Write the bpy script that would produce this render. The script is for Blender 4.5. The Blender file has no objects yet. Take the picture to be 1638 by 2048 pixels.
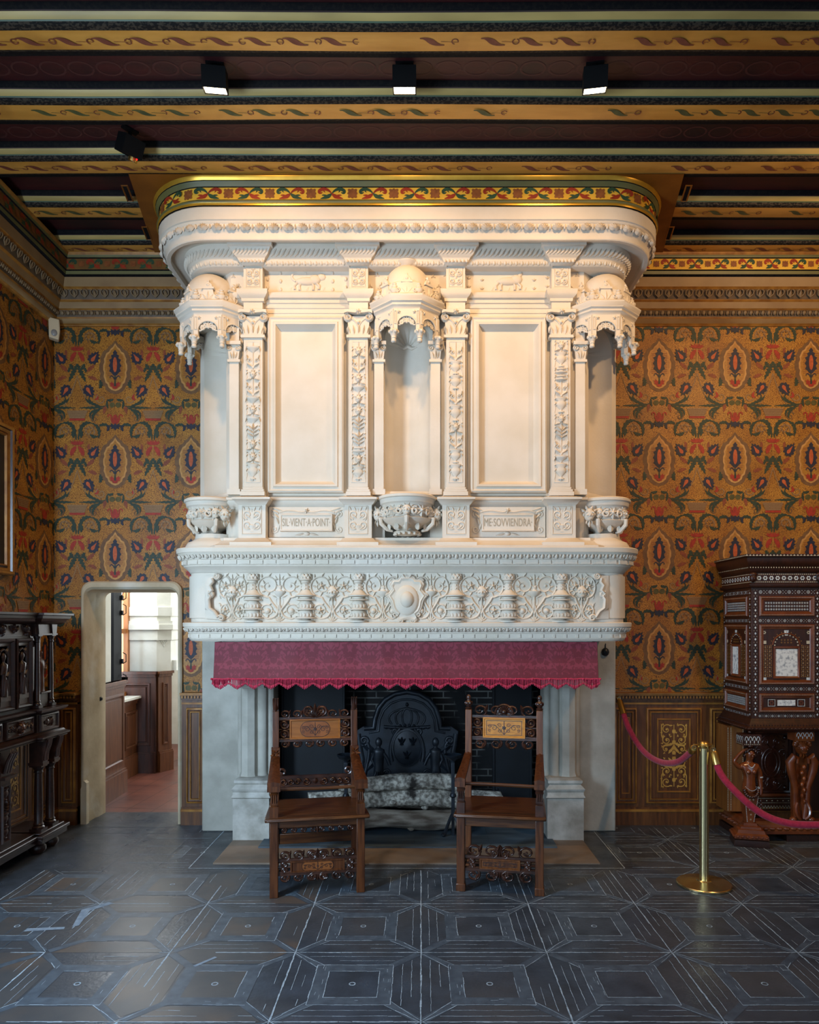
import bpy, math, random
from mathutils import Vector, Matrix
RND = random.Random(7)
PI = math.pi
scene = bpy.context.scene
col = scene.collection
# Camera model measured from the photograph (full frame 1638 x 2048)
F, CX, CY, EYE = 1435.0, 842.0, 1249.0, 1.7
def px(x, D): return (x - CX) * D / F
def pz(y, D): return EYE - (y - CY) * D / F
WALL = 6.15          # depth of the chimney wall
LEFT = -3.146        # left wall
RIGHT = 4.5          # right wall, outside the frame
SOF = 4.77           # beam soffit height
HB = 0.08            # beam depth
FX = -0.10           # chimney-piece axis

# ---------------------------------------------------------------- materials
def lin(c):
    if isinstance(c, str):
        c = c.lstrip('#'); c = [int(c[i:i+2], 16) / 255 for i in (0, 2, 4)]
        c = [x / 12.92 if x <= .04045 else ((x + .055) / 1.055) ** 2.4 for x in c]
    return (c[0], c[1], c[2], 1)
MATS = {}
def mat(name, c1, c2=None, scale=8, detail=4, rough=.6, metal=0, bump=0, bscale=None, spec=.5, stretch=(1, 1, 1), lo=.35, hi=.65,
        c3=None, scale3=1.5, lo3=.5, hi3=.7, emit=None, es=0, coat=0, sheen=0, rvar=0):
    if name in MATS: return MATS[name]
    m = bpy.data.materials.new(name); m.use_nodes = True
    nt = m.node_tree; N = nt.nodes; L = nt.links
    bs = N['Principled BSDF']
    bs.inputs['Roughness'].default_value = rough
    bs.inputs['Metallic'].default_value = metal
    bs.inputs['Specular IOR Level'].default_value = spec
    if coat: bs.inputs['Coat Weight'].default_value = coat; bs.inputs['Coat Roughness'].default_value = .2
    if sheen: bs.inputs['Sheen Weight'].default_value = sheen
    bs.inputs['Base Color'].default_value = lin(c1)
    if c2 is not None or bump:
        tc = N.new('ShaderNodeTexCoord'); mp = N.new('ShaderNodeMapping'); mp.inputs['Scale'].default_value = stretch
        L.new(tc.outputs['Object'], mp.inputs['Vector'])
        nz = N.new('ShaderNodeTexNoise'); nz.inputs['Scale'].default_value = scale; nz.inputs['Detail'].default_value = detail
        L.new(mp.outputs[0], nz.inputs['Vector'])
        if c2 is not None:
            cr = N.new('ShaderNodeValToRGB'); cr.color_ramp.elements[0].position = lo; cr.color_ramp.elements[1].position = hi
            cr.color_ramp.elements[0].color = lin(c1); cr.color_ramp.elements[1].color = lin(c2)
            L.new(nz.outputs['Fac'], cr.inputs['Fac']); out = cr.outputs['Color']
            if c3 is not None:
                n3 = N.new('ShaderNodeTexNoise'); n3.inputs['Scale'].default_value = scale3; n3.inputs['Detail'].default_value = 6
                L.new(tc.outputs['Object'], n3.inputs['Vector'])
                mr = N.new('ShaderNodeMapRange'); mr.inputs['From Min'].default_value = lo3; mr.inputs['From Max'].default_value = hi3
                L.new(n3.outputs['Fac'], mr.inputs['Value'])
                mx = N.new('ShaderNodeMix'); mx.data_type = 'RGBA'
                L.new(mr.outputs[0], mx.inputs['Factor']); L.new(out, mx.inputs[6]); mx.inputs[7].default_value = lin(c3)
                out = mx.outputs[2]
            L.new(out, bs.inputs['Base Color'])
        if rvar:
            mr2 = N.new('ShaderNodeMapRange'); mr2.inputs['To Min'].default_value = max(0, rough - rvar); mr2.inputs['To Max'].default_value = rough + rvar
            mr2.inputs['From Min'].default_value = .3; mr2.inputs['From Max'].default_value = .7
            L.new(nz.outputs['Fac'], mr2.inputs['Value']); L.new(mr2.outputs[0], bs.inputs['Roughness'])
        if bump:
            nb = nz
            if bscale:
                nb = N.new('ShaderNodeTexNoise'); nb.inputs['Scale'].default_value = bscale; nb.inputs['Detail'].default_value = 5
                L.new(mp.outputs[0], nb.inputs['Vector'])
            bp = N.new('ShaderNodeBump'); bp.inputs['Strength'].default_value = bump; bp.inputs['Distance'].default_value = .01
            L.new(nb.outputs['Fac'], bp.inputs['Height']); L.new(bp.outputs[0], bs.inputs['Normal'])
    if emit is not None:
        bs.inputs['Emission Color'].default_value = lin(emit); bs.inputs['Emission Strength'].default_value = es
    MATS[name] = m
    return m

def filigree_mat(name, base, base2, line, line2, scale=88, rough=.5):
    """gold ground covered with fine squiggling tracery"""
    m = bpy.data.materials.new(name); m.use_nodes = True
    nt = m.node_tree; N = nt.nodes; L = nt.links; bs = N['Principled BSDF']; bs.inputs['Roughness'].default_value = rough
    bs.inputs['Specular IOR Level'].default_value = .35
    tc = N.new('ShaderNodeTexCoord')
    nz = N.new('ShaderNodeTexNoise'); nz.inputs['Scale'].default_value = 22; nz.inputs['Detail'].default_value = 2
    L.new(tc.outputs['Object'], nz.inputs['Vector'])
    ad = N.new('ShaderNodeVectorMath'); ad.operation = 'MULTIPLY_ADD'
    L.new(nz.outputs['Color'], ad.inputs[0]); ad.inputs[1].default_value = (.05, .05, .05); L.new(tc.outputs['Object'], ad.inputs[2])
    vo = N.new('ShaderNodeTexVoronoi'); vo.feature = 'DISTANCE_TO_EDGE'; vo.inputs['Scale'].default_value = scale
    L.new(ad.outputs[0], vo.inputs['Vector'])
    r1 = N.new('ShaderNodeValToRGB'); r1.color_ramp.elements[0].position = .03; r1.color_ramp.elements[1].position = .10
    L.new(vo.outputs['Distance'], r1.inputs['Fac'])
    n2 = N.new('ShaderNodeTexNoise'); n2.inputs['Scale'].default_value = 120; n2.inputs['Detail'].default_value = 1
    L.new(tc.outputs['Object'], n2.inputs['Vector'])
    r2 = N.new('ShaderNodeValToRGB'); r2.color_ramp.elements[0].position = .56; r2.color_ramp.elements[1].position = .64
    L.new(n2.outputs['Fac'], r2.inputs['Fac'])
    n3 = N.new('ShaderNodeTexNoise'); n3.inputs['Scale'].default_value = 4.5; n3.inputs['Detail'].default_value = 5
    L.new(tc.outputs['Object'], n3.inputs['Vector'])
    r3 = N.new('ShaderNodeValToRGB'); r3.color_ramp.elements[0].position = .38; r3.color_ramp.elements[1].position = .66
    r3.color_ramp.elements[0].color = lin(base); r3.color_ramp.elements[1].color = lin(base2)
    L.new(n3.outputs['Fac'], r3.inputs['Fac'])
    m1 = N.new('ShaderNodeMix'); m1.data_type = 'RGBA'; L.new(r1.outputs['Color'], m1.inputs['Factor'])
    m1.inputs[6].default_value = lin(line); L.new(r3.outputs['Color'], m1.inputs[7])
    m2 = N.new('ShaderNodeMix'); m2.data_type = 'RGBA'; L.new(r2.outputs['Color'], m2.inputs['Factor'])
    L.new(m1.outputs[2], m2.inputs[6]); m2.inputs[7].default_value = lin(line2)
    L.new(m2.outputs[2], bs.inputs['Base Color'])
    return m

def brick_mat(name, c1, c2, mortar, scale=1.0, axis='xz', rough=.85, bump=.5):
    m = bpy.data.materials.new(name); m.use_nodes = True
    nt = m.node_tree; N = nt.nodes; L = nt.links; bs = N['Principled BSDF']; bs.inputs['Roughness'].default_value = rough
    tc = N.new('ShaderNodeTexCoord'); sp = N.new('ShaderNodeSeparateXYZ'); cb = N.new('ShaderNodeCombineXYZ')
    L.new(tc.outputs['Object'], sp.inputs[0]); L.new(sp.outputs[axis[0].upper()], cb.inputs[0]); L.new(sp.outputs[axis[1].upper()], cb.inputs[1])
    br = N.new('ShaderNodeTexBrick'); br.inputs['Scale'].default_value = scale
    br.inputs['Color1'].default_value = lin(c1); br.inputs['Color2'].default_value = lin(c2); br.inputs['Mortar'].default_value = lin(mortar)
    br.inputs['Mortar Size'].default_value = .006; br.inputs['Brick Width'].default_value = .2; br.inputs['Row Height'].default_value = .058
    L.new(cb.outputs[0], br.inputs['Vector'])
    nz = N.new('ShaderNodeTexNoise'); nz.inputs['Scale'].default_value = 3.2; nz.inputs['Detail'].default_value = 6
    L.new(tc.outputs['Object'], nz.inputs['Vector'])
    r = N.new('ShaderNodeValToRGB'); r.color_ramp.elements[0].position = .42; r.color_ramp.elements[1].position = .62
    L.new(nz.outputs['Fac'], r.inputs['Fac'])
    mx = N.new('ShaderNodeMix'); mx.data_type = 'RGBA'; L.new(r.outputs['Color'], mx.inputs['Factor'])
    mx.inputs[6].default_value = lin('#0c0d10'); L.new(br.outputs['Color'], mx.inputs[7])
    L.new(mx.outputs[2], bs.inputs['Base Color'])
    bp = N.new('ShaderNodeBump'); bp.inputs['Strength'].default_value = bump; bp.inputs['Distance'].default_value = .01; bp.invert = True
    L.new(br.outputs['Fac'], bp.inputs['Height']); L.new(bp.outputs[0], bs.inputs['Normal'])
    return m

# ---------------------------------------------------------------- mesh builder
class Fr:
    """a local drawing frame: origin, right, up, outward"""
    def __init__(s, o, u, v, n): s.o, s.u, s.v, s.n = Vector(o), Vector(u), Vector(v), Vector(n)
    def __call__(s, a, b, c=0): return s.o + s.u * a + s.v * b + s.n * c
    def at(s, a, b, c=0, ang=0):
        ca, sa = math.cos(ang), math.sin(ang)
        return Fr(s(a, b, c), s.u * ca + s.v * sa, s.v * ca - s.u * sa, s.n)
def front(x, D, z): return Fr((x, D, z), (1, 0, 0), (0, 0, 1), (0, -1, 0))

class MB:
    def __init__(s): s.v, s.f, s.m, s.k = [], [], [], 0
    def face(s, pts, mi=0):
        i = len(s.v); s.v += [tuple(p) for p in pts]; s.f.append(tuple(range(i, i + len(pts)))); s.m.append(mi)
    def grid(s, rows, mi=0, wrap=False, mis=None, cap=False):
        n = len(rows[0]); b = len(s.v)
        for r in rows: s.v += [tuple(p) for p in r]
        for i in range(len(rows) - 1):
            for j in range(n if wrap else n - 1):
                k = (j + 1) % n
                s.f.append((b + i*n + j, b + i*n + k, b + (i+1)*n + k, b + (i+1)*n + j))
                s.m.append(mis[i] if mis else mi)
        if cap:
            s.f.append(tuple(b + j for j in range(n))[::-1]); s.m.append(mis[0] if mis else mi)
            e = b + (len(rows) - 1) * n
            s.f.append(tuple(e + j for j in range(n))); s.m.append(mis[-1] if mis else mi)
    def box(s, x0, x1, y0, y1, z0, z1, mi=0, fr=None):
        P = [(x0,y0,z0),(x1,y0,z0),(x1,y1,z0),(x0,y1,z0),(x0,y0,z1),(x1,y0,z1),(x1,y1,z1),(x0,y1,z1)]
        if fr: P = [tuple(fr(*p)) for p in P]
        b = len(s.v); s.v += P
        for q in ((0,3,2,1),(4,5,6,7),(0,1,5,4),(1,2,6,5),(2,3,7,6),(3,0,4,7)): s.f.append(tuple(b+i for i in q)); s.m.append(mi)
    def prism(s, poly, c0, c1, fr, mi=0):
        """polygon in frame plane extruded from c0 to c1"""
        n = len(poly); b = len(s.v)
        s.v += [tuple(fr(a, bb, c0)) for a, bb in poly] + [tuple(fr(a, bb, c1)) for a, bb in poly]
        s.f.append(tuple(range(b, b+n))[::-1]); s.f.append(tuple(range(b+n, b+2*n))); s.m += [mi, mi]
        for i in range(n):
            j = (i+1) % n; s.f.append((b+i, b+j, b+n+j, b+n+i)); s.m.append(mi)
    def lathe(s, c, prof, n=16, a0=0, a1=2*PI, mi=0, fr=None, sx=1, sy=1, mis=None):
        full = abs(a1 - a0 - 2*PI) < 1e-6; k = n if full else n + 1
        rows = []
        for r, z in prof:
            row = []
            for j in range(k):
                a = a0 + (a1 - a0) * j / n
                p = (r*math.cos(a)*sx, r*math.sin(a)*sy, z)
                row.append(fr(*p) if fr else (c[0]+p[0], c[1]+p[1], c[2]+p[2]))
            rows.append(row)
        s.grid(rows, mi, wrap=full, mis=mis)
    def ell(s, c, r, n=8, m=5, mi=0, rot=None):
        rows = []
        for i in range(m + 1):
            t = PI * i / m; rr = max(math.sin(t), 1e-3)
            row = []
            for j in range(n):
                p = Vector((r[0]*rr*math.cos(2*PI*j/n), r[1]*rr*math.sin(2*PI*j/n), -r[2]*math.cos(t)))
                if rot: p = rot @ p
                row.append((c[0]+p[0], c[1]+p[1], c[2]+p[2]))
            rows.append(row)
        s.grid(rows, mi, wrap=True)
    def tube(s, pts, rad, n=7, mi=0, cap=True):
        pts = [Vector(p) for p in pts]; rows = []; up = None
        for i, p in enumerate(pts):
            t = (pts[min(i+1, len(pts)-1)] - pts[max(i-1, 0)])
            if t.length < 1e-9: t = Vector((0, 0, 1))
            t.normalize()
            if up is None: up = Vector((0, 0, 1)) if abs(t.z) < .9 else Vector((1, 0, 0))
            a = t.cross(up); 
            if a.length < 1e-6: a = t.cross(Vector((0, 1, 0)))
            a.normalize(); b = a.cross(t); b.normalize(); up = b
            r = rad[i] if isinstance(rad, (list, tuple)) else rad
            rows.append([p + (a*math.cos(2*PI*j/n) + b*math.sin(2*PI*j/n))*r for j in range(n)])
        s.grid(rows, mi, wrap=True, cap=cap)
    # ---- relief carved on a frame plane
    def htube(s, fr, pts, rad, h=1.0, mi=0, n=4, c0=0):
        rows = []; N = len(pts)
        for i in range(N):
            x0, y0 = pts[max(i-1, 0)]; x1, y1 = pts[min(i+1, N-1)]
            d = math.hypot(x1-x0, y1-y0) or 1; nx, ny = -(y1-y0)/d, (x1-x0)/d
            r = rad(i/(N-1)) if callable(rad) else rad
            rows.append([fr(pts[i][0] + nx*r*math.cos(PI*j/n), pts[i][1] + ny*r*math.cos(PI*j/n), c0 + r*h*math.sin(PI*j/n)) for j in range(n+1)])
        s.grid(rows, mi)
    def leaf(s, fr, a, b, ang, L, W, H=.006, mi=0, bend=0):
        f = fr.at(a, b, 0, ang); T = (0, .18, .45, .75, 1); WW = (.15, .8, 1, .55, 0)
        rows = [[f(L*t, -W*.5*w + bend*L*t*t, 0), f(L*t, bend*L*t*t, H*(.4+w*.6)), f(L*t, W*.5*w + bend*L*t*t, 0)] for t, w in zip(T, WW)]
        s.grid(rows, mi)
    def blob(s, fr, a, b, ra, rb, h, n=8, m=3, mi=0, c0=0):
        rows = []
        for i in range(m + 1):
            t = PI/2*i/m; rr = max(math.cos(t), .02)
            rows.append([fr(a + ra*rr*math.cos(2*PI*j/n), b + rb*rr*math.sin(2*PI*j/n), c0 + h*math.sin(t)) for j in range(n)])
        s.grid(rows, mi, wrap=True)
    def rosette(s, fr, a, b, r, h=.01, n=6, mi=0):
        for i in range(n): s.leaf(fr, a, b, 2*PI*i/n + .3, r, r*.75, h*.8, mi)
        s.blob(fr, a, b, r*.35, r*.35, h*1.3, 6, 2, mi)
    def vrel(s, fr, a, b, prof, h=.7, mi=0, n=6):
        """flattened half-turned vase: prof of (half width, height)"""
        rows = [[fr(a + w*math.cos(PI*j/n), b + z, w*h*math.sin(PI*j/n)) for j in range(n+1)] for w, z in prof]
        s.grid(rows, mi)
    def rectmold(s, fr, a0, a1, b0, b1, prof, mis=None, fill=None, mi=0):
        rows = [[fr(a0+i, b0+i, c), fr(a1-i, b0+i, c), fr(a1-i, b1-i, c), fr(a0+i, b1-i, c)] for i, c in prof]
        s.grid(rows, mi, wrap=True, mis=mis)
        if fill is not None:
            i, c = prof[-1]; s.face([fr(a0+i, b0+i, c), fr(a1-i, b0+i, c), fr(a1-i, b1-i, c), fr(a0+i, b1-i, c)], fill)
    def sweep(s, path, prof, mi=0, mis=None, closed=False):
        nn = pnormals(path, closed)
        rows = [[(p[0]+m[0]*o, p[1]+m[1]*o, z) for p, m in zip(path, nn)] for o, z in prof]
        if closed: rows = [r + [r[0]] for r in rows]
        s.grid(rows, mi, mis=mis)
    def stroke(s, fr, pts, w, mi=0, c=0):
        s.k += 1; c += (s.k % 300)*1.5e-6
        N = len(pts); rows = []
        for i in range(N):
            x0, y0 = pts[max(i-1, 0)]; x1, y1 = pts[min(i+1, N-1)]
            d = math.hypot(x1-x0, y1-y0) or 1; nx, ny = -(y1-y0)/d, (x1-x0)/d
            r = w(i/(N-1)) if callable(w) else w
            rows.append([fr(pts[i][0]+nx*r, pts[i][1]+ny*r, c), fr(pts[i][0]-nx*r, pts[i][1]-ny*r, c)])
        s.grid(rows, mi)
    def poly(s, fr, pts, mi=0, c=0):
        s.k += 1; c += (s.k % 300)*1.5e-6; s.face([fr(a, b, c) for a, b in pts], mi)
    def build(s, name, mats, parent=None, smooth=38, bevel=0, local=False):
        me = bpy.data.meshes.new(name)
        v = s.v
        if parent is not None and not local:
            o = wloc(parent); v = [(a[0]-o[0], a[1]-o[1], a[2]-o[2]) for a in v]
        me.from_pydata(v, [], s.f)
        if not isinstance(mats, (list, tuple)): mats = [mats]
        for m in mats: me.materials.append(m)
        me.polygons.foreach_set('material_index', s.m)
        if smooth:
            me.polygons.foreach_set('use_smooth', [True]*len(s.f)); me.set_sharp_from_angle(angle=math.radians(smooth))
        me.update()
        o = bpy.data.objects.new(name, me); col.objects.link(o)
        if parent is not None: o.parent = parent
        if bevel:
            b = o.modifiers.new('bevel', 'BEVEL'); b.width = bevel; b.segments = 2; b.limit_method = 'ANGLE'; b.angle_limit = math.radians(50); b.use_clamp_overlap = True
        return o

def wloc(o):
    p = Vector((0, 0, 0))
    while o is not None: p = p + Vector(o.location); o = o.parent
    return p
def pnormals(path, closed=False):
    n = len(path); seg = []
    for i in range(n if closed else n-1):
        x0, y0 = path[i]; x1, y1 = path[(i+1) % n]; d = math.hypot(x1-x0, y1-y0) or 1e-9
        seg.append(((y1-y0)/d, -(x1-x0)/d))
    out = []
    for i in range(n):
        if closed: a, b = seg[i-1], seg[i]
        else: a, b = seg[max(i-1, 0)], seg[min(i, n-2)]
        k = 1 + a[0]*b[0] + a[1]*b[1]; k = max(k, .2)
        out.append(((a[0]+b[0])/k, (a[1]+b[1])/k))
    return out
def opath(path, off):
    return [(p[0]+m[0]*off, p[1]+m[1]*off) for p, m in zip(path, pnormals(path))]
def along(path, off, step, skip=0):
    """frames spaced evenly along an offset path"""
    P = opath(path, off); out = []; acc = step/2
    for (x0, y0), (x1, y1) in zip(P, P[1:]):
        d = math.hypot(x1-x0, y1-y0)
        if d < 1e-6: continue
        t = (x1-x0)/d, (y1-y0)/d
        while acc <= d:
            out.append(((x0+t[0]*acc, y0+t[1]*acc), t)); acc += step
        acc -= d
    return out
def pfr(s, z): (x, y), t = s; return Fr((x, y, z), (t[0], t[1], 0), (0, 0, 1), (t[1], -t[0], 0))
def rrect(cx, half, fr, back, r, seg=8):
    L = [(cx-half, back)]
    for i in range(seg+1):
        a = PI + PI/2*i/seg; L.append((cx-half+r+r*math.cos(a), fr+r+r*math.sin(a)))
    for i in range(seg+1):
        a = 1.5*PI + PI/2*i/seg; L.append((cx+half-r+r*math.cos(a), fr+r+r*math.sin(a)))
    return L + [(cx+half, back)]
def spiral(ca, cb, r0, r1, a0, turns, n=22, pw=1):
    return [(ca + (r0+(r1-r0)*(t/n)**pw)*math.cos(a0+turns*2*PI*t/n), cb + (r0+(r1-r0)*(t/n)**pw)*math.sin(a0+turns*2*PI*t/n)) for t in range(n+1)]
def bez(p0, p1, p2, p3, n=10):
    o = []
    for i in range(n+1):
        t = i/n; a, b, c, d = (1-t)**3, 3*t*(1-t)**2, 3*t*t*(1-t), t**3
        o.append(tuple(a*p0[k]+b*p1[k]+c*p2[k]+d*p3[k] for k in range(len(p0))))
    return o
def mir(pts): return [(-a, b) for a, b in pts]

def tag(o, label=None, cat=None, group=None, kind=None):
    if label: o['label'] = label
    if cat: o['category'] = cat
    if group: o['group'] = group
    if kind: o['kind'] = kind
    return o
def empty(name, loc, rz=0, label=None, cat=None, group=None, kind=None, parent=None):
    o = bpy.data.objects.new(name, None); o.empty_display_size = .1; col.objects.link(o)
    o.location = loc; o.rotation_euler = (0, 0, rz)
    if parent: o.parent = parent
    return tag(o, label, cat, group, kind)
def copy_tree(o, parent=None):
    c = o.copy(); col.objects.link(c)
    if parent is not None: c.parent = parent
    for ch in list(o.children): copy_tree(ch, c)
    return c
# ---------------------------------------------------------------- shared materials
def damask_mat(name, c1, c2):
    m = bpy.data.materials.new(name); m.use_nodes = True
    nt = m.node_tree; N = nt.nodes; L = nt.links; bs = N['Principled BSDF']; bs.inputs['Roughness'].default_value = .7; bs.inputs['Sheen Weight'].default_value = .1
    tc = N.new('ShaderNodeTexCoord'); sp = N.new('ShaderNodeSeparateXYZ'); L.new(tc.outputs['Object'], sp.inputs[0])
    pp = N.new('ShaderNodeMath'); pp.operation = 'PINGPONG'; pp.inputs[1].default_value = .136; L.new(sp.outputs['X'], pp.inputs[0])   # mirrored repeat
    cb = N.new('ShaderNodeCombineXYZ'); L.new(pp.outputs[0], cb.inputs[0]); L.new(sp.outputs['Z'], cb.inputs[2])
    nz = N.new('ShaderNodeTexNoise'); nz.inputs['Scale'].default_value = 17; nz.inputs['Detail'].default_value = 2.5; nz.inputs['Distortion'].default_value = 1.6; L.new(cb.outputs[0], nz.inputs['Vector'])
    r = N.new('ShaderNodeValToRGB'); r.color_ramp.elements[0].position = .5; r.color_ramp.elements[1].position = .54
    r.color_ramp.elements[0].color = lin(c1); r.color_ramp.elements[1].color = lin(c2); L.new(nz.outputs['Fac'], r.inputs['Fac'])
    wv = N.new('ShaderNodeTexWave'); wv.inputs['Scale'].default_value = 70; wv.inputs['Distortion'].default_value = 1.5; L.new(tc.outputs['Object'], wv.inputs['Vector'])
    mx = N.new('ShaderNodeMix'); mx.data_type = 'RGBA'; mx.blend_type = 'MULTIPLY'; mx.inputs['Factor'].default_value = .22
    L.new(r.outputs['Color'], mx.inputs[6]); L.new(wv.outputs['Color'], mx.inputs[7]); L.new(mx.outputs[2], bs.inputs['Base Color'])
    return m
M = {}
M['stone'] = mat('pale_limestone', '#d5caba', '#ccc0ad', 3.5, 6, .8, bump=.1, bscale=60, c3='#cdbfa8', scale3=2.2, lo3=.6, hi3=.9)
M['stone_old'] = mat('grey_limestone', '#bdb9ad', '#a39f93', 5, 7, .85, bump=.3, bscale=30, c3='#989489', scale3=1.6, lo3=.55, hi3=.85)
M['stone_dirty'] = mat('chipped_limestone', '#c6c3ba', '#a19d92', 9, 7, .85, bump=.4, bscale=26, c3='#6f6a60', scale3=4, lo3=.56, hi3=.72)
M['letter'] = mat('cut_letter_stone', '#a39680', None, rough=.9)
M['wood'] = mat('walnut_wood', '#381a09', '#5e3317', 7, 5, .33, stretch=(8, 8, .8), bump=.08)
M['wood_x'] = mat('walnut_plank', '#371b0a', '#5a3417', 7, 5, .32, stretch=(.8, 8, 8), bump=.1)
M['wood_lt'] = mat('amber_panel_wood', '#7d4819', '#965a23', 6, 5, .33, stretch=(1, 8, 8))
M['wood_dk'] = mat('carved_dark_walnut', '#2b1710', '#47281b', 14, 4, .3, spec=.6)
M['ebony'] = mat('black_oak', '#1d0f0b', '#311a13', 9, 5, .38, stretch=(6, 1.5, 6))
M['ebony_carved'] = mat('carved_black_oak', '#281610', '#3f261c', 20, 4, .38)
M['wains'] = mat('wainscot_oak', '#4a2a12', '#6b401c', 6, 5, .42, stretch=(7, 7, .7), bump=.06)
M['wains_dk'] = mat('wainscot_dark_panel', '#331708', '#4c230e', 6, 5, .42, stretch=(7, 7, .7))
M['gilt'] = mat('gilt_wood', '#8d5f22', '#b8863a', 12, 3, .38, metal=.25)
M['gilt_dk'] = mat('dulled_gilt', '#845420', '#a8742e', 12, 3, .45, metal=.15)
M['inlay'] = mat('yellow_marquetry', '#b88c3c', '#c79b48', 20, 3, .4)
M['brass'] = mat('polished_brass', '#ecd9a4', None, rough=.24, metal=1)
M['brass_dk'] = mat('aged_brass', '#c8a25c', None, rough=.32, metal=1)
M['velvet'] = mat('crimson_velvet', '#8a0c28', '#a31434', 60, 3, .9, sheen=.15, bump=.2)
M['damask'] = damask_mat('raspberry_damask', '#6b1927', '#842b3b')
M['damask2'] = mat('raspberry_damask_sheen', '#772a3e', '#7f3146', 90, 2, .6)
M['fringe'] = mat('crimson_fringe', '#a3203c', '#bb3350', 90, 2, .8)
M['iron'] = mat('black_cast_iron', '#171c23', '#232b34', 14, 4, .42, metal=.3, bump=.15)
M['iron_plate'] = mat('blackened_iron_plate', '#090c10', '#10151b', 4, 5, .6, spec=.3, bump=.08)
M['log'] = mat('lichened_bark', '#7d776d', '#d0ccbf', 34, 9, .95, bump=.9, bscale=22, lo=.4, hi=.62, c3='#2e2a26', scale3=7, lo3=.52, hi3=.66)
M['log_brown'] = mat('brown_bark', '#6a5d51', '#a89e90', 10, 8, .95, stretch=(.5, 2, 2), bump=.9, bscale=18, lo=.4, hi=.62)
M['logend'] = mat('sawn_log_end', '#a99f8d', '#82796a', 16, 5, .9)
M['brick'] = brick_mat('sooty_brick', '#1d1a1a', '#2a2423', '#8a8a85')
M['soot'] = mat('soot_black', '#070809', '#0e1013', 5, 5, .9)
M['hearth_floor'] = mat('hearth_slate', '#34434f', '#4c5d69', 6, 6, .55, stretch=(.5, 2, 1), bump=.3)
M['slab'] = mat('hearth_sandstone', '#887a6b', '#6c5d4e', 2.5, 7, .5, c3='#5c4a36', scale3=1.7, lo3=.5, hi3=.75, bump=.1, bscale=30)
M['black'] = mat('black_metal_lamp', '#050506', None, rough=.7, spec=.2)
M['lamp_glass'] = mat('lit_lamp_glass', '#fff3d8', None, emit='#ffe9bd', es=14)
M['plastic'] = mat('ivory_plastic', '#cbb795', None, rough=.5)
M['red_led'] = mat('red_indicator', '#ff1010', None, emit='#ff1010', es=4)
M['plaster'] = mat('white_plaster', '#e8e6dc', '#d8d5c8', 4, 6, .85, bump=.15, bscale=20)
M['redtile'] = mat('red_clay_tile', '#74402f', '#5a3026', 3, 6, .42, c3='#4c3a36', scale3=2, lo3=.6, hi3=.8, bump=.12)
M['oak'] = mat('oak_panelling', '#57301a', '#6e4123', 6, 5, .42, stretch=(6, 6, .7), bump=.08)
M['oak_dk'] = mat('worn_dark_oak', '#2e1710', '#4a2618', 5, 6, .5, stretch=(5, 5, .6), bump=.1)
M['oak_or'] = mat('orange_oak', '#a8632d', '#b97638', 5, 5, .45, stretch=(6, 6, .7))
# ceiling paints
M['c_red'] = mat('ceiling_dark_red_board', '#310d0f', '#3f1213', 5, 6, .55, stretch=(.6, 4, 4), c3='#1a0b0f', scale3=2.5)
M['c_blk'] = mat('ceiling_black_paint', '#0e0e10', '#191715', 60, 2, .8, spec=.15, lo=.45, hi=.6)
M['c_pur'] = mat('ceiling_mauve_paint', '#352b2c', '#483c3a', 30, 3, .7, spec=.2, stretch=(.1, 1, 1))
M['c_yel'] = mat('ceiling_cream_paint', '#c9ac66', '#a48c50', 3, 4, .5, stretch=(.5, 2, 2))
M['c_grn'] = mat('ceiling_green_paint', '#55684f', '#47573f', 3, 4, .5, stretch=(.4, 2, 2))
M['c_pat'] = mat('ceiling_patterned_band', '#171412', '#41382d', 60, 2, .75, spec=.2, stretch=(1, 1.6, 1.6), lo=.47, hi=.58)
M['c_gold'] = mat('ceiling_gold_paint', '#d79c48', '#c28838', 4, 6, .42, stretch=(.6, 3, 3), metal=.1, c3='#a06b2e', scale3=3, lo3=.55, hi3=.8)
M['c_brn'] = mat('ceiling_brown_ribbon', '#6a3424', '#7d4430', 20, 3, .6)
M['c_dgr'] = mat('ceiling_green_ribbon', '#40472a', '#55562f', 20, 3, .6)
M['c_rust'] = mat('trimmer_rust_paint', '#75420f', '#8c5216', 6, 5, .45, metal=.1)
M['cream'] = mat('cornice_tan_paint', '#98794f', '#856640', 4, 6, .6)
M['cream_pat'] = mat('cornice_carved_band', '#4d3d28', '#65503a', 20, 4, .6)
M['cream_hi'] = mat('cornice_carved_leaf', '#7d6647', None, rough=.6)
M['f_gold'] = mat('frieze_gold_ground', '#eab640', '#dba433', 8, 4, .42)
M['f_brn'] = mat('frieze_brown_square', '#8f5226', '#7b4320', 40, 3, .5)
M['f_red'] = mat('frieze_red_leaf', '#a03318', '#8c2b14', 20, 3, .5)
M['f_grn'] = mat('frieze_green_leaf', '#243f2c', '#2f4d32', 20, 3, .5)
M['gilt_band'] = mat('bright_gilding', '#c8962e', '#d6a53a', 10, 3, .3, metal=.6)
M['c_olv'] = mat('olive_paint', '#6b6638', '#5b5931', 4, 4, .5)
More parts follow.
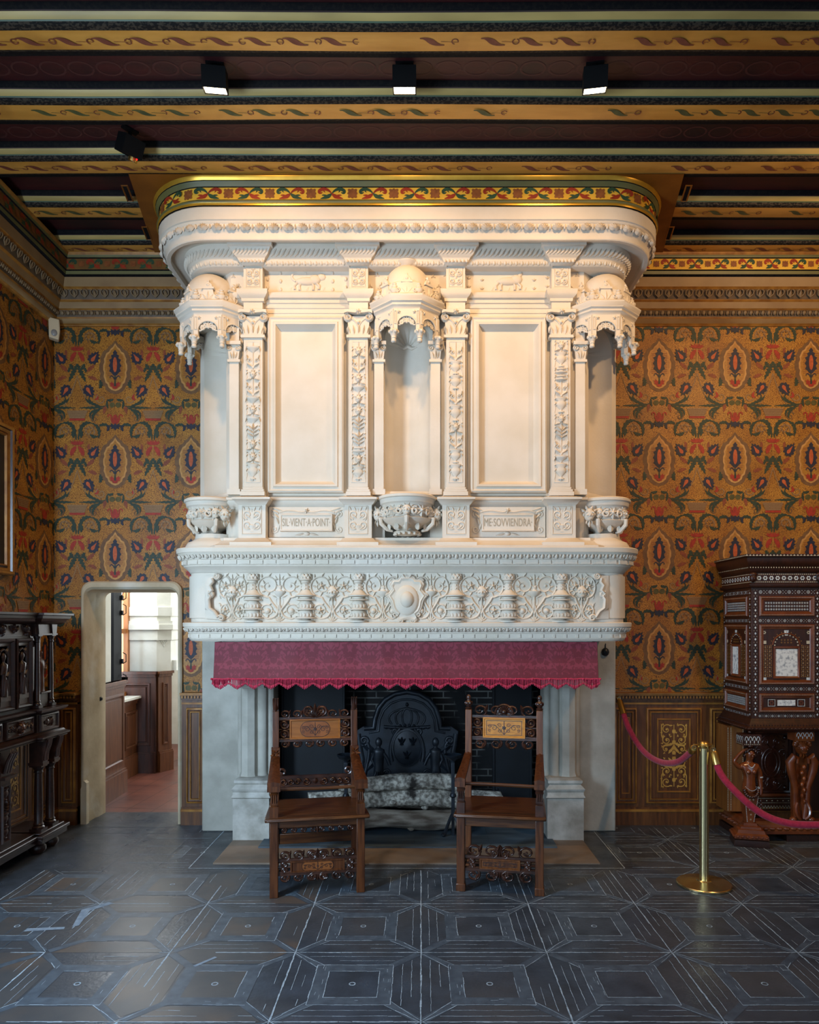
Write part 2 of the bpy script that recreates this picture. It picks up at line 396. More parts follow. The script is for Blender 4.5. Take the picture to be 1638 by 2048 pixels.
# wallpaper paints
WP = [filigree_mat('gilt_wallpaper', '#bf8531', '#a36a24', '#5f3312', '#7c4a1a')] + [
    mat('wallpaper_halo_brown', '#75522c', '#664424', 30, 3, .6), mat('wallpaper_cream_edge', '#c48f4c', '#b37d3d', 30, 3, .6),
    mat('wallpaper_amber', '#ad7526', '#96611f', 60, 3, .5), mat('wallpaper_navy', '#262634', '#1c1c2a', 40, 3, .6),
    mat('wallpaper_coral', '#c05a28', '#a84820', 60, 3, .6), mat('wallpaper_red', '#a52d15', '#8c2412', 40, 3, .6),
    mat('wallpaper_green', '#2c3a26', '#222f20', 40, 3, .6), mat('wallpaper_tan', '#947048', '#83613b', 110, 3, .6),
    mat('wallpaper_rust', '#8c4320', '#77371a', 40, 3, .6), mat('wallpaper_olive', '#5a4f20', '#474218', 30, 3, .6)]
(W_BASE, W_HALO, W_CREAM, W_AMB, W_NAVY, W_COR, W_RED, W_GRN, W_TAN, W_RUST, W_OLV) = range(11)

# ---------------------------------------------------------------- wallpaper repeat (0.65 x 0.808 m)
TW, TH = .65, .808
def wp_tile():
    k = 1/1471.; out = []
    def S(p, cx): return [((x)*k + cx, y*k) for x, y in p]
    def add(p, mi, ly, cx=0, both=True, m=False):
        out.append((S(p, cx), mi, ly))
        if m: out.append((S([(-x, y) for x, y in p], cx), mi, ly))
    def sym(h): return h + [(-x, y) for x, y in reversed(h) if abs(x) > .5]
    def stroke(pts, w, serr=0, ns=6):
        L, Rr = [], []; N = len(pts)
        for i in range(N):
            x0, y0 = pts[max(i-1, 0)]; x1, y1 = pts[min(i+1, N-1)]; d = math.hypot(x1-x0, y1-y0) or 1
            nx, ny = -(y1-y0)/d, (x1-x0)/d; t = i/(N-1); r = w(t)
            r1 = r*(1 + serr*(1 if i % 2 else -1)); r2 = r*(1 + serr*(-1 if i % 2 else 1))
            L.append((pts[i][0]+nx*r1, pts[i][1]+ny*r1)); Rr.append((pts[i][0]-nx*r2, pts[i][1]-ny*r2))
        return [[L[i], L[i+1], Rr[i+1], Rr[i]] for i in range(N-1)]
    def st(pts, w, mi, ly=1, cx=0, m=True, serr=0):
        for q in stroke(pts, w, serr): add(q, mi, ly, cx, m=m)
    tap = lambda r: (lambda t: r*math.sin(PI*min(1, .12+t*.88))**.8 + 1)
    swell = lambda r: (lambda t: r*math.sin(PI*t)**.7 + 1.5)
    C = TW/2
    # ---- medallion
    med = [(0,-310),(25,-265),(60,-237),(75,-205),(112,-182),(128,-140),(142,-110),(136,-72),(152,-34),(152,30),(138,62),(146,112),(130,150),(122,188),(96,208),(86,245),(45,280),(0,296)]
    med = [(x, -y) for x, y in med]
    add(sym([(x*1.3+(6 if x else 0), y*1.13) for x, y in med]), W_HALO, 1, C)
    add(sym(med), W_CREAM, 2, C)
    add(sym([(x*.86, y*.91) for x, y in med]), W_AMB, 3, C)
    fl = [(0,225),(16,200),(28,192),(20,168),(50,152),(40,118),(76,97),(58,62),(80,24),(58,-8),(74,-44),(44,-68),(26,-92),(0,-108)]
    for yy in range(-100, 160, 22): add([(-100,yy),(100,yy),(96,yy+6),(-96,yy+6)], W_RUST, 4, C)
    add(sym(fl), W_NAVY, 5, C)
    add([(27*math.sin(2*PI*i/14), 35+96*math.cos(2*PI*i/14)) for i in range(14)], W_COR, 6, C)
    add([(-8,-100),(8,-100),(10,-240),(-10,-240)], W_GRN, 4, C)
    st([(6,-150),(20,-120),(45,-105),(64,-118),(60,-135)], lambda t: 9*(1-t*.5), W_NAVY, 5, C)
    add(sym([(0,-185),(22,-200),(45,-172),(50,-195),(72,-190),(58,-215),(62,-240),(36,-240),(30,-265),(0,-272)]), W_RED, 5, C)
    add([(-10,-180),(10,-180),(12,-235),(-12,-235)], W_GRN, 6, C)
    # ---- red lily
    add(sym([(0,275),(14,250),(30,280),(42,252),(85,270),(66,246),(96,240),(58,222),(48,212),(0,214)]), W_RED, 2)
    add(sym([(0,200),(40,196),(75,165),(92,120),(88,85),(68,70),(62,100),(50,75),(44,112),(26,135),(18,165),(0,180)]), W_RED, 2)
    st([(0,210),(0,120),(0,50)], lambda t: 9, W_AMB, 3, m=False)
    # ---- drooping green leaves
    st(bez((0,50),(20,-10),(60,-80),(108,-180), 13), swell(25), W_GRN, 2, serr=.38)
    st(bez((45,-15),(70,-20),(75,35),(100,45), 9), swell(22), W_GRN, 2, serr=.35)
    st(bez((58,10),(100,0),(115,-40),(108,-62), 7), swell(15), W_GRN, 2, serr=.3)
    # ---- navy buds with coral hearts
    def bud(x, y, ang, s=1):
        sh = [(0,110),(14,75),(34,82),(34,48),(62,46),(54,16),(76,-8),(56,-28),(58,-62),(28,-60),(14,-84),(0,-78)]
        sh = sym(sh); hr = [(0,70),(12,20),(24,-18),(14,-42),(0,-48),(-14,-42),(-24,-18),(-12,20)]
        ca, sa = math.cos(ang), math.sin(ang)
        ro = lambda p: [(x + (a*ca - b*sa)*s, y + (a*sa + b*ca)*s) for a, b in p]
        add(ro(sh), W_NAVY, 3, m=True); add(ro(hr), W_COR, 4, m=True)
    bud(208, 118, -.62); bud(145, -292, PI+.55)
    # ---- red plumes
    st(bez((130,95),(165,170),(120,210),(160,225), 8), swell(16), W_RUST, 1)
    st(bez((118,-55),(150,-10),(190,0),(215,40), 8), swell(24), W_RUST, 1, serr=.25)
    st(bez((130,-120),(190,-110),(215,-150),(250,-150), 8), swell(22), W_RUST, 1, serr=.25)
    st(bez((235,-330),(262,-380),(262,-400),(215,-400), 8), swell(16), W_RED, 2)
    st(bez((282,-150),(300,-200),(310,-230),(275,-262), 9), swell(22), W_GRN, 2, serr=.35)
    # ---- green acanthus row
    st(bez((22,-508),(120,-500),(250,-520),(385,-470), 14), lambda t: 4+12*math.sin(PI*t)**2, W_GRN, 2, serr=.3)
    st(bez((300,-490),(220,-470),(130,-440),(150,-370), 11), swell(15), W_GRN, 2, serr=.25)
    st(bez((255,-495),(190,-440),(120,-450),(105,-375), 10), swell(13), W_GRN, 2, serr=.25)
    st(bez((330,-500),(230,-540),(170,-600),(205,-670), 12), swell(17), W_GRN, 2, serr=.3)
    st(bez((290,-520),(170,-540),(150,-580),(165,-640), 10), swell(12), W_GRN, 2, serr=.2)
    # ---- basket
    add([(-132,-540),(132,-540),(92,-645),(-92,-645)], W_TAN, 2)
    for i in range(5): add([(-128+i*8,-556-i*20),(128-i*8,-556-i*20),(126-i*8,-561-i*20),(-126+i*8,-561-i*20)], W_HALO, 3)
    add([(-100,-640),(100,-640),(94,-668),(-94,-668)], W_RED, 3)
    # ---- pomegranates and tulip under the medallion
    for s_ in (-1, 1): add([(s_*38+36*math.cos(2*PI*i/10), -470+34*math.sin(2*PI*i/10)) for i in range(10)], W_OLV, 2, C)
    st(bez((100,-400),(80,-425),(40,-410),(20,-395), 7), swell(15), W_GRN, 2, C, serr=.2)
    st(bez((100,-410),(110,-450),(100,-480),(90,-520), 7), swell(13), W_GRN, 2, C, serr=.2)
    add(sym([(0,-590),(20,-600),(34,-640),(36,-685),(20,-712),(0,-716)]), W_RED, 2, C)
    st([(30,-700),(50,-650),(48,-610),(72,-590),(92,-604),(88,-625)], lambda t: 11*(1-t*.4), W_RED, 2, C)
    add(sym([(0,-700),(18,-722),(60,-700),(52,-725),(84,-725),(48,-750),(50,-775),(22,-765),(0,-790)]), W_NAVY, 3, C)
    st(bez((150,-590),(120,-520),(140,-500),(125,-480), 8), swell(20), W_RUST, 1, C, serr=.2)
    st(bez((60,-760),(120,-690),(180,-720),(205,-740), 9), swell(17), W_GRN, 2, C, serr=.25)
    st(bez((115,-725),(70,-740),(80,-800),(110,-790), 7), swell(15), W_NAVY, 2, C, serr=.2)
    # ---- big acanthus hearts over the lily
    st(bez((14,280),(30,470),(95,510),(180,490), 12), lambda t: 6+18*math.sin(PI*t), W_GRN, 2, serr=.3)
    st(bez((180,490),(280,460),(290,380),(268,300), 11), lambda t: 5+15*math.sin(PI*t), W_GRN, 2, serr=.3)
    st(bez((262,330),(210,300),(190,330),(160,345), 8), swell(18), W_GRN, 2, serr=.3)
    st(bez((35,420),(60,370),(60,340),(40,300), 8), swell(20), W_GRN, 2, serr=.3)
    st(spiral(150, 385, 72, 12, -.5, 1.2, 16), lambda t: 10*(1-.4*t), W_TAN, 1)
    for a in range(6): st([(150+30*math.cos(a+i*.2), 385+30*math.sin(a+i*.2)) if i == 0 else (150+(30+i*16)*math.cos(a+i*.25), 385+(30+i*16)*math.sin(a+i*.25)) for i in range(4)], lambda t: 7*(1-t)+2, W_HALO, 1)
    # brown tracery ribs
    st(bez((0,-100),(40,-250),(90,-380),(170,-480), 10), lambda t: 6, W_TAN, 1)
    st(spiral(300, -395, 70, 14, 2.2, 1.15, 14), lambda t: 8*(1-.4*t), W_TAN, 1)
    st(spiral(215, -640, 62, 14, .5, 1.1, 12), lambda t: 8*(1-.4*t), W_HALO, 1)
    return out
TILE = wp_tile()
def clip(P, lo, hi, ax):
    for sgn, val in ((1, lo), (-1, hi)):
        Q = []
        for i in range(len(P)):
            a, b = P[i-1], P[i]; da, db = sgn*(a[ax]-val), sgn*(b[ax]-val)
            if (da >= 0) != (db >= 0):
                t = da/(da-db); Q.append((a[0]+(b[0]-a[0])*t, a[1]+(b[1]-a[1])*t))
            if db >= 0: Q.append(b)
        P = Q
        if len(P) < 3: return []
    return P
def paper(mb, fr, rects, u0, v0):
    """paint the repeat over the rectangles of a wall; u0,v0 = centre of one medallion"""
    for a0, a1, b0, b1 in rects:
        for i in range(math.floor((a0-u0)/TW)-1, math.ceil((a1-u0)/TW)+2):
            for j in range(math.floor((b0-v0)/TH)-1, math.ceil((b1-v0)/TH)+2):
                cu, cv = u0+(i-.5)*TW, v0+j*TH
                if cu+TW < a0-.3 or cu-TW > a1+.3 or cv+.6 < b0-.3 or cv-.6 > b1+.6: continue
                for ix, (P, mi, ly) in enumerate(TILE):
                    Q = [(a+cu, b+cv) for a, b in P]
                    if max(q[0] for q in Q) < a0 or min(q[0] for q in Q) > a1 or max(q[1] for q in Q) < b0 or min(q[1] for q in Q) > b1: continue
                    if min(q[0] for q in Q) < a0 or max(q[0] for q in Q) > a1: Q = clip(Q, a0, a1, 0)
                    if Q and (min(q[1] for q in Q) < b0 or max(q[1] for q in Q) > b1): Q = clip(Q, b0, b1, 1)
                    if len(Q) > 2: mb.poly(fr, Q, mi, .0004 + ly*.0012 + ix*3.2e-6)

DX0, DX1, DZ = -2.865, -2.075, 2.0      # doorway
mb = MB(); fr = Fr((0, WALL, 0), (1, 0, 0), (0, 0, 1), (0, -1, 0))
def wq(x0, x1, z0, z1): mb.face([(x0, WALL, z0), (x1, WALL, z0), (x1, WALL, z1), (x0, WALL, z1)], 0)
wq(LEFT, DX0, 0, 4.9); wq(DX0, DX1, DZ, 4.9); wq(DX1, -1.3, 0, 4.9); wq(-1.3, 1.1, 1.95, 4.9); wq(1.1, RIGHT, 0, 4.9)
paper(mb, fr, [(LEFT, -2.9, 1.1, 4.27), (-2.9, -2.04, 2.06, 4.27), (-2.04, -1.66, 1.1, 4.27)], -2.62, 3.90)
paper(mb, fr, [(1.45, RIGHT, 1.1, 4.27)], 2.04, 3.92)
o = mb.build('wall_back', WP, smooth=0)
tag(o, 'far wall hung with gilt floral wallpaper behind the stone fireplace', 'wall', kind='structure')
mb = MB(); fr = Fr((LEFT, 0, 0), (0, 1, 0), (0, 0, 1), (1, 0, 0))
mb.face([(LEFT, -1.5, 0), (LEFT, WALL, 0), (LEFT, WALL, 4.9), (LEFT, -1.5, 4.9)], 0)
paper(mb, fr, [(2.6, WALL, 1.1, 4.27)], 5.99, 3.87)
o = mb.build('wall_left', WP, smooth=0)
tag(o, 'left side wall in shadowed gilt floral wallpaper behind the black cabinet', 'wall', kind='structure')
mb = MB(); mb.face([(RIGHT, WALL, 0), (RIGHT, -1.5, 0), (RIGHT, -1.5, 4.9), (RIGHT, WALL, 4.9)], 0)
tag(mb.build('wall_right', WP[:1], smooth=0), 'right side wall in gilt wallpaper', 'wall', kind='structure')

# ---------------------------------------------------------------- floor
M['floor'] = mat('worn_slate', '#414953', '#2e353d', 7, 8, .33, spec=.5, bump=.12, bscale=45, c3='#4d4c4c', scale3=.9, lo3=.45, hi3=.7, rvar=.08)
M['fl_band'] = mat('slate_band', '#3f4852', '#4f5a64', 18, 6, .42, stretch=(1, 1, 1))
M['fl_line'] = mat('chalky_joint', '#aab9c4', '#82919c', 40, 3, .7)
M['fl_worn'] = mat('worn_brown_slab', '#4c4b4b', '#414346', 5, 8, .36, c3='#5d5046', scale3=2.2, lo3=.5, hi3=.7, bump=.1)
M['fl_patch'] = mat('pale_mortar_patch', '#8796a4', '#6c7b8a', 20, 4, .7)
mb = MB()
S_ = .65; Y0 = 3.067
mb.face([(LEFT, -1.5, 0), (RIGHT, -1.5, 0), (RIGHT, WALL, 0), (LEFT, WALL, 0)], 0)
mb.face([(DX0-.02, WALL, 0), (DX1+.02, WALL, 0), (DX1+.02, 6.5, 0), (DX0-.02, 6.5, 0)], 0)
def okf(x, y):
    if x > 3.9 or y > 6.05 or x < LEFT+.05: return False
    if -1.62 < x < 1.42 and y > 4.99: return False
    if x < -1.83 and y > 5.0: return False
    return True
frr = Fr((0, 0, 0), (1, 0, 0), (0, 1, 0), (0, 0, 1))
def fline(p, q, w=.0028, keep=.8, mi=2, c=.0012, step=.055):
    keep = min(1, keep+.12); w = w*.68
    L = math.hypot(q[0]-p[0], q[1]-p[1]); n = max(1, int(L/step)); run = 0; on = True
    for i in range(n):
        t0, t1 = i/n, (i+1)/n
        run = (run - 1) if run > 1 else RND.randint(2, 6)
        if run <= 1 or i == 0: on = RND.random() < keep
        if not on: continue
        a = (p[0]+(q[0]-p[0])*t0, p[1]+(q[1]-p[1])*t0); b = (p[0]+(q[0]-p[0])*t1, p[1]+(q[1]-p[1])*t1)
        if not (okf(*a) and okf(*b)): continue
        j = lambda: (RND.random()-.5)*.0035
        mb.stroke(frr, [(a[0]+j(), a[1]+j()), (b[0]+j(), b[1]+j())], w*RND.uniform(.5, 1.25), mi, c)
def fpoly(P, mi, c):
    if all(okf(*p) for p in P): mb.poly(frr, P, mi, c)
for i in range(-4, 6):
    for j in range(-5, 5):
        x0, y0 = i*S_, Y0 + j*S_
        if y0 > 6 or x0 < -2.7: continue
        P = lambda u, v: (x0+u*S_, y0+v*S_)
        worn = x0 < -1.2
        if worn and y0 > 2.5:
            for T in ([(.06,.0),(.94,0),(.77,.19),(.23,.19)], [(0,.06),(0,.94),(.19,.77),(.19,.23)], [(.06,1),(.94,1),(.77,.81),(.23,.81)], [(1,.06),(1,.94),(.81,.77),(.81,.23)], [(.3,.3),(.7,.3),(.7,.7),(.3,.7)]):
                if RND.random() < .75: fpoly([P(*t) for t in T], 3, .0004)
        # darker bands: diagonals and square ring
        d = .045
        for (cu, cv, su, sv) in ((0,0,1,1),(1,0,-1,1),(1,1,-1,-1),(0,1,1,-1)):
            fpoly([P(cu+su*d, cv), P(cu+su*(.21+d), cv+sv*.21), P(cu+su*.21, cv+sv*(.21+d)), P(cu, cv+sv*d)], 1, .0006)
        for (a, b) in (((.21,.21),(.79,.21)), ((.79,.21),(.79,.79)), ((.79,.79),(.21,.79)), ((.21,.79),(.21,.21))):
            f2 = lambda t: (.5+(t[0]-.5)*.655, .5+(t[1]-.5)*.655)
            fpoly([P(*a), P(*b), P(*f2(b)), P(*f2(a))], 1, .0008)
        kp = .35 if worn else .78
        for (r, k2) in ((.21, kp), (.31, kp)):
            q = [(r, r), (1-r, r), (1-r, 1-r), (r, 1-r)]
            for e in range(4): fline(P(*q[e]), P(*q[(e+1) % 4]), .0026, k2)
        # parallel joints
        for r in (.07, .14):
            fline(P(r+.06, r), P(1-r-.06, r), .002, kp*.8); fline(P(r+.06, 1-r), P(1-r-.06, 1-r), .002, kp*.8)
            fline(P(r, r+.06), P(r, 1-r-.06), .002, kp*.8); fline(P(1-r, r+.06), P(1-r, 1-r-.06), .002, kp*.8)
        for (cu, cv, su, sv) in ((0,0,1,1),(1,0,-1,1),(1,1,-1,-1),(0,1,1,-1)):
            fline(P(cu+su*.01, cv), P(cu+su*(.21+d), cv+sv*.21), .0022, kp*.7); fline(P(cu, cv+sv*.01), P(cu+su*.21, cv+sv*(.21+d)), .0022, kp*.7)
        # scratchy wear on the ring and centre boss
        for _ in range(14 if not worn else 5):
            e = RND.random()*4; t = RND.uniform(.25, .75); w_ = RND.uniform(.22, .3)
            a = [(t, w_), (1-w_, t), (t, 1-w_), (w_, t)][int(e)]; L = RND.uniform(.02, .07)
            b = (a[0]+L, a[1]) if int(e) % 2 == 0 else (a[0], a[1]+L)
            fline(P(*a), P(*b), .0014, 1)
        if RND.random() < .85:
            c = P(.5, .5); cc = [(c[0]+.014*math.cos(t*PI/5), c[1]+.014*math.sin(t*PI/5)) for t in range(11)]
            if okf(*c): mb.stroke(frr, cc, .003, 2, .0012)
        # main joints
        fline(P(0, 0), P(1, 0), .0052, .96 if not worn else .5); fline(P(0, 0), P(0, 1), .0052, .96 if not worn else .5)
# border round the hearth and along the left
for a, b in (((-1.62, 5.0), (1.42, 5.0)), ((-1.62, 5.0), (-1.62, 5.9)), ((1.42, 5.0), (1.42, 5.95)), ((-1.85, 4.95), (-1.85, 6.1)), ((-2.28, 2.4), (-2.28, 6.1)), ((-2.2, 2.4), (-2.2, 6.1)), ((-2.9, 5.85), (-1.9, 5.85)), ((-2.05, 6.02), (-2.9, 6.02))):
    mb.stroke(frr, [a, b], .004, 2 if a[0] > -1.7 else 1, .001)
for y in (5.12, 5.3, 5.5, 5.7): mb.stroke(frr, [(-2.1, y), (-1.66, y)], .0025, 2, .001)
for y in (5.35, 5.75): mb.stroke(frr, [(1.47, y), (2.35, y)], .0025, 2, .001)
for y in (3.2, 3.9, 4.6, 5.3): mb.stroke(frr, [(-2.7, y+.15), (-2.29, y)], .003, 1, .001)
for P in ([(-1.96, 4.03), (-1.93, 4.05), (-1.965, 4.26), (-1.87, 4.37), (-1.91, 4.39), (-2.02, 4.27)], [(-2.2, 3.97), (-1.99, 4.0), (-2.0, 4.03), (-2.2, 4.01)], [(-1.12, 3.56), (-1.04, 3.66), (-1.055, 3.67), (-1.135, 3.57)]): mb.poly(frr, P, 4, .0014)
o = mb.build('floor', [M['floor'], M['fl_band'], M['fl_line'], M['fl_worn'], M['fl_patch']], smooth=0)
tag(o, 'dark slate floor inlaid with squares and diagonal bands in chalky lines', 'floor', kind='structure')

# ---------------------------------------------------------------- ceiling
mb = MB(); zc = SOF + HB
mb.face([(LEFT, -1.5, zc), (LEFT, WALL, zc), (RIGHT, WALL, zc), (RIGHT, -1.5, zc)], 0)
cf = Fr((0, 0, zc), (1, 0, 0), (0, 1, 0), (0, 0, -1))
for yc in (2.98, 3.51, 4.035, 4.56):      # faint painted rings on the boards
    x = LEFT + .1
    while x < RIGHT:
        mb.stroke(cf, [(x+.07*math.cos(t*PI/7), yc+.03+.05*math.sin(t*PI/7)) for t in range(15)], .006, 1, .001); x += .16
o = mb.build('ceiling', [M['c_red'], mat('ceiling_faint_ring', '#44201d', None, rough=.6)], smooth=0)
tag(o, 'dark red painted ceiling boards between the beams', 'ceiling', kind='structure')
BP = [(-.085, HB), (-.085, HB*.9), (-.078, HB*.72), (-.070, HB*.62), (-.062, HB*.6), (-.05, HB*.42), (-.036, HB*.34), (-.030, HB*.28), (-.024, HB*.06), (-.0, 0)]
BM = [2, 2, 3, 3, 4, 4, 5, 1, 6]
def beam(yc, x0, x1, rib, name='ceiling_beam'):
    mb = MB(); hw = .062
    prof = [(yc-hw+a, SOF+b) for a, b in BP] + [(yc+hw, SOF)] + [(yc+hw+.018, SOF+.004), (yc+hw+.03, SOF+.012), (yc+hw+.06, SOF+.014), (yc+hw+.075, SOF+.03), (yc+hw+.08, SOF+HB)]
    mis = [2, 2, 2, 3, 4, 4, 5, 6, 6, 1] + [6, 7, 2, 5, 2]
    mis = [2, 2, 2, 3, 4, 4, 5, 6, 6] + [1] + [6, 7, 2, 5, 2]
    n = int((x1-x0)/.6)+1
    rows = []
    for y, z in prof: rows.append([(x0+(x1-x0)*i/n, y+.0035*math.sin(i*1.3+yc*7), z+.0025*math.sin(i*.9+yc*5)) for i in range(n+1)])
    mb.grid(rows, 0, mis=mis)
    f = Fr((0, yc, SOF-.0025), (1, 0, 0), (0, 1, 0), (0, 0, -1)); x = x0 + .1; k = 0
    while x < x1 - .2:      # faded painted ribbon
        r = RND.random()
        if r < .85:
            w = lambda t: .0035 + .014*math.sin(PI*t)**2
            mb.stroke(f, bez((x, -.02), (x+.05, -.03), (x+.07, .03), (x+.13, .022), 8), w, rib, .001)
            mb.stroke(f, [(x+.11, .0), (x+.2, .004)], .0015, rib, .001)
            for q in range(3):
                a = RND.random()*6
                mb.stroke(f, [(x+.185+.017*math.cos(a+t*.6), .0+.017*math.sin(a+t*.6)) for t in range(5)], .003, 8, .001)
        x += .2 + (0.12 if RND.random() < .12 else 0)
    o = mb.build(name, [M['c_red'], M['c_gold'], M['c_blk'], M['c_pur'], M['c_yel'], M['c_grn'], M['c_pat'], M['c_blk'], M['c_brn'], M['c_dgr']])
    return o
XL, XR = LEFT + .0, RIGHT
names = ['painted ceiling beam overhead nearest the room side', 'painted ceiling beam with brown ribbon scroll above the three spotlights', 'painted ceiling beam with green ribbon scroll just behind the three spotlights', 'painted ceiling beam running along the top front of the fireplace']
for yc, nm, rb in ((1.15, 'a', 8), (1.68, 'b', 9), (2.2, 'c', 8), (2.725, 'd', 9), (3.25, 'e', 8)):
    tag(beam(yc, XL, XR, rb), 'painted ceiling beam nearer the viewer than the spotlights', 'beam', 'painted ceiling beams', 'structure')
for yc, nm, rb in ((3.775, names[1], 8), (4.30, names[2], 9), (4.823, names[3], 8)):
    tag(beam(yc, XL, XR, rb), nm, 'beam', 'painted ceiling beams', 'structure')
for x0, x1, sd in ((XL, -2.03, 'left'), (1.83, XR, 'right')):
    for yc, rb, wh in ((5.346, 9, 'middle of the coffers'), (5.868, 8, 'next to the cornice')):
        tag(beam(yc, x0, x1, rb), 'short painted ceiling beam %s, %s side of the fireplace' % (wh, sd), 'beam', 'painted ceiling beams', 'structure')
# trimmer framing the chimney head
mb = MB(); z = SOF - .006
for s_ in (-1, 1):
    X = lambda d: FX + s_*d
    P = [(X(1.89), 4.88, z), (X(2.10), WALL-.2, z), (X(1.4), WALL-.2, z), (X(1.4), 4.88, z)]
    mb.face(P if s_ < 0 else P[::-1], 0)
    mb.face([(X(1.89), 4.88, z), (X(2.10), WALL-.2, z), (X(2.10), WALL-.2, zc), (X(1.89), 4.88, zc)], 0)
    for y0, y1 in ((5.0, 5.2), (5.52, 5.72)):
        f = Fr((X(2.0+.115*(y0-4.88)), y0, z), (s_*1, 0, 0), (s_*.17, .985, 0), (0, 0, -1))
        mb.rectmold(f, -.07, -.02, 0, y1-y0, [(0, .001), (.008, .006), (.012, .002)], mis=[0, 0], fill=2)
mb.face([(FX-1.4, 4.88, z), (FX+1.4, 4.88, z), (FX+1.4, 5.4, z), (FX-1.4, 5.4, z)], 0)
tag(mb.build('ceiling_trimmer', [M['c_rust'], M['c_pur'], M['c_blk']], smooth=0), 'rust brown timber frame round the fireplace head at the ceiling', 'trimmer', kind='structure')

# ---------------------------------------------------------------- wall cornice
def acanth(mb, fr, w, h, flip=1, g=2, r=1, c=.002):
    """painted scroll leaf unit: two mirrored acanthus volutes, red and green"""
    for s_ in (-1, 1):
        m1, m2 = (g, r) if s_*flip > 0 else (r, g)
        pt = lambda p: [(s_*a*w, b*h) for a, b in p]
        wd = lambda t: h*(.025 + .115*math.sin(PI*min(1, t*1.02))**.8)
        mb.stroke(fr, pt(bez((0.0, -.02), (.12, .42), (.3, .46), (.4, .2), 9) + bez((.4, .2), (.43, .0), (.34, -.02), (.3, .1), 5)[1:]), wd, m1, c)
        mb.stroke(fr, pt(bez((.1, .22), (.12, .35), (.2, .42), (.24, .46), 5)), lambda t: h*.07*math.sin(PI*(.2+.8*t)), m1, c)
        mb.stroke(fr, pt(bez((.24, .3), (.27, .22), (.24, .12), (.2, .08), 5)), lambda t: h*.05*math.sin(PI*(.2+.8*t)), m1, c)
        mb.stroke(fr, pt(bez((0.0, .02), (.06, -.2), (.16, -.32), (.36, -.42), 8)), lambda t: h*(.025+.13*math.sin(PI*t)), m2, c)
        mb.stroke(fr, pt(bez((.12, -.2), (.22, -.14), (.28, -.12), (.33, -.16), 5)), lambda t: h*.07*math.sin(PI*(.15+.85*t)), m2, c)
        mb.stroke(fr, pt(bez((.05, -.16), (.07, -.3), (.1, -.36), (.14, -.42), 5)), lambda t: h*.06*math.sin(PI*(.15+.85*t)), m2, c)
def sqflower(mb, fr, w, h, mi=3, c=.002):
    for k in range(8):
        a = k*PI/4; L = .5*h if k % 2 else .42*h
        mb.stroke(fr, [(0, 0), (L*.5*math.cos(a), L*.5*math.sin(a)), (L*math.cos(a), L*math.sin(a))], lambda t: h*(.06+.13*math.sin(PI*t)), mi, c+.0002*k)
CP = [(0, 4.25), (.012, 4.254), (.016, 4.262), (.028, 4.268), (.045, 4.303), (.05, 4.308), (.052, 4.314), (.072, 4.362), (.078, 4.367), (.086, 4.372), (.10, 4.42), (.112, 4.428), (.116, 4.435), (.145, 4.505), (.155, 4.512), (.165, 4.52),
      (.18, 4.592), (.19, 4.6), (.20, 4.605), (.205, 4.63), (.215, 4.637), (.217, 4.725), (.228, 4.73), (.232, 4.75), (.24, 4.757), (.245, 4.775)]
CM = [1, 1, 1, 0, 1, 1, 2, 1, 1, 0, 1, 1, 2, 1, 1, 0, 5, 5, 4, 5, 3, 5, 4, 1, 1]
CMATS = [M['cream'], M['gilt_dk'], M['cream_pat'], M['f_gold'], M['c_olv'], M['c_blk'], M['cream_hi'], M['f_red'], M['f_grn'], M['f_brn']]
def cornice(path, nm, label, shaded):
    mb = MB(); mb.sweep(path, CP, mis=CM)
    ms = list(CMATS)
    if shaded: ms[3] = M['f_gold_shade']  # darker ground paints shade into the frieze gold of the left run
    for s in along(path, .217, .213):
        acanth(mb, pfr(s, 4.681), .145, .085, g=8, r=7, c=.002)
    for s in along(path, .217, .213):
        f = pfr(s, 4.681); sqflower(mb, f.at(.1065, 0), .06, .06, 9)
    tl = .085
    for s in along(path, .135, tl):
        f = pfr(s, 4.437); f = Fr(f.o, f.u, (f.v + f.n*.38).normalized(), (f.n - f.v*.38).normalized())
        for k in (-1, 1): mb.htube(f, [(k*.0, .006), (k*.026, .03), (k*.03, .055), (k*.012, .066)], .0045, 1, 6)
        mb.leaf(f, 0, .008, PI/2, .055, .026, .006, 6)
    for s in along(path, .066, .05):
        f = pfr(s, 4.316); f = Fr(f.o, f.u, (f.v + f.n*.4).normalized(), (f.n - f.v*.4).normalized())
        mb.blob(f, 0, .024, .016, .018, .008, 8, 2, 6); mb.leaf(f, .025, .006, PI/2, .036, .012, .006, 6)
    o = mb.build(nm, ms)
    tag(o, label, 'cornice', kind='structure')
M['f_gold_shade'] = mat('frieze_shaded_gold', '#7c5527', '#6b4720', 8, 4, .5)
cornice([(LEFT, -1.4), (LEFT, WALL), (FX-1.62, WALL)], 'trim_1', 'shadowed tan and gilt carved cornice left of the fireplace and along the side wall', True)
cornice([(FX+1.62, WALL), (RIGHT, WALL)], 'trim_2', 'tan and gilt carved cornice on the far wall right of the fireplace', False)

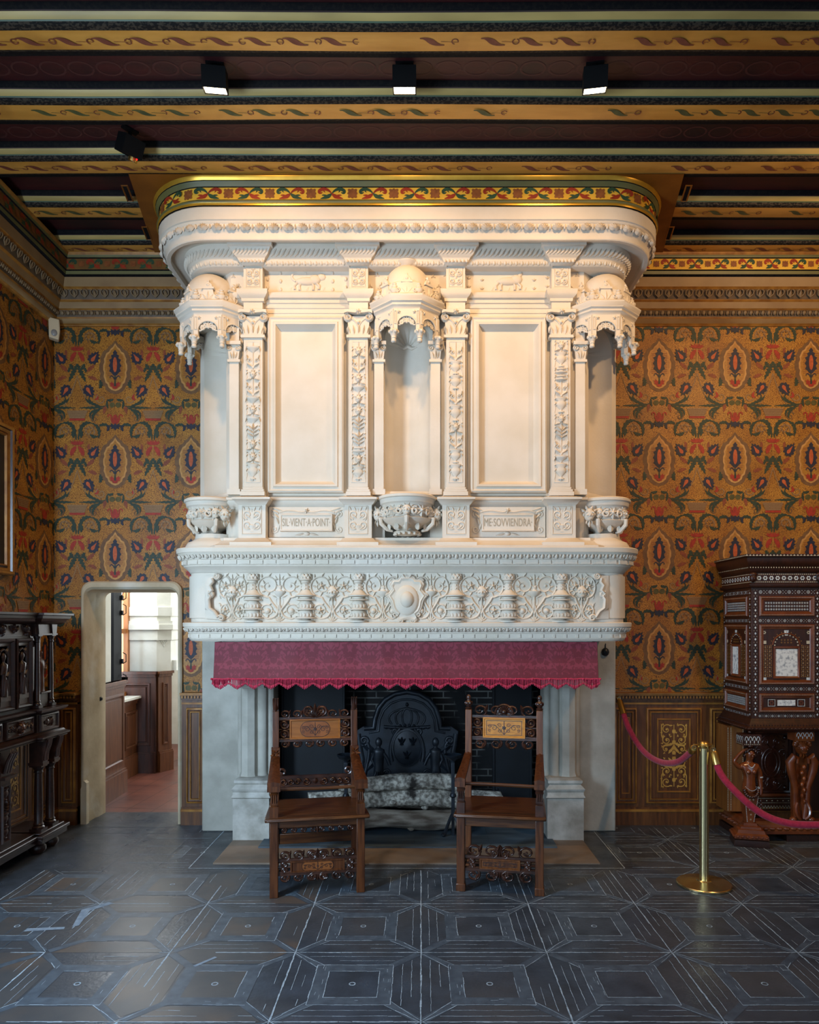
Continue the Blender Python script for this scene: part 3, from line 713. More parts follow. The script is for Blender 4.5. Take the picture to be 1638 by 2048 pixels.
# ---------------------------------------------------------------- wainscot
def grotesque_inlay(mb, fr, w, h, mi, c=.0012):
    """flat gold arabesque filling a w x h panel (origin bottom centre)"""
    def sc(ca, cb, r, a0, tn, s_): return [((s_*ca)*w + s_*x*w, cb*h + y*w) for x, y in spiral(0, 0, r, r*.2, a0, tn, 16)]
    for up in (0, 1):
        g = (lambda p: p) if not up else (lambda p: [(a, h-b) for a, b in p])
        for s_ in (-1, 1):
            for (ca, cb, r, a0, tn) in ((.27, .11, .19, -2.4, 1.1), (.27, .27, .17, -1.2, 1.2), (.3, .4, .13, -2, 1.1)):
                mb.stroke(fr, g(sc(ca, cb, r, a0, tn, s_)), lambda t: w*(.02*(1-t*.4)), mi, c)
                for k in range(4):
                    a = k*1.5+cb*9; q = (s_*ca*w+math.cos(a)*r*w*1.05, cb*h+math.sin(a)*r*w*1.05)
                    mb.stroke(fr, g([q, (q[0]+math.cos(a+.7)*w*.09, q[1]+math.sin(a+.7)*w*.09)]), lambda t: w*.035*(1-t)+.0004, mi, c)
                mb.poly(fr, g([(s_*ca*w+w*.045*math.cos(k), cb*h+w*.045*math.sin(k)) for k in range(6)]), mi, c)
            mb.stroke(fr, g([(s_*w*.46, .03*h), (s_*w*.46, .2*h), (s_*w*.42, .24*h)]), w*.018, mi, c)
            mb.stroke(fr, g(bez((0, .3*h), (s_*.1*w, .36*h), (s_*.3*w, .33*h), (s_*.4*w, .36*h), 8)), lambda t: w*(.015+.03*math.sin(PI*t)), mi, c)
            mb.stroke(fr, g(bez((0, .33*h), (s_*.04*w, .42*h), (s_*.16*w, .43*h), (s_*.2*w, .47*h), 8)), lambda t: w*(.012+.035*math.sin(PI*t)), mi, c)
        mb.stroke(fr, g([(0, .04*h), (0, .45*h)]), w*.014, mi, c)
        for b in (.14, .3, .46): mb.poly(fr, g([(w*.07*math.cos(k*PI/4), b*h+w*(.1 if k % 2 else .06)*math.sin(k*PI/4)) for k in range(8)]), mi, c+.0002)
PM = [(0, 0), (.004, .012), (.014, .016), (.018, .006), (.03, .004), (.034, .012), (.04, .012), (.045, -.004)]
PMM = [1, 1, 0, 0, 1, 1, 0]
def wainscot(name, fr, segs, L, label, z1=1.122, h=.05):
    """segs: (a0, a1, kind) panels; fr origin at floor on the wall, h = projection"""
    mb = MB(); f = Fr(fr.o + fr.n*h, fr.u, fr.v, fr.n)
    mb.box(0, L, 0, z1-.07, -h, 0, 0, Fr(f.o, f.u, f.v, f.n)) if False else None
    mb.box(0, L, 0, z1-.06, -h+.002, 0, 0, f)
    # plinth and rails
    for a, b, c, mi in ((0, .115, .025, 0), (.115, .135, .03, 1), (.135, .15, .015, 0), (z1-.1, z1-.085, .008, 1), (z1-.062, z1-.048, .022, 0), (z1-.048, z1-.022, .03, 2), (z1-.022, z1-.008, .05, 1), (z1-.008, z1, .058, 1)):
        mb.box(0, L, a, b, -h+.002, c, mi, f)
    x = .01
    while x < L-.01:
        mb.box(x, x+.014, z1-.046, z1-.026, .03, .042, 1, f); x += .027
    inl = []
    for a0, a1, kind in segs:
        if kind == 'n':
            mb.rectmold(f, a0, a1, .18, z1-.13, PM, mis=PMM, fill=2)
            i = .065
            if a1-a0 > .17: mb.rectmold(f, a0+.06, a1-.06, .26, z1-.21, [(0, 0), (.002, .003), (.008, .003), (.01, 0)], mi=1)
        else:
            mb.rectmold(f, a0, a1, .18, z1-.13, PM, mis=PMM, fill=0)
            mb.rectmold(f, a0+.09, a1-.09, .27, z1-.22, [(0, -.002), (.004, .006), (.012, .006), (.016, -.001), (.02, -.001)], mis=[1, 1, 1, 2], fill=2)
            inl.append((a0, a1))
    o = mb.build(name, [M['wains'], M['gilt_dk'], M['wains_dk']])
    tag(o, label, 'wainscot', kind='structure')
    for a0, a1 in inl:
        mb = MB(); grotesque_inlay(mb, f.at((a0+a1)/2, .30), (a1-a0)-.24, z1-.22-.30-.03, 0, .004)
        mb.build('marquetry_panel', M['inlay'], o, smooth=0)
    return o
bw = lambda x: Fr((x, WALL, 0), (1, 0, 0), (0, 0, 1), (0, -1, 0))
wainscot('trim_3', bw(1.584), [(.06, .25, 'n'), (.33, .80, 'i'), (.87, 1.06, 'n'), (1.13, 1.6, 'i'), (1.7, 1.9, 'n'), (1.98, 2.45, 'i')], RIGHT-1.584, 'panelled wood wainscot between the fireplace and the inlaid cabinet')
wainscot('trim_4', bw(LEFT+.06), [(.03, .15, 'n')], -2.92-LEFT-.06, 'narrow wood wainscot in the corner left of the doorway')
wainscot('trim_5', bw(-2.035), [(.04, .19, 'n')], -1.82+2.035, 'narrow wood wainscot between the doorway and the fireplace')
wainscot('trim_6', Fr((LEFT, 3.2, 0), (0, 1, 0), (0, 0, 1), (1, 0, 0)), [(.05, .25, 'n'), (.33, .8, 'i'), (.87, 1.07, 'n'), (1.15, 1.62, 'i'), (1.7, 1.9, 'n'), (1.97, 2.44, 'i'), (2.52, 2.74, 'n')], WALL-3.2-.01, 'panelled wood wainscot along the left side wall behind the black cabinet')

# ---------------------------------------------------------------- doorway and the room beyond
def arch_pts(x0, x1, z1, r, n=5):
    P = [(x0, 0)]
    for i in range(n+1): a = PI - PI/2*i/n; P.append((x0+r+r*math.cos(a), z1-r+r*math.sin(a)))
    for i in range(n+1): a = PI/2 - PI/2*i/n; P.append((x1-r+r*math.cos(a), z1-r+r*math.sin(a)))
    return P + [(x1, 0)]
mb = MB()
rows = []
for (dx, dz, y, r) in ((.035, .068, WALL, .09), (.035, .068, WALL-.03, .09), (.022, .055, WALL-.045, .085), (.008, .02, WALL-.045, .08), (0, 0, WALL-.025, .07), (-.0, -.0, 6.32, .065), (-.012, -.012, 6.34, .06), (-.012, -.012, 6.49, .06)):
    rows.append([(a, y, b) for a, b in arch_pts(DX0-dx, DX1+dx, DZ+dz, r)])
mb.grid(rows, 0)
mb.prism([(0, 0), (.05, 0), (.05, .35), (.03, .37), (.0, .3)], -.05, -.0, Fr((DX0-.03, WALL-.05, 0), (1, 0, 0), (0, 0, 1), (0, -1, 0)), 0)
M['door_stone'] = mat('doorway_stone', '#d0bfa0', '#b7a486', 4, 6, .8, bump=.25, bscale=22, c3='#d8d2c4', scale3=3, lo3=.55, hi3=.75)
o = mb.build('door_1', [M['door_stone']]); tag(o, 'round-cornered pale stone doorway open to a bright passage', 'doorway', kind='structure')
mb = MB(); mb.prism([(-.012, 0), (.0, .0), (.0, .035), (-.012, .035)], 0, .03, Fr((DX0+.016, 6.40, 1.02), (1, 0, 0), (0, 0, 1), (0, -1, 0)), 0)
mb.prism([(-.02, .006), (-.012, .006), (-.012, .028), (-.02, .028)], .004, .026, Fr((DX0+.04, 6.40, 1.02), (1, 0, 0), (0, 0, 1), (0, -1, 0)), 0)
mb.build('latch_keeper', M['black'], o)
# passage floor, walls
mb = MB(); mb.face([(-3.6, 6.5, .0), (-1.0, 6.5, .0), (-1.0, 10.2, .0), (-3.6, 10.2, .0)], 0)
for k in range(12):
    y = 6.6 + k*.3; mb.stroke(frr, [(-3.3, y+.12), (-1.6, y-.1)], .003, 1, .001); mb.stroke(frr, [(-3.2+k*.25, 6.5), (-3.0+k*.25, 10)], .003, 1, .001)
tag(mb.build('floor', [M['redtile'], M['oak_dk']], smooth=0), 'worn red clay tile floor of the passage beyond the doorway', 'floor', kind='structure')
def wall_q(name, P, m, label):
    mb = MB(); mb.face(P, 0); return tag(mb.build(name, m, smooth=0), label, 'wall', kind='structure')
wall_q('wall_left', [(-3.12, 6.5, 0), (-3.12, 7.22, 0), (-3.12, 7.22, 3.2), (-3.12, 6.5, 3.2)], M['plaster'], 'white plaster wall inside the passage before its window')
wall_q('wall_right', [(-1.0, 6.5, 0), (-1.0, 10.2, 0), (-1.0, 10.2, 3.2), (-1.0, 6.5, 3.2)], M['plaster'], 'white plaster wall on the near side of the passage')
wall_q('wall_back', [(-3.6, 10.2, 0), (-1.0, 10.2, 0), (-1.0, 10.2, 3.2), (-3.6, 10.2, 3.2)], M['plaster'], 'bright white plaster wall closing the passage')
wall_q('wall_left', [(-3.6, 8.9, 0), (-3.6, 10.2, 0), (-3.6, 10.2, 3.2), (-3.6, 8.9, 3.2)], M['plaster'], 'bright white plaster wall at the far end of the passage')
wall_q('wall_front', [(-3.6, 6.49, 2.05), (-1.0, 6.49, 2.05), (-1.0, 6.49, 3.2), (-3.6, 6.49, 3.2)], M['plaster'], 'plaster wall over the passage side of the doorway')
wall_q('wall_front', [(-2.05, 6.49, 0), (-1.3, 6.49, 0), (-1.3, 6.49, 2.05), (-2.05, 6.49, 2.05)], M['plaster'], 'plaster wall beside the passage side of the doorway')
mb = MB(); mb.face([(-3.6, 6.49, 3.2), (-1.0, 6.49, 3.2), (-1.0, 10.2, 3.2), (-3.6, 10.2, 3.2)], 0)
tag(mb.build('ceiling', M['plaster'], smooth=0), 'white plaster ceiling of the passage', 'ceiling', kind='structure')
def panelled(name, fr, L, z1, mats, label, cap=.03, plinth=.22, n=1):
    mb = MB(); mb.box(0, L, 0, z1, -.06, 0, 0, fr)
    mb.box(-.0, L, 0, plinth, 0, .03, 0, fr); mb.box(0, L, plinth, plinth+.02, 0, .02, 0, fr); mb.box(-.01, L+.01, z1-.03, z1, -.06, cap, 0, fr); mb.box(0, L, z1-.06, z1-.03, 0, cap*.5, 0, fr)
    w = L/n
    for i in range(n): mb.rectmold(fr, i*w+.06, (i+1)*w-.06, plinth+.09, z1-.13, [(0, 0), (.005, .016), (.02, .018), (.03, .004), (.045, .0), (.05, .012), (.06, .012)], fill=0)
    return tag(mb.build(name, mats), label, 'wainscot', kind='structure')
panelled('trim_7', Fr((-2.99, 6.62, 0), (-.05, 1, 0), (0, 0, 1), (1, .05, 0)), .70, 1.134, M['oak'], 'tall oak wainscot panel just inside the passage on its left')
panelled('trim_8', Fr((-3.26, 7.36, 0), (0, 1, 0), (0, 0, 1), (1, 0, 0)), .92, .86, M['oak'], 'low oak panel under the passage window', n=2)
mb = MB(); mb.box(-3.5, -3.2, 7.36, 8.26, .86, .885, 0)
tag(mb.build('trim_9', M['plaster']), 'white stone sill of the passage window', 'sill', kind='structure')
# passage window: bright panes, dark iron casement
wn = empty('window_1', (-3.42, 7.85, .9)); tag(wn, 'tall casement window with dark iron fittings in the passage', 'window', kind='structure')
mb = MB()
for y0, y1 in ((7.34, 7.42), (7.86, 7.9), (8.22, 8.28)): mb.box(-3.44, -3.36, y0, y1, .88, 3.0, 0)
for z in (.88, 1.6, 2.3, 2.95): mb.box(-3.44, -3.37, 7.34, 8.28, z, z+.05, 0)
mb.build('casement', M['oak_or'], wn)
mb = MB(); mb.box(-3.25, -3.22, 7.52, 7.72, .9, 3.0, 0)
for z in (1.05, 1.28, 1.8, 1.96): mb.box(-3.225, -3.2, 7.69, 7.72, z, z+.05, 0); mb.tube([(-3.2, 7.7, z), (-3.165, 7.7, z+.02), (-3.165, 7.7, z+.1), (-3.2, 7.7, z+.12)], .005, 5)
mb.build('iron_bolt', M['black'], wn)
gm = bpy.data.materials.new('window_glass'); gm.use_nodes = True
bs = gm.node_tree.nodes['Principled BSDF']; bs.inputs['Base Color'].default_value = (1, 1, 1, 1); bs.inputs['Transmission Weight'].default_value = 1; bs.inputs['Roughness'].default_value = .05; bs.inputs['IOR'].default_value = 1.1
mb = MB(); mb.face([(-3.41, 7.4, .92), (-3.41, 8.24, .92), (-3.41, 8.24, 2.96), (-3.41, 7.4, 2.96)])
mb.build('pane', gm, wn, smooth=0)
# stone pier with dark oak skirt
mb = MB()
def oct_(x0, x1, y0, y1, c): return [(x0, y1), (x0, y0), (x1-c, y0), (x1, y0+c), (x1, y1)]
for z0, z1, g in ((1.16, 1.52, .0), (1.52, 1.64, .015), (1.64, 1.70, .04), (1.70, 1.74, .03), (1.74, 1.80, .0), (1.80, 1.9, .02), (1.9, 3.2, 0)):
    P = oct_(-3.5-g, -2.93+g, 8.28-g, 8.75, .12)
    mb.prism(P, z0, z1, Fr((0, 0, 0), (1, 0, 0), (0, 1, 0), (0, 0, 1)))
mb.box(-3.0, -2.88, 8.45, 8.7, 1.16, 1.28)
fd = Fr((-2.99, 8.34, 1.7), (.707, .707, 0), (0, 0, 1), (.707, -.707, 0)); 
for k in (0, 1): mb.rectmold(Fr(fd(0, -.18), (fd.u*.5+fd.v*.87).normalized(), (fd.v*.87-fd.u*.5).normalized(), fd.n), -.05+k*.02, .05-k*.02, -.05+k*.02, .05-k*.02, [(0, .0), (.004, .008), (.01, .008), (.012, 0)])
tag(mb.build('stone_pier', M['plaster']), 'white plastered stone pier with moulded cap in the passage', 'pier', kind='structure')
panelled('trim_10', Fr((-3.5, 8.22, 0), (1, 0, 0), (0, 0, 1), (0, -1, 0)), .46, 1.16, M['oak_dk'], 'dark worn oak boarding round the foot of the white pier')
panelled('trim_11', Fr((-3.02, 8.25, 0), (.42, .9, 0), (0, 0, 1), (.9, -.42, 0)), .21, 1.16, M['oak'], 'narrow oak panel on the right face of the white pier')
mb = MB(); mb.box(-2.93, -2.80, 9.3, 9.36, 0, 3.1); mb.box(-2.8, -2.45, 9.33, 9.36, 0, 1.05); mb.box(-2.93, -2.86, 9.27, 9.3, 1.3, 1.4, 1); mb.box(-2.93, -2.86, 9.27, 9.3, 2.1, 2.2, 1)
tag(mb.build('window_2', [M['oak_or'], M['black']]), 'orange oak shutter of the far passage window', 'window', kind='structure')
# ================================================================ the chimney-piece
fp = empty('fireplace', (FX, WALL, 0), 0, 'monumental carved white stone fireplace with canopied niches rising to the ceiling', 'fireplace')
ST, SO, SD = M['stone'], M['stone_old'], M['stone_dirty']
# ---- jambs
for s_ in (-1, 1):
    mb = MB(); x0, x1 = sorted((FX+s_*1.70, FX+s_*1.12))
    mb.box(x0, x1, 5.89, WALL, 0, 1.72)
    mb.build('jamb_wall', SO, fp, bevel=.012)
    # clustered pilaster on a moulded base
    xo, xi = FX+s_*1.375, FX+s_*1.09
    mb = MB(); x0, x1 = sorted((xo, xi)); 
    def ring(x0, x1, y0, prof):
        mb.sweep([(x0, 5.92), (x0, y0), (x1, y0), (x1, 5.92)], prof)
        o, z = prof[-1]; mb.face([(x0-o, y0-o, z), (x1+o, y0-o, z), (x1+o, 5.92, z), (x0-o, 5.92, z)])
    ring(x0+.0, x1, 5.62, [(0, 0), (0, .335), (.012, .345), (.0, .365), (.0, .385)])
    xi0, xi1 = x0+.02, x1-.02
    ring(xi0, xi1, 5.64, [(.015, .385), (.025, .395), (.03, .41), (.012, .43), (.0, .44), (.012, .455), (.012, .475), (-.02, .49)])
    mb.build('pilaster_base', SD, fp)
    mb = MB()
    xc = (xo+xi)/2
    mb.lathe((xc+s_*.045, 5.77, 0), [(.085, .48), (.072, .52), (.072, 1.60), (.085, 1.62)], 8, fr=None)
    mb.lathe((xc-s_*.055, 5.78, 0), [(.05, .48), (.04, .52), (.04, 1.62)], 12)
    mb.lathe((xc-s_*.11, 5.82, 0), [(.045, .48), (.034, .52), (.034, 1.62)], 12)
    mb.lathe((xc+s_*.125, 5.81, 0), [(.03, .48), (.026, .52), (.026, 1.62)], 10)
    mb.box(x0+.03, x1-.03, 5.80, 5.95, .46, 1.62)
    mb.build('pilaster_shaft', SO, fp, smooth=30)
    mb = MB()
    mb.prism([(5.62, 1.62), (5.16, 1.62), (5.16, 1.52), (5.4, 1.47), (5.6, 1.3), (5.64, 1.2), (5.9, 1.2), (5.9, 1.62)], -.1, .1, Fr((xc, 0, 0), (0, 1, 0), (0, 0, 1), (1, 0, 0)))
    mb.build('corbel', SO, fp)
mb = MB(); mb.box(FX-1.38, FX+1.38, 5.55, 5.7, 1.40, 1.62); mb.box(FX-1.12, FX+1.12, 5.7, 5.95, 1.45, 1.72)
mb.build('lintel', SO, fp)
# firebox
mb = MB(); mb.face([(FX-1.2, 6.42, 0), (FX+1.2, 6.42, 0), (FX+1.2, 6.42, 1.95), (FX-1.2, 6.42, 1.95)])
mb.face([(FX-1.2, 6.42, 1.95), (FX+1.2, 6.42, 1.95), (FX+1.2, 5.9, 1.95), (FX-1.2, 5.9, 1.95)])
mb.box(FX-1.12, FX+1.12, 6.2, 6.42, 0, .115)
mb.build('firebox_back', M['brick'], fp, smooth=0)
for s_ in (-1, 1):
    mb = MB(); x = FX+s_*1.15; mb.face([(x, 5.9, 0), (x, 6.42, 0), (x, 6.42, 1.95), (x, 5.9, 1.95)])
    mb.build('firebox_side', M['soot'], fp, smooth=0)
mb = MB(); mb.box(FX-1.13, FX+1.13, 5.42, 6.25, -.02, .022); 
for x in (-.5, .05, .62): mb.box(FX+x, FX+x+.006, 5.42, 6.25, .022, .0235)
mb.build('firebox_floor', M['hearth_floor'], fp, bevel=.006)
mb = MB(); mb.prism([(-1.375, 5.08), (1.37, 5.08), (1.37, 5.9), (-1.375, 5.9)], -.02, .011, Fr((FX, 0, 0), (1, 0, 0), (0, 1, 0), (0, 0, 1)))
mb.build('hearth_slab', M['slab'], fp, bevel=.004)

# ---- mantel
MP = rrect(FX, 1.575, 5.10, WALL, .15)
def capz(mb, path, off, z, mi=0):
    mb.face([(x, y, z) for x, y in opath(path, off)], mi)
mb = MB(); mb.sweep(MP, [(0, 1.70), (0, 2.08)]); mb.build('mantel_frieze', ST, fp, smooth=40)
mb = MB()
LC = [(-.06, 1.582), (.0, 1.582), (.005, 1.59), (.012, 1.594), (.012, 1.60), (.016, 1.602), (.016, 1.634), (.022, 1.638), (.022, 1.645), (.03, 1.65), (.048, 1.674), (.05, 1.682), (.057, 1.684), (.059, 1.71), (.054, 1.714), (0, 1.716)]
mb.sweep(MP, LC); capz(mb, MP, -.06, 1.582)
for s in along(MP, .016, .0815):
    f = pfr(s, 1.606); mb.box(-.008, .008, 0, .024, -.002, .006, 0, f)
for s in along(MP, .036, .05):
    f = pfr(s, 1.65); f = Fr(f.o, f.u, (f.v + f.n*.7).normalized(), (f.n - f.v*.7).normalized())
    mb.leaf(f, 0, -.002, PI/2, .034, .026, .006); mb.htube(f, spiral(.024, .016, .011, .003, 0, 1.2, 8), .0035, 1.2, n=3)
mb.build('lower_cornice', ST, fp)
mb = MB()
UC = [(0, 2.066), (.008, 2.07), (.012, 2.078), (.02, 2.086), (.034, 2.10), (.05, 2.112), (.052, 2.12), (.06, 2.122), (.06, 2.156), (.066, 2.158), (.07, 2.166), (.088, 2.196), (.092, 2.2), (.092, 2.204), (.10, 2.206), (.104, 2.236), (.098, 2.242), (0, 2.25)]
mb.sweep(MP, UC); capz(mb, MP, 0, 2.25)
for s in along(MP, .06, .092):
    f = pfr(s, 2.126); mb.box(-.034, .034, 0, .026, -.002, .006, 0, f)
for s in along(MP, .074, .05):
    f = pfr(s, 2.162); f = Fr(f.o, f.u, (f.v + f.n*.65).normalized(), (f.n - f.v*.65).normalized())
    mb.leaf(f, 0, 0, PI/2, .036, .03, .008); mb.blob(f, .025, .02, .008, .014, .006, 6, 2)
mb.build('upper_cornice', ST, fp)
# ---- frieze carving
ZF = 1.716; HF = .35
def mask(mb, fr, s=1):
    mb.blob(fr, 0, 0, .036*s, .046*s, .034*s, 12, 4)
    mb.blob(fr, 0, -.004*s, .008*s, .016*s, .048*s, 6, 3); mb.blob(fr, 0, -.03*s, .02*s, .014*s, .036*s, 8, 3)
    for k in (-1, 1):
        mb.blob(fr, k*.017*s, -.006*s, .013*s, .012*s, .037*s, 6, 3); mb.htube(fr, [(k*.004*s, .012*s), (k*.016*s, .018*s), (k*.028*s, .01*s)], .005*s, 1, c0=.026*s)
        mb.leaf(fr, k*.03*s, .02*s, PI/2-k*.9, .03*s, .022*s, .02*s); mb.leaf(fr, k*.012*s, .034*s, PI/2-k*.4, .032*s, .02*s, .02*s)
        mb.leaf(fr, k*.014*s, -.04*s, -PI/2+k*.3, .026*s, .014*s, .02*s); mb.blob(fr, k*.036*s, 0, .008*s, .014*s, .02*s, 6, 2)
    mb.leaf(fr, 0, -.038*s, -PI/2, .034*s, .016*s, .024*s); mb.htube(fr, [(-.012*s, -.027*s), (0, -.03*s), (.012*s, -.027*s)], .003*s, 1, c0=.034*s)
def scroll_unit(mb, fr, kind, wide=1.0):
    tp = lambda r: (lambda t: r*1.55*(1-.5*t))
    mb.htube(fr, [(0, .005), (0, .10), (0, .2), (0, .29)], .006, 1.6)
    for a in (.5, 1.1, PI/2, PI-1.1, PI-.5): mb.leaf(fr, 0, .008, a, .045, .02, .012)
    for k in (-1, 1):
        m = lambda P: [(k*a*wide, b) for a, b in P]
        mb.htube(fr, m(bez((.004, .12), (.01, .06), (.02, .03), (.08, .025), 6) + spiral(.085, .082, .057, .016, -PI/2, 1.35, 20)), tp(.0055), 1.7)
        mb.htube(fr, m(bez((.0, .06), (.01, .1), (.05, .12), (.075, .175), 6) + spiral(.078, .258, .083, .02, -.9*PI/2+.0, 1.3, 22)[0:1] + spiral(.078, .258, .083, .02, -1.0, 1.4, 24)), tp(.0055), 1.7)
        mb.htube(fr, m(bez((0, .09), (.03, .13), (.03, .15), (.02, .17), 5)), .0035)
        mb.rosette(fr, k*.085*wide, .082, .03, .024, 5) if kind != 'vase' else mb.blob(fr, k*.085*wide, .08, .021, .021, .022, 9, 3)
        if kind != 'vase' or True: mb.rosette(fr, k*.078*wide, .258, .032, .024, 5) if kind == 'mask' else mb.blob(fr, k*.078*wide, .258, .012, .012, .012, 6, 2)
        for t in range(3, 22, 2):
            a = -1.0 + 1.4*2*PI*t/24; r = .083-.063*t/24
            mb.leaf(fr, k*(.078+r*math.cos(a))*wide, .258+r*math.sin(a), (a+.7) if k > 0 else PI-(a+.7), .034, .018, .014)
        for t in range(2, 18, 3):
            a = -PI/2+1.35*2*PI*t/20; r = .057-.041*t/20
            mb.leaf(fr, k*(.085+r*math.cos(a))*wide, .082+r*math.sin(a), (a+.7) if k > 0 else PI-(a+.7), .03, .016, .013)
        mb.leaf(fr, k*.014, .30, PI/2-k*.5, .035, .014, .01); mb.leaf(fr, k*.02, .175, PI/2-k*1.1, .04, .014, .01)
        mb.blob(fr, k*.15*wide, .135, .006, .006, .006, 6, 2); mb.leaf(fr, k*.13*wide, .165, PI/2-k*.4, .03, .012, .008)
    mb.leaf(fr, 0, .288, PI/2, .055, .016, .012); mb.htube(fr, [(-.02, .27), (0, .273), (.02, .27)], .003)
    if kind == 'mask': mask(mb, fr.at(0, .215), 1)
    else: mb.vrel(fr, 0, .165, [(.004, 0), (.012, .004), (.007, .012), (.03, .03), (.045, .05), (.045, .056), (.02, .058), (.012, .07), (.02, .085), (.006, .1)], .7)
mb = MB()
for k, u in enumerate((-1.24, -.905, -.53, .53, .905, 1.24)): scroll_unit(mb, front(FX+u, 5.10, ZF), 'mask' if k in (0, 2, 3, 5) else 'vase', 1 if abs(u) < 1.2 else .62)
for u in (-.17, .17): scroll_unit(mb, front(FX+u, 5.10, ZF), 'vase', .8)
mb.build('frieze_scrollwork', ST, fp, smooth=50)
CAND = [(.062, 0), (.062, .012), (.03, .016), (.034, .022), (.078, .026), (.078, .034), (.05, .037), (.055, .06), (.05, .078), (.04, .084), (.07, .088), (.07, .096), (.048, .10), (.052, .125), (.044, .142), (.036, .15), (.066, .156), (.066, .163), (.04, .167), (.042, .178), (.072, .184), (.074, .192), (.05, .2), (.034, .222), (.026, .23), (.03, .25), (.024, .275), (.034, .282), (.03, .292), (.045, .3), (.046, .308), (.02, .312)]
for u in (-1.094, -.72, -.345, .345, .72, 1.094):
    mb = MB(); mb.lathe((FX+u, 5.10, ZF), CAND, 16, PI, 2*PI)
    f = front(FX+u, 5.06, ZF)
    for k in range(9):
        a = (k-4)*.36; mb.ell((FX+u+.034*math.sin(a), 5.10-.034*math.cos(a), ZF+.318+.012*(k % 2)), (.014, .014, .016), 6, 4)
    for k in range(7):
        a = (k-3)*.42
        for z, r in ((.052, .056), (.115, .053)): mb.ell((FX+u+r*math.sin(a), 5.10-r*math.cos(a), ZF+z), (.009, .006, .014), 5, 3)
    for z in (.24, .262): 
        for k in (-1, 0, 1): mb.ell((FX+u+k*.026, 5.075+abs(k)*.02, ZF+z), (.012, .01, .009), 5, 3)
    mb.build('candelabrum_relief', ST, fp, smooth=45)
# shield
mb = MB(); f = front(FX, 5.10, ZF)
sh = [(0,.02),(.035,.012),(.06,.0),(.075,.02),(.06,.05),(.085,.07),(.10,.10),(.11,.15),(.135,.19),(.115,.215),(.10,.235),(.115,.27),(.10,.30),(.06,.30),(.045,.325),(.0,.33)]
sh2 = sh + [(-a, b) for a, b in sh[::-1][1:-1]]
mb.prism(sh2, 0, .022, f)
rows = []
for t, c in ((1, .022), (.9, .034), (.8, .026)):
    rows.append([f(a*t, .16+(b-.16)*t, c) for a, b in sh2])
mb.grid(rows, wrap=True); mb.face(rows[-1]); mb.blob(f, 0, .155, .085, .11, .03, 20, 5, c0=.024); mb.blob(f, 0, .16, .05, .06, .04, 16, 5, c0=.04)
for k in (-1, 1):
    m = lambda P: [(k*a, b) for a, b in P]
    edge = [(.045,.325),(.06,.30),(.10,.30),(.118,.27),(.10,.235),(.115,.215),(.138,.19),(.112,.15),(.10,.10),(.085,.07),(.06,.045)]
    mb.htube(f, m(edge), .009, 1.6, c0=.012)
    for ca, cb, a0 in ((.098, .292, 0), (.128, .187, 0), (.083, .055, 1), (.045, .012, 2)): mb.htube(f, m(spiral(ca, cb, .02, .005, a0, 1.4, 12)), .007, 2.2, c0=.012)
mb.htube(f, [(-.03, .335), (-.012, .31), (.012, .31), (.03, .335)], .01, 2, c0=.015)
mb.build('shield', ST, fp, smooth=60)
# corner parchment scrolls
for s_ in (-1, 1):
    mb = MB(); f = front(FX, 5.10, ZF)
    E = [(1.30, .02), (1.335, .035), (1.36, .075), (1.395, .10), (1.40, .16), (1.385, .185), (1.40, .2), (1.375, .225), (1.39, .26), (1.37, .285), (1.375, .31), (1.33, .33)]
    P = [(s_*a, b) for a, b in E]
    rows = [[f(s_*a, b, 0) for a, b in E], [f(s_*a, b, .04) for a, b in E], [f(s_*(a+.03), b, .03) for a, b in E], [f(s_*1.43, b*.98+.006, .018) for a, b in E]]
    path = [(x, y) for x, y in opath(MP, .012)]
    arc = [p for p in path if (p[0]-FX)*s_ > 1.42 and p[1] < 5.35]
    arc = sorted(arc, key=lambda p: p[1])
    for x, y in arc: rows.append([(x, y, ZF+b*.97+.01) for a, b in E])
    mb.grid(rows)
    mb.htube(f, P[1:11], .012, 1.8, c0=.03)
    for a, b, a0 in ((1.313, .03, 0), (1.39, .195, 1), (1.345, .325, 2.5)): mb.htube(f, [(s_*x, y) for x, y in spiral(a, b, .024, .005, a0, 1.5, 12)], .010, 2.4, c0=.02)
    sd = Fr((FX+s_*1.575, 5.25, ZF), (0, 1, 0), (0, 0, 1), (s_, 0, 0))
    for b in (.06, .16, .26): mb.htube(sd, spiral(.03, b, .04, .008, 0, 1.5, 14), .012, 1.6); 
    mb.build('corner_scroll', ST, fp, smooth=60)

# ---- overmantel body with three niches
Y1 = 5.24
h1 = 1.29; ch = .32
def niche_arc(c, t, n, r, k=14):
    return [(c[0]+t[0]*r*math.cos(PI-PI*i/k)-n[0]*r*math.sin(PI*i/k), c[1]+t[1]*r*math.cos(PI-PI*i/k)-n[1]*r*math.sin(PI*i/k)) for i in range(k+1)]
q = .70711
NR = .165
C0 = (FX, Y1); CL = (FX-h1-ch/2, Y1+ch/2); CR = (FX+h1+ch/2, Y1+ch/2)
NICHES = [(CL, (q, -q), (-q, -q), .165), (C0, (1, 0), (0, -1), NR), (CR, (q, q), (q, -q), .165)]
plan = [(FX-h1-ch, WALL), (FX-h1-ch, Y1+ch)] + niche_arc(CL, (q, -q), (-q, -q), .165) + [(FX-h1, Y1)] + niche_arc(C0, (1, 0), (0, -1), NR) + [(FX+h1, Y1)] + niche_arc(CR, (q, q), (q, -q), .165) + [(FX+h1+ch, Y1+ch), (FX+h1+ch, WALL)]
path0 = [(FX-h1-ch, WALL), (FX-h1-ch, Y1+ch), (FX-h1, Y1), (FX+h1, Y1), (FX+h1+ch, Y1+ch), (FX+h1+ch, WALL)]
ZN = 3.78
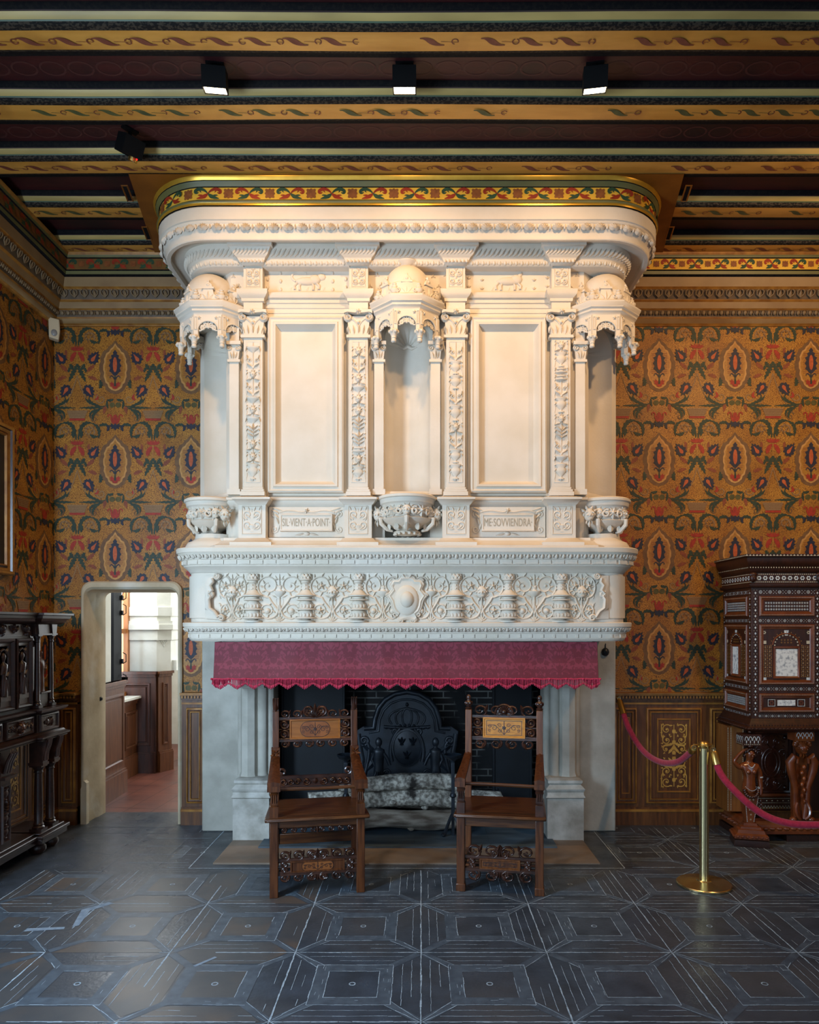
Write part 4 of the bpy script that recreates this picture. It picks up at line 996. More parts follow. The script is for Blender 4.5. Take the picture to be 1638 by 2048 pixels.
mb = MB(); mb.grid([[(x, y, 2.24) for x, y in plan], [(x, y, ZN) for x, y in plan]])
mb.grid([[(x, y, 3.98) for x, y in path0], [(x, y, 4.34) for x, y in path0]])
# wall above niche springing, between niches
def seg_above(a, b): mb.face([(a[0], a[1], ZN), (b[0], b[1], ZN), (b[0], b[1], 3.98), (a[0], a[1], 3.98)])
segs = [(path0[0], path0[1])]
cur = path0[1]
for (c, t, n, r), nxt in zip(NICHES, (path0[2], path0[3], path0[4])):
    a = (c[0]-t[0]*r, c[1]-t[1]*r); b = (c[0]+t[0]*r, c[1]+t[1]*r)
    seg_above(cur, a)
    # arched head with scallop shell
    k = 12; zs = ZN
    arch = [(c[0]-t[0]*r*math.cos(PI*i/k), c[1]-t[1]*r*math.cos(PI*i/k), zs+.9*r*math.sin(PI*i/k)) for i in range(k+1)]
    mb.face([(a[0], a[1], 3.98)] + arch + [(b[0], b[1], 3.98)]) if False else None
    for i in range(k): mb.face([arch[i], arch[i+1], (arch[i+1][0], arch[i+1][1], 3.98), (arch[i][0], arch[i][1], 3.98)])
    rows = []
    NA, NB = 40, 7
    for j in range(NB+1):
        row = []
        for i in range(NA+1):
            th = PI*i/NA; s = j/NB*PI/2       # s 0: rim arch ; ->pi/2 : back bottom centre
            rib = 1
            lx = -math.cos(th)*math.cos(s)*r; g_ = 1 + (.10*abs(math.sin(9*th))*math.sin(2*s) if 0 < j < NB else 0); lz = math.sin(th)*math.cos(s)*r*.9; ld = math.sin(s)*r*(2-g_)
            row.append((c[0]+t[0]*lx-n[0]*ld, c[1]+t[1]*lx-n[1]*ld, zs+lz))
        rows.append(row)
    mb.grid(rows)
    mb.tube([(c[0]-n[0]*r*.93+t[0]*u*.03, c[1]-n[1]*r*.93+t[1]*u*.03, zs+.008*math.cos(u*2.6)) for u in (-3, -2, -1, 0, 1, 2, 3)], [.004, .010, .013, .015, .013, .010, .004], 6)
    cur = b
    if nxt != path0[4] or True: seg_above(cur, nxt); cur = nxt
seg_above(path0[4], path0[5])
mb.face([(x, y, 4.34) for x, y in path0])
mb.build('overmantel_body', ST, fp, smooth=35)
# base and string mouldings following the front
def straight(x0, x1, prof, name=None, mb=None, y=Y1):
    mb.sweep([(x0, y+.1), (x0, y), (x1, y), (x1, y+.1)], prof)
mb = MB()
BASE = [(.16, 2.245), (.16, 2.262), (.145, 2.266), (.105, 2.285), (.09, 2.30), (.075, 2.305), (.07, 2.325), (0, 2.33)]
mb.sweep([(FX-h1-ch+.09, WALL), (FX-h1-ch+.09, Y1+ch-.09), (FX-h1, Y1), (FX+h1, Y1), (FX+h1+ch-.09, Y1+ch-.09), (FX+h1+ch-.09, WALL)], BASE)
mb.build('plinth_moulding', ST, fp)
mb = MB()
mb.sweep(path0, [(0, 2.555), (.008, 2.56), (.014, 2.572), (.03, 2.585), (.034, 2.60), (.044, 2.604), (.044, 2.62), (.03, 2.626), (.012, 2.64), (.01, 2.66), (.0, 2.672)])
mb.build('dado_moulding', ST, fp)
mb = MB()
mb.sweep(path0, [(0, 3.93), (.012, 3.935), (.012, 3.962), (.018, 3.966), (.018, 3.995), (.024, 4.0), (.026, 4.028), (.034, 4.034), (.034, 4.06), (.05, 4.064), (.06, 4.082), (.062, 4.098), (.03, 4.11), (0, 4.116)])
mb.build('entablature', ST, fp)
# low relief beasts and ermine spots on the frieze
def beast(f, s, nk):
    mb.blob(f, 0, 0, .085, .03, .024, 12, 4); mb.blob(f, s*.06, .012, .045, .036, .024, 10, 4)
    if nk: mb.htube(f, [(s*.07, .02), (s*.095, .055), (s*.10, .08)], lambda t: .017*(1-.45*t), .9); mb.blob(f, s*.118, .085, .028, .011, .012, 7, 2)
    else: mb.htube(f, bez((-s*.08, 0), (-s*.14, .03), (-s*.1, .09), (-s*.0, .06), 10), .009); mb.blob(f, s*.108, .03, .034, .026, .016, 8, 3)
    for a, b in ((.09, -.06), (.05, -.065), (-.05, -.065), (-.085, -.06)): mb.htube(f, [(s*a*.8, -.012), (s*a*1.05, -.036), (s*a, b)], .009, 1.4)
    for k in range(7): mb.leaf(f, -.12+k*.04, -.068, PI/2+(k % 3-1)*.5, .03, .02, .005)
for s_ in (-1, 1):
    mb = MB(); f = front(FX+s_*.735, Y1, 4.205); beast(f, 1, s_ > 0)
    for a, b in [(i*.095, j*.062) for i in range(-3, 4) for j in (-1, 0, 1)]:
        if abs(a) < .16 and abs(b) < .08: continue
        b += .015 if int(round(a/.095)) % 2 else 0
        if s_ < 0: mb.blob(f, a, b, .012, .016, .014, 7, 3)
        else:
            for k in (-1, 0, 1): mb.leaf(f, a, b, -PI/2+k*.8 + PI, .022, .010, .011)
    for cx in (.2, 1.16):
        f2 = front(FX+s_*(cx+.05), Y1, 4.2)
        for a, b in ((-.06, .04), (.03, .05), (-.02, -.03), (.06, -.02)): 
            for k in range(3): mb.leaf(f2, a, b, PI/2+k*2.1, .020, .015, .010)
    mb.rectmold(front(FX+s_*.735, Y1, 4.115), -.37, .37, 0, .165, [(0, .004), (.008, .01), (.016, .004), (.02, .0)])
    mb.build('frieze_relief', ST, fp, smooth=50)
# wall panels
PR = [(0, .0), (.0, .04), (.012, .046), (.02, .04), (.03, .04), (.05, .034), (.058, .018), (.072, .008), (.085, .002)]
for s_ in (-1, 1):
    mb = MB(); f = front(FX+s_*.735, Y1, 0)
    mb.rectmold(f, -.275, .275, 2.655, 3.93, [(0, 0), (0, .045), (.012, .056), (.022, .048), (.038, .048), (.044, .058), (.058, .054), (.07, .03), (.08, .012), (.086, .006), (.09, .002)], fill=0)
    mb.build('wall_panel', ST, fp)

# ---- grotesque stacks on pilasters
def grot(mb, f, w, h, seed):
    r = random.Random(seed); b = .01; H = w*.2
    tp = lambda q: (lambda t: q*1.4*(1-.5*t))
    mb.htube(f, [(0, 0), (0, h)], w*.04, 1.5)
    while b < h-.06:
        k = r.choice('vsblsdvm' if b > .01 else 'vu'); 
        if k == 'v' or k == 'u':
            L = w*r.uniform(.9, 1.15); W = w*.40
            mb.vrel(f, 0, b, [(W*.5, 0), (W*.55, L*.06), (W*.2, L*.12), (W*.2, L*.2), (W*.75, L*.4), (W*.85, L*.6), (W*.6, L*.72), (W*.95, L*.85), (W, L*.93), (W*.2, L)], .5)
            for s_ in (-1, 1): mb.htube(f, spiral(s_*W*.95, b+L*.5, W*.3, W*.08, PI/2, s_*-1.2, 10), w*.035)
        elif k == 's':
            L = w*1.0
            for s_ in (-1, 1):
                mb.htube(f, [(s_*a, c) for a, c in bez((0, b), (w*.1, b+L*.3), (w*.38, b+L*.2), (w*.4, b+L*.5), 6) + spiral(w*.24, b+L*.55, w*.17, w*.05, 0, 1.2, 12)], tp(w*.05))
                mb.leaf(f, s_*w*.1, b+L*.1, PI/2-s_*1.0, w*.4, w*.14, H); mb.leaf(f, s_*w*.36, b+L*.6, PI/2-s_*.3, w*.3, w*.13, H); mb.blob(f, s_*w*.24, b+L*.55, w*.06, w*.06, H, 6, 2)
        elif k == 'b':
            L = w*.5; W = w*.42
            mb.vrel(f, 0, b, [(W*.15, 0), (W*.3, L*.2), (W*.9, L*.55), (W*1.05, L*.7), (W*1.05, L*.82), (W*.5, L*.85), (W*.1, L)], .55)
            for s_ in (-1, 1): mb.leaf(f, s_*W, b+L*.75, -PI/2+s_*.3, w*.3, w*.1, H)
        elif k == 'd':
            L = w*.45; mb.vrel(f, 0, b, [(w*.12, 0), (w*.4, L*.2), (w*.4, L*.34), (w*.16, L*.4), (w*.16, L*.6), (w*.33, L*.7), (w*.33, L*.85), (w*.1, L)], .5)
        elif k == 'l':
            L = w*.95
            for j in range(3):
                for s_ in (-1, 1): mb.leaf(f, 0, b+L*.1+j*L*.24, PI/2-s_*(1.05-.12*j), w*.46, w*.16, H)
            mb.leaf(f, 0, b+L*.65, PI/2, w*.4, w*.18, H)
        else:
            L = w*.8; mask(mb, f.at(0, b+L*.5), w*5.2)
            for s_ in (-1, 1): mb.leaf(f, s_*w*.12, b+L*.1, -s_*.2 + (PI if s_ < 0 else 0), w*.34, w*.14, H)
        for s_ in (-1, 1):
            mb.htube(f, [(s_*w*.47, b), (s_*w*.40, b+L*.3), (s_*w*.46, b+L*.55)], w*.03, 1.3); mb.leaf(f, s_*w*.46, b+L*.5, PI/2-s_*-.5, w*.2, w*.1, H*.7); mb.blob(f, s_*w*.42, b+L*.86, w*.05, w*.05, H*.7, 6, 2)
        b += L + w*.04
def capital(mb, f, w, h):
    """leafy capital in frame f: origin bottom centre"""
    mb.prism([(-w/2, 0), (w/2, 0), (w/2+.012, h*.8), (-w/2-.012, h*.8)], -.02, .028, f)
    mb.box(-w/2-.018, w/2+.018, -.012, .008, -.02, .046, 0, f)
    mb.prism([(-w/2-.034, h*.86), (-w/2-.01, h*.9), (0, h*.86), (w/2+.01, h*.9), (w/2+.034, h*.86), (w/2+.03, h), (-w/2-.03, h)], -.02, .06, f)
    for k in (-1, 1):
        mb.htube(f, spiral(k*(w/2+.005), h*.74, .03, .007, PI/2, -k*1.5, 14), .010, 2.6, c0=.02)
        mb.leaf(f, k*(w/2), h*.5, -PI/2+k*.25, h*.33, .03, .03)
        mb.leaf(f, k*w*.22, h*.06, PI/2-k*.15, h*.5, w*.34, .046); mb.leaf(f, k*w*.42, h*.06, PI/2-k*.25, h*.45, w*.22, .04)
        mb.htube(f, bez((0, h*.35), (k*w*.1, h*.6), (k*w*.3, h*.66), (k*w*.42, h*.72), 6), .006, 1.5, c0=.026)
    mb.leaf(f, 0, h*.1, PI/2, h*.45, w*.26, .05); mb.rosette(f.at(0, h*.9, .06), 0, 0, .022, .016, 6); mb.blob(f, 0, h*.55, w*.15, h*.1, .045, 8, 3)
for k, u in enumerate((-1.11, -.35, .35, 1.11)):
    pil = MB(); f = front(FX+u, 5.17, 0); W = .137
    pil.box(-W/2, W/2, 2.69, 3.765, -.08, 0, 0, f)
    pil.rectmold(f, -W/2+.014, W/2-.014, 2.72, 3.745, [(0, 0), (.004, .004), (.01, .002), (.012, -.0)])
    for a, b, c in ((2.625, 2.655, .026), (2.655, 2.672, .018), (2.672, 2.69, .006)): pil.box(-W/2-c*.8, W/2+c*.8, a, b, -.09, c, 0, f)
    po = pil.build('pilaster', ST, fp, bevel=.003)
    g = MB(); grot(g, f.at(0, 2.735), W-.032, .995, 11+k*7); g.build('pilaster_carving', ST, po, smooth=55)
    c = MB(); capital(c, front(FX+u, 5.20, 3.775), W, .185); c.build('capital', ST, po, smooth=50)
    p = MB(); f = front(FX+u, 5.135, 0); PW = .195
    p.box(-PW/2, PW/2, 2.32, 2.57, -.12, 0, 0, f)
    p.rectmold(f, -PW/2+.025, PW/2-.025, 2.345, 2.55, [(0, 0), (.004, .006), (.012, -.006), (.014, -.008)], fill=0)
    x0, x1 = FX+u-PW/2, FX+u+PW/2
    p.sweep([(x0, 5.24), (x0, 5.135), (x1, 5.135), (x1, 5.24)], [(0, 2.555), (.01, 2.562), (.03, 2.588), (.038, 2.592), (.038, 2.606), (.02, 2.612), (-.03, 2.625)])
    p.sweep([(x0, 5.24), (x0, 5.135), (x1, 5.135), (x1, 5.24)], [(.05, 2.25), (.05, 2.285), (.03, 2.292), (.012, 2.315), (0, 2.32)])
    ped = p.build('pedestal', ST, po)
    pc = MB(); fp2 = f.at(0, 2.36, -.006)
    for s_ in (-1, 1):
        pc.htube(fp2, [(s_*a, b) for a, b in spiral(.034, .05, .03, .008, -2, 1.3, 14)], .0075, 1.6); pc.htube(fp2, [(s_*a, b) for a, b in spiral(.032, .125, .032, .008, -1.5, 1.3, 14)], .0075, 1.6)
        for a, b, t in ((.01, .02, .5), (.05, .08, 1.2), (.05, .155, 1.2), (.01, .1, .8), (.015, .15, 1.2)): pc.leaf(fp2, s_*a, b, t if s_ > 0 else PI-t, .042, .022, .015)
    pc.vrel(fp2, 0, .005, [(.02, 0), (.008, .01), (.022, .03), (.028, .045), (.006, .055)], .5); pc.htube(fp2, [(0, .05), (0, .17)], .004); pc.leaf(fp2, 0, .14, PI/2, .04, .02, .01)
    pc.build('pedestal_carving', ST, po, smooth=55)
    e = MB(); x0, x1 = FX+u-W/2, FX+u+W/2
    U = lambda pr, g=0, y=5.17: e.sweep([(x0-g, 5.26), (x0-g, y), (x1+g, y), (x1+g, 5.26)], pr)
    U([(0, 3.955), (.0, 4.02), (.012, 4.026), (.014, 4.045), (.03, 4.06), (.04, 4.075), (.042, 4.102), (.012, 4.11), (.012, 4.115), (0, 4.12), (0, 4.28), (.012, 4.284), (.018, 4.31), (.026, 4.322)])
    f = front(FX+u, 5.17, 0); e.rectmold(f, -W/2+.016, W/2-.016, 4.13, 4.27, [(0, 0), (.004, .005), (.01, 0)])
    eo = e.build('entablature_block', ST, po)
    g = MB(); f2 = f.at(0, 4.14)
    for s_ in (-1, 1):
        for b in (.03, .088): g.htube(f2, [(s_*a, c) for a, c in spiral(.024, b, .022, .005, -2.2, 1.3, 12)], .006, 1.6)
        for b in (.015, .06, .11): g.leaf(f2, 0, b, PI/2-s_*.8, .03, .013, .007)
    g.leaf(f2, 0, .09, PI/2, .03, .014, .008); g.blob(f2, 0, .06, .012, .014, .009, 7, 2); g.build('block_carving', ST, eo, smooth=55)
# strips beside the niches
for u, s_ in ((-1.255, 0), (-.205, 0), (.205, 0), (1.255, 0)):
    mb = MB(); f = front(FX+u, 5.20, 0); w = .068
    mb.box(-w/2, w/2, 2.65, 3.60, -.06, 0, 0, f); mb.box(-w/2-.012, w/2+.012, 2.64, 2.68, -.06, .012, 0, f); mb.box(-w/2-.012, w/2+.012, 3.6, 3.618, -.06, .012, 0, f)
    mb.prism([(-w/2, 3.618), (w/2, 3.618), (w/2+.012, 3.72), (-w/2-.012, 3.72)], -.06, .01, f); mb.box(-w/2-.02, w/2+.02, 3.72, 3.745, -.06, .03, 0, f); mb.box(-w/2, w/2, 3.745, 3.93, -.06, -.01, 0, f)
    for k in (-1, 1): mb.htube(f, spiral(k*.03, 3.70, .022, .005, PI/2, -k*1.4, 12), .008, 2.4); mb.leaf(f, k*.012, 3.622, PI/2-k*.25, .06, .03, .022)
    mb.leaf(f, 0, 3.62, PI/2, .065, .028, .026)
    mb.build('niche_strip', ST, fp, smooth=45)
    mb = MB()
    f = front(FX+u*(1.045 if abs(u) > 1 else 1.02), 5.17, 2.49)
    mask(mb, f, 1.05); mb.leaf(f, 0, -.04, -PI/2, .05, .03, .02)
    mb.build('cherub_head', ST, fp, smooth=60)
# inscription tablets
for s_, txt in ((-1, 'SIL·VIENT·A·POINT·'), (1, 'ME·SOVVIENDRA·')):
    mb = MB(); f = front(FX+s_*.73, 5.19, 0); XO = .015 if s_ < 0 else -.02
    mb.box(-.275, .275, 2.335, 2.555, -.06, -.03, 0, f)
    mb.box(-.19, .19, 2.375, 2.5, -.03, .0, 0, f); mb.rectmold(f, -.19, .19, 2.375, 2.5, [(0, 0), (.003, .006), (.01, .006), (.013, 0)])
    mb.htube(f, bez((-.2, 2.515), (-.1, 2.55), (-.06, 2.50), (0, 2.525), 10) + bez((0, 2.525), (.06, 2.50), (.1, 2.55), (.2, 2.515), 10), .006, 1.4, c0=-.03)
    for k in (-1, 1):
        for b, t in ((2.39, 1.9), (2.43, 1.2), (2.47, .8), (2.51, .4)): mb.leaf(f.at(0, 0, -.03), k*.205, b, t if k > 0 else PI-t, .06, .026, .016)
        mb.htube(f.at(0, 0, -.03), [(k*a, b) for a, b in spiral(.235, 2.39, .026, .006, PI, 1.3, 12)], .007); mb.htube(f.at(0, 0, -.03), [(k*a, b) for a, b in spiral(.235, 2.5, .026, .006, PI, -1.3, 12)], .007)
        mb.leaf(f.at(0, 0, -.03), k*.02, 2.362, -.2 if k > 0 else PI+.2, .07, .022, .012); mb.leaf(f.at(0, 0, -.03), k*.25, 2.55, PI+k*.3 if k > 0 else -.3, .08, .018, .01)
    mb.blob(f.at(0, 0, -.03), 0, 2.36, .022, .016, .016, 8, 3); mb.rosette(f.at(0, 0, -.03), 0, 2.527, .02, .02, 6)
    to = mb.build('inscription_tablet', ST, fp, smooth=45)
    cu = bpy.data.curves.new('lettering', 'FONT'); cu.body = txt; cu.size = .082; cu.extrude = .0008; cu.align_x = 'CENTER'; cu.align_y = 'CENTER'
    cu.space_character = 1.0
    t = bpy.data.objects.new('lettering', cu); col.objects.link(t); cu.materials.append(M['letter'])
    bpy.context.view_layer.update(); wd = t.dimensions.x or .6
    me = bpy.data.meshes.new_from_object(t.evaluated_get(bpy.context.evaluated_depsgraph_get())); bpy.data.objects.remove(t); t = bpy.data.objects.new('lettering', me); col.objects.link(t)
    t.parent = to; t.rotation_euler = (PI/2, 0, 0); t.scale = (.345/wd, 1, 1)
    t.location = Vector((FX+s_*.73, 5.1885, 2.436)) - wloc(fp)

# ---- canopies
def canopy(c, n, R):
    t = (-n[1], n[0])
    if t[0] < 0: t = (-t[0], -t[1])
    root = MB(); ZR = 3.925
    fr = Fr((c[0], c[1], 0), (t[0], t[1], 0), (n[0], n[1], 0), (0, 0, 1))   # plan frame: a across, b outward, c up
    ov = [(math.sin(math.radians(a)), math.cos(math.radians(a))) for a in (-112.5, -67.5, -22.5, 22.5, 67.5, 112.5)]
    oc = [(R*a/math.cos(0), R*b) for a, b in ov]
    W2 = lambda p: (fr(p[0], p[1])[0], fr(p[0], p[1])[1])
    pathw = [W2(p) for p in oc]
    # circular cornice over octagonal arcade
    circ = [W2((R*.98*math.sin(math.radians(a)), R*.98*math.cos(math.radians(a)))) for a in range(-110, 111, 10)]
    root.sweep(pathw, [(-.012, 3.905), (.004, 3.908), (.008, 3.922), (.02, 3.932), (.022, 3.945), (.034, 3.955), (.036, 3.966), (.046, 3.982), (.048, 3.996), (.03, 4.008), (-.10, 4.03)])
    root.face([(x, y, 3.93) for x, y in opath(pathw, -.02)])
    o = root.build('canopy', ST, fp)
    for i in range(5):
        A, B = oc[i], oc[i+1]; L = math.hypot(B[0]-A[0], B[1]-A[1]); u = ((B[0]-A[0])/L, (B[1]-A[1])/L)
        m = ((A[0]+B[0])/2, (A[1]+B[1])/2); nn = (u[1]*-1, u[0]); 
        if nn[0]*m[0]+nn[1]*m[1] < 0: nn = (-nn[0], -nn[1])
        uw = fr.u*u[0]+fr.v*u[1]; nw = fr.u*nn[0]+fr.v*nn[1]
        ff = Fr(fr(m[0], m[1]), uw, (0, 0, 1), nw)
        a = MB(); hl = L/2; aw = hl*.70; k = 10; zb = 3.735; zs = 3.80
        arch = [(-aw*math.cos(PI*j/k), zs + aw*.95*math.sin(PI*j/k)) for j in range(k+1)]
        # spandrels and posts
        for j in range(k):
            (xa, za), (xb, zb2) = arch[j], arch[j+1]
            a.prism([(xa, za), (xb, zb2), (xb, 3.91), (xa, 3.91)], -.022, .004, ff)
        for s_ in (-1, 1): a.prism([(s_*aw, zb+.01), (s_*hl, zb+.01), (s_*hl, 3.91), (s_*aw, 3.91)], -.024, .006, ff)
        a.htube(ff, [(x*1.06, z) for x, z in arch], .005, c0=.004)
        for s_ in (-1, 1): a.rosette(ff.at(s_*aw*.86, 3.885, .004), 0, 0, .014, .01, 5); a.rectmold(ff, *(sorted((s_*(aw+.006), s_*(hl-.004)))), 3.80, 3.895, [(0, .006), (.003, .011), (.006, .006)])
        # pierced tracery
        g = lambda p: ff(p[0], p[1], -.008)
        for s_ in (-1, 1):
            a.tube([g((s_*x, y)) for x, y in spiral(aw*.55, zs+aw*.28, aw*.26, aw*.07, 2.2, -1.4, 14)], .0065, 5)
            a.tube([g((s_*x, y)) for x, y in spiral(aw*.3, zs+aw*.62, aw*.22, aw*.06, .3, 1.4, 12)], .006, 5)
            a.tube([g((s_*aw*.8, zs+aw*.5)), g((s_*aw*.55, zs+aw*.55)), g((0, zs+aw*.45))], .005, 5)
            a.tube([g((s_*aw*.95, zs)), g((s_*aw*.75, zs+aw*.02)), g((s_*aw*.6, zs+aw*.12)), g((s_*aw*.42, zs+aw*.3)), g((0, zs+aw*.38))], .006, 5)
        a.tube([g((0, zs+aw*.32)), g((0, zs+aw*.95))], .006, 5)
        a.ell(g((0, zs+aw*.34)), (.009, .009, .012), 6, 4)
        a.build('pierced_arch', ST, o, smooth=50)
        if i in (1, 2, 3, 0, 4):
            gb = MB(); z = 4.0; gw = hl*.8
            if True:
                gb.prism([(-gw, z), (gw, z), (gw*.78, z+.03), (gw*.5, z+.065), (gw*.42, z+.095), (-gw*.42, z+.095), (-gw*.5, z+.065), (-gw*.78, z+.03)], -.03, .0, ff)
                gb.box(-gw*.55, gw*.55, z+.095, z+.108, -.034, .008, 0, ff)
                gb.prism([(-gw*.42, z+.108), (gw*.42, z+.108), (gw*.3, z+.128), (0, z+.15), (-gw*.3, z+.128)], -.03, 0, ff)
                gb.blob(ff, 0, z+.125, gw*.18, .012, .006, 6, 2); gb.ell(ff(0, z+.155, -.015), (.012, .012, .012), 6, 4)
                for s_ in (-1, 1): gb.htube(ff, spiral(s_*gw*.8, z+.04, .016, .004, -PI/2, s_*1.3, 10), .006, 1.6); gb.leaf(ff, s_*gw*.1, z+.02, PI/2-s_*.7, .05, .02, .008)
                gb.leaf(ff, 0, z+.02, PI/2, .06, .024, .01)
            gb.build('gable', ST, o, smooth=45)
    for i in range(0, 6):
        p = oc[i]; P = fr(p[0]*1.0, p[1]*1.0)
        d = MB(); d.lathe((P[0], P[1], 0), [(.004, 3.672), (.016, 3.676), (.019, 3.682), (.016, 3.70), (.02, 3.704), (.017, 3.712), (.02, 3.718), (.028, 3.742), (.034, 3.752), (.03, 3.758), (.018, 3.765)], 10)
        for k in range(6):
            a = k*PI/3; d.ell((P[0]+.028*math.cos(a), P[1]+.028*math.sin(a), 3.748), (.012, .012, .014), 5, 4)
        d.build('pendant', ST, o, smooth=50)
        q2 = fr(p[0]*.93, p[1]*.93); u = MB()
        u.lathe((q2[0], q2[1], 4.0), [(.02, 0), (.022, .012), (.012, .018), (.03, .034), (.034, .048), (.026, .056), (.018, .062), (.022, .072), (.012, .082), (.016, .09), (.006, .1)], 10)
        u.build('finial', ST, o, smooth=50)
    dm = MB(); r = R*.70
    prof = [(r*1.06, 4.02), (r*1.06, 4.10), (r*1.0, 4.11)] + [(r*math.cos(t*PI/18), 4.12+.16*math.sin(t*PI/18)) for t in range(0, 9)] + [(.04, 4.275), (.05, 4.285), (.075, 4.30), (.08, 4.31), (.05, 4.32)]
    dc = fr(0, .05); dm.lathe((dc[0], dc[1], 0), prof, 28)
    dm.build('dome', ST, o, smooth=40)
canopy((FX, Y1), (0, -1), .238)
canopy((FX-1.42, 5.36), (-q, -q), .26)
canopy((FX+1.42, 5.36), (q, -q), .26)
# ---- corbelled statue brackets
def bracket(c, n, R):
    t = (-n[1], n[0]); mb = MB()
    prof = [(R*.05, 2.335), (R*.34, 2.342), (R*.46, 2.356), (R*.5, 2.366), (R*.38, 2.378), (R*.42, 2.388), (R*.6, 2.405), (R*.86, 2.435), (R*.94, 2.452), (R*.84, 2.458), (R*.80, 2.47), (R*.86, 2.54), (R*.92, 2.556), (R*.97, 2.562), (R*1.0, 2.59), (R*1.06, 2.596), (R*1.06, 2.612), (R*.98, 2.622), (0.001, 2.632)]
    mb.lathe((c[0], c[1], 0), prof, 36)
    a0 = math.atan2(n[1], n[0])
    for k in range(-2, 3):
        a = a0 + k*.62
        d = Vector((math.cos(a), math.sin(a), 0)); tt = Vector((-d.y, d.x, 0)); 
        if k in (-2, 0, 2):
            P = [Vector((c[0], c[1], z)) + d*rr for rr, z in ((R*.55, 2.37), (R*.75, 2.38), (R*.98, 2.42), (R*1.0, 2.455), (R*.88, 2.46))]
            mb.tube(P, [.008, .014, .016, .016, .01], 7)
        f = Fr(Vector((c[0], c[1], 2.505)) + d*R*.83, tt, (0, 0, 1), d)
        mb.rosette(f, 0, 0, .045, .025, 7) if k % 2 else mask(mb, f, .9)
        f2 = Fr(Vector((c[0], c[1], 2.40)) + d*R*.66, tt, (0, 0, 1), d)
        mb.leaf(f2, 0, -.03, PI/2, .06, .05, .02)
        for s_ in (-1, 1):
            f3 = Fr(Vector((c[0], c[1], 2.505)) + d*R*.83, tt, (0, 0, 1), d); mb.htube(f3, spiral(s_*.055, -.005, .03, .006, 1, s_*1.3, 12), .008, 1.4)
    for k in range(14):
        a = 2*PI*k/14; mb.ell((c[0]+R*.44*math.cos(a), c[1]+R*.5*math.sin(a), 2.35), (.018, .018, .012), 5, 4)
    mb.build('statue_bracket', ST, fp, smooth=40)
bracket((FX, 5.19), (0, -1), .20)
bracket((FX-1.455, 5.33), (-q, -q), .185); bracket((FX+1.455, 5.33), (q, -q), .185)
# corner set-off under the brackets
for s_ in (-1, 1):
    mb = MB(); c = (FX+s_*1.43, 5.35); mb.lathe((c[0], c[1], 0), [(.22, 2.25), (.22, 2.262), (.215, 2.275), (.20, 2.30), (.17, 2.312), (.15, 2.33), (.145, 2.36)], 28); mb.build('bracket_foot', ST, fp)

# ---- great cornice under the ceiling
GP = rrect(FX, 1.60, 5.17, WALL, .22, 12)
mb = MB()
GC = [(-.06, 4.272), (.0, 4.274), (.01, 4.28), (.024, 4.304), (.026, 4.31), (.026, 4.318), (.032, 4.326), (.044, 4.335), (.058, 4.366), (.06, 4.374), (.062, 4.41), (.155, 4.41), (.158, 4.372), (.185, 4.370), (.19, 4.376), (.192, 4.414), (.196, 4.42), (.2, 4.424), (.213, 4.436), (.217, 4.458), (.216, 4.466), (.222, 4.47), (.226, 4.478), (.228, 4.482), (.238, 4.486), (.242, 4.566), (.236, 4.574), (.15, 4.576)]
mb.sweep(GP, GC); capz(mb, GP, .0, 4.274)
for s in along(GP, .218, .098):   # scallop shells
    f = pfr(s, 4.446)
    for k in range(-3, 4): mb.leaf(f, 0, -.02, PI/2+k*.40, .043, .022, .022)
    mb.blob(f, 0, -.014, .012, .01, .012, 6, 2); mb.leaf(f, .049, -.018, PI/2, .036, .018, .012)
mb.build('great_cornice', ST, fp, smooth=35)
mb = MB()
for s in along(GP, .052, .034):
    f = pfr(s, 4.352); f = Fr(f.o, f.u, (f.v+f.n*.45).normalized(), (f.n-f.v*.45).normalized())
    mb.htube(f, [(-.022, -.024), (-.004, -.006), (.004, .006), (.022, .024)], lambda t: .004+.009*math.sin(PI*t), 1.2)
mb.build('rope_moulding', ST, fp, smooth=50)
mb = MB()
for s in along(GP, .018, .04):
    f = pfr(s, 4.294); f = Fr(f.o, f.u, (f.v+f.n*.5).normalized(), (f.n-f.v*.5).normalized())
    mb.leaf(f, 0, -.014, PI/2, .03, .03, .01); mb.blob(f, .02, 0, .005, .012, .006, 5, 2)
mb.build('leaf_moulding', ST, fp, smooth=50)
for u in (-1.11, -.35, .35, 1.11):
    mb = MB(); x0, x1 = FX+u-.085, FX+u+.085
    mb.sweep([(x0, 5.26), (x0, 5.125), (x1, 5.125), (x1, 5.26)], [(-.02, 4.272), (-.01, 4.278), (.012, 4.306), (.014, 4.314), (.02, 4.318), (.036, 4.33), (.058, 4.366), (.062, 4.372), (.072, 4.376), (.072, 4.408), (-.05, 4.41)])
    f = front(FX+u, 5.08, 4.348); f = Fr(f.o, f.u, (f.v+f.n*.4).normalized(), (f.n-f.v*.4).normalized())
    for k in range(-4, 5): mb.htube(f, [(k*.027-.016, -.02), (k*.027, 0), (k*.027+.016, .02)], lambda t: .003+.008*math.sin(PI*t), 1.2)
    f = front(FX+u, 5.118, 4.294)
    for k in range(-3, 4): mb.leaf(f, k*.026, -.012, PI/2, .026, .024, .01)
    mb.build('cornice_console', ST, fp, smooth=45)

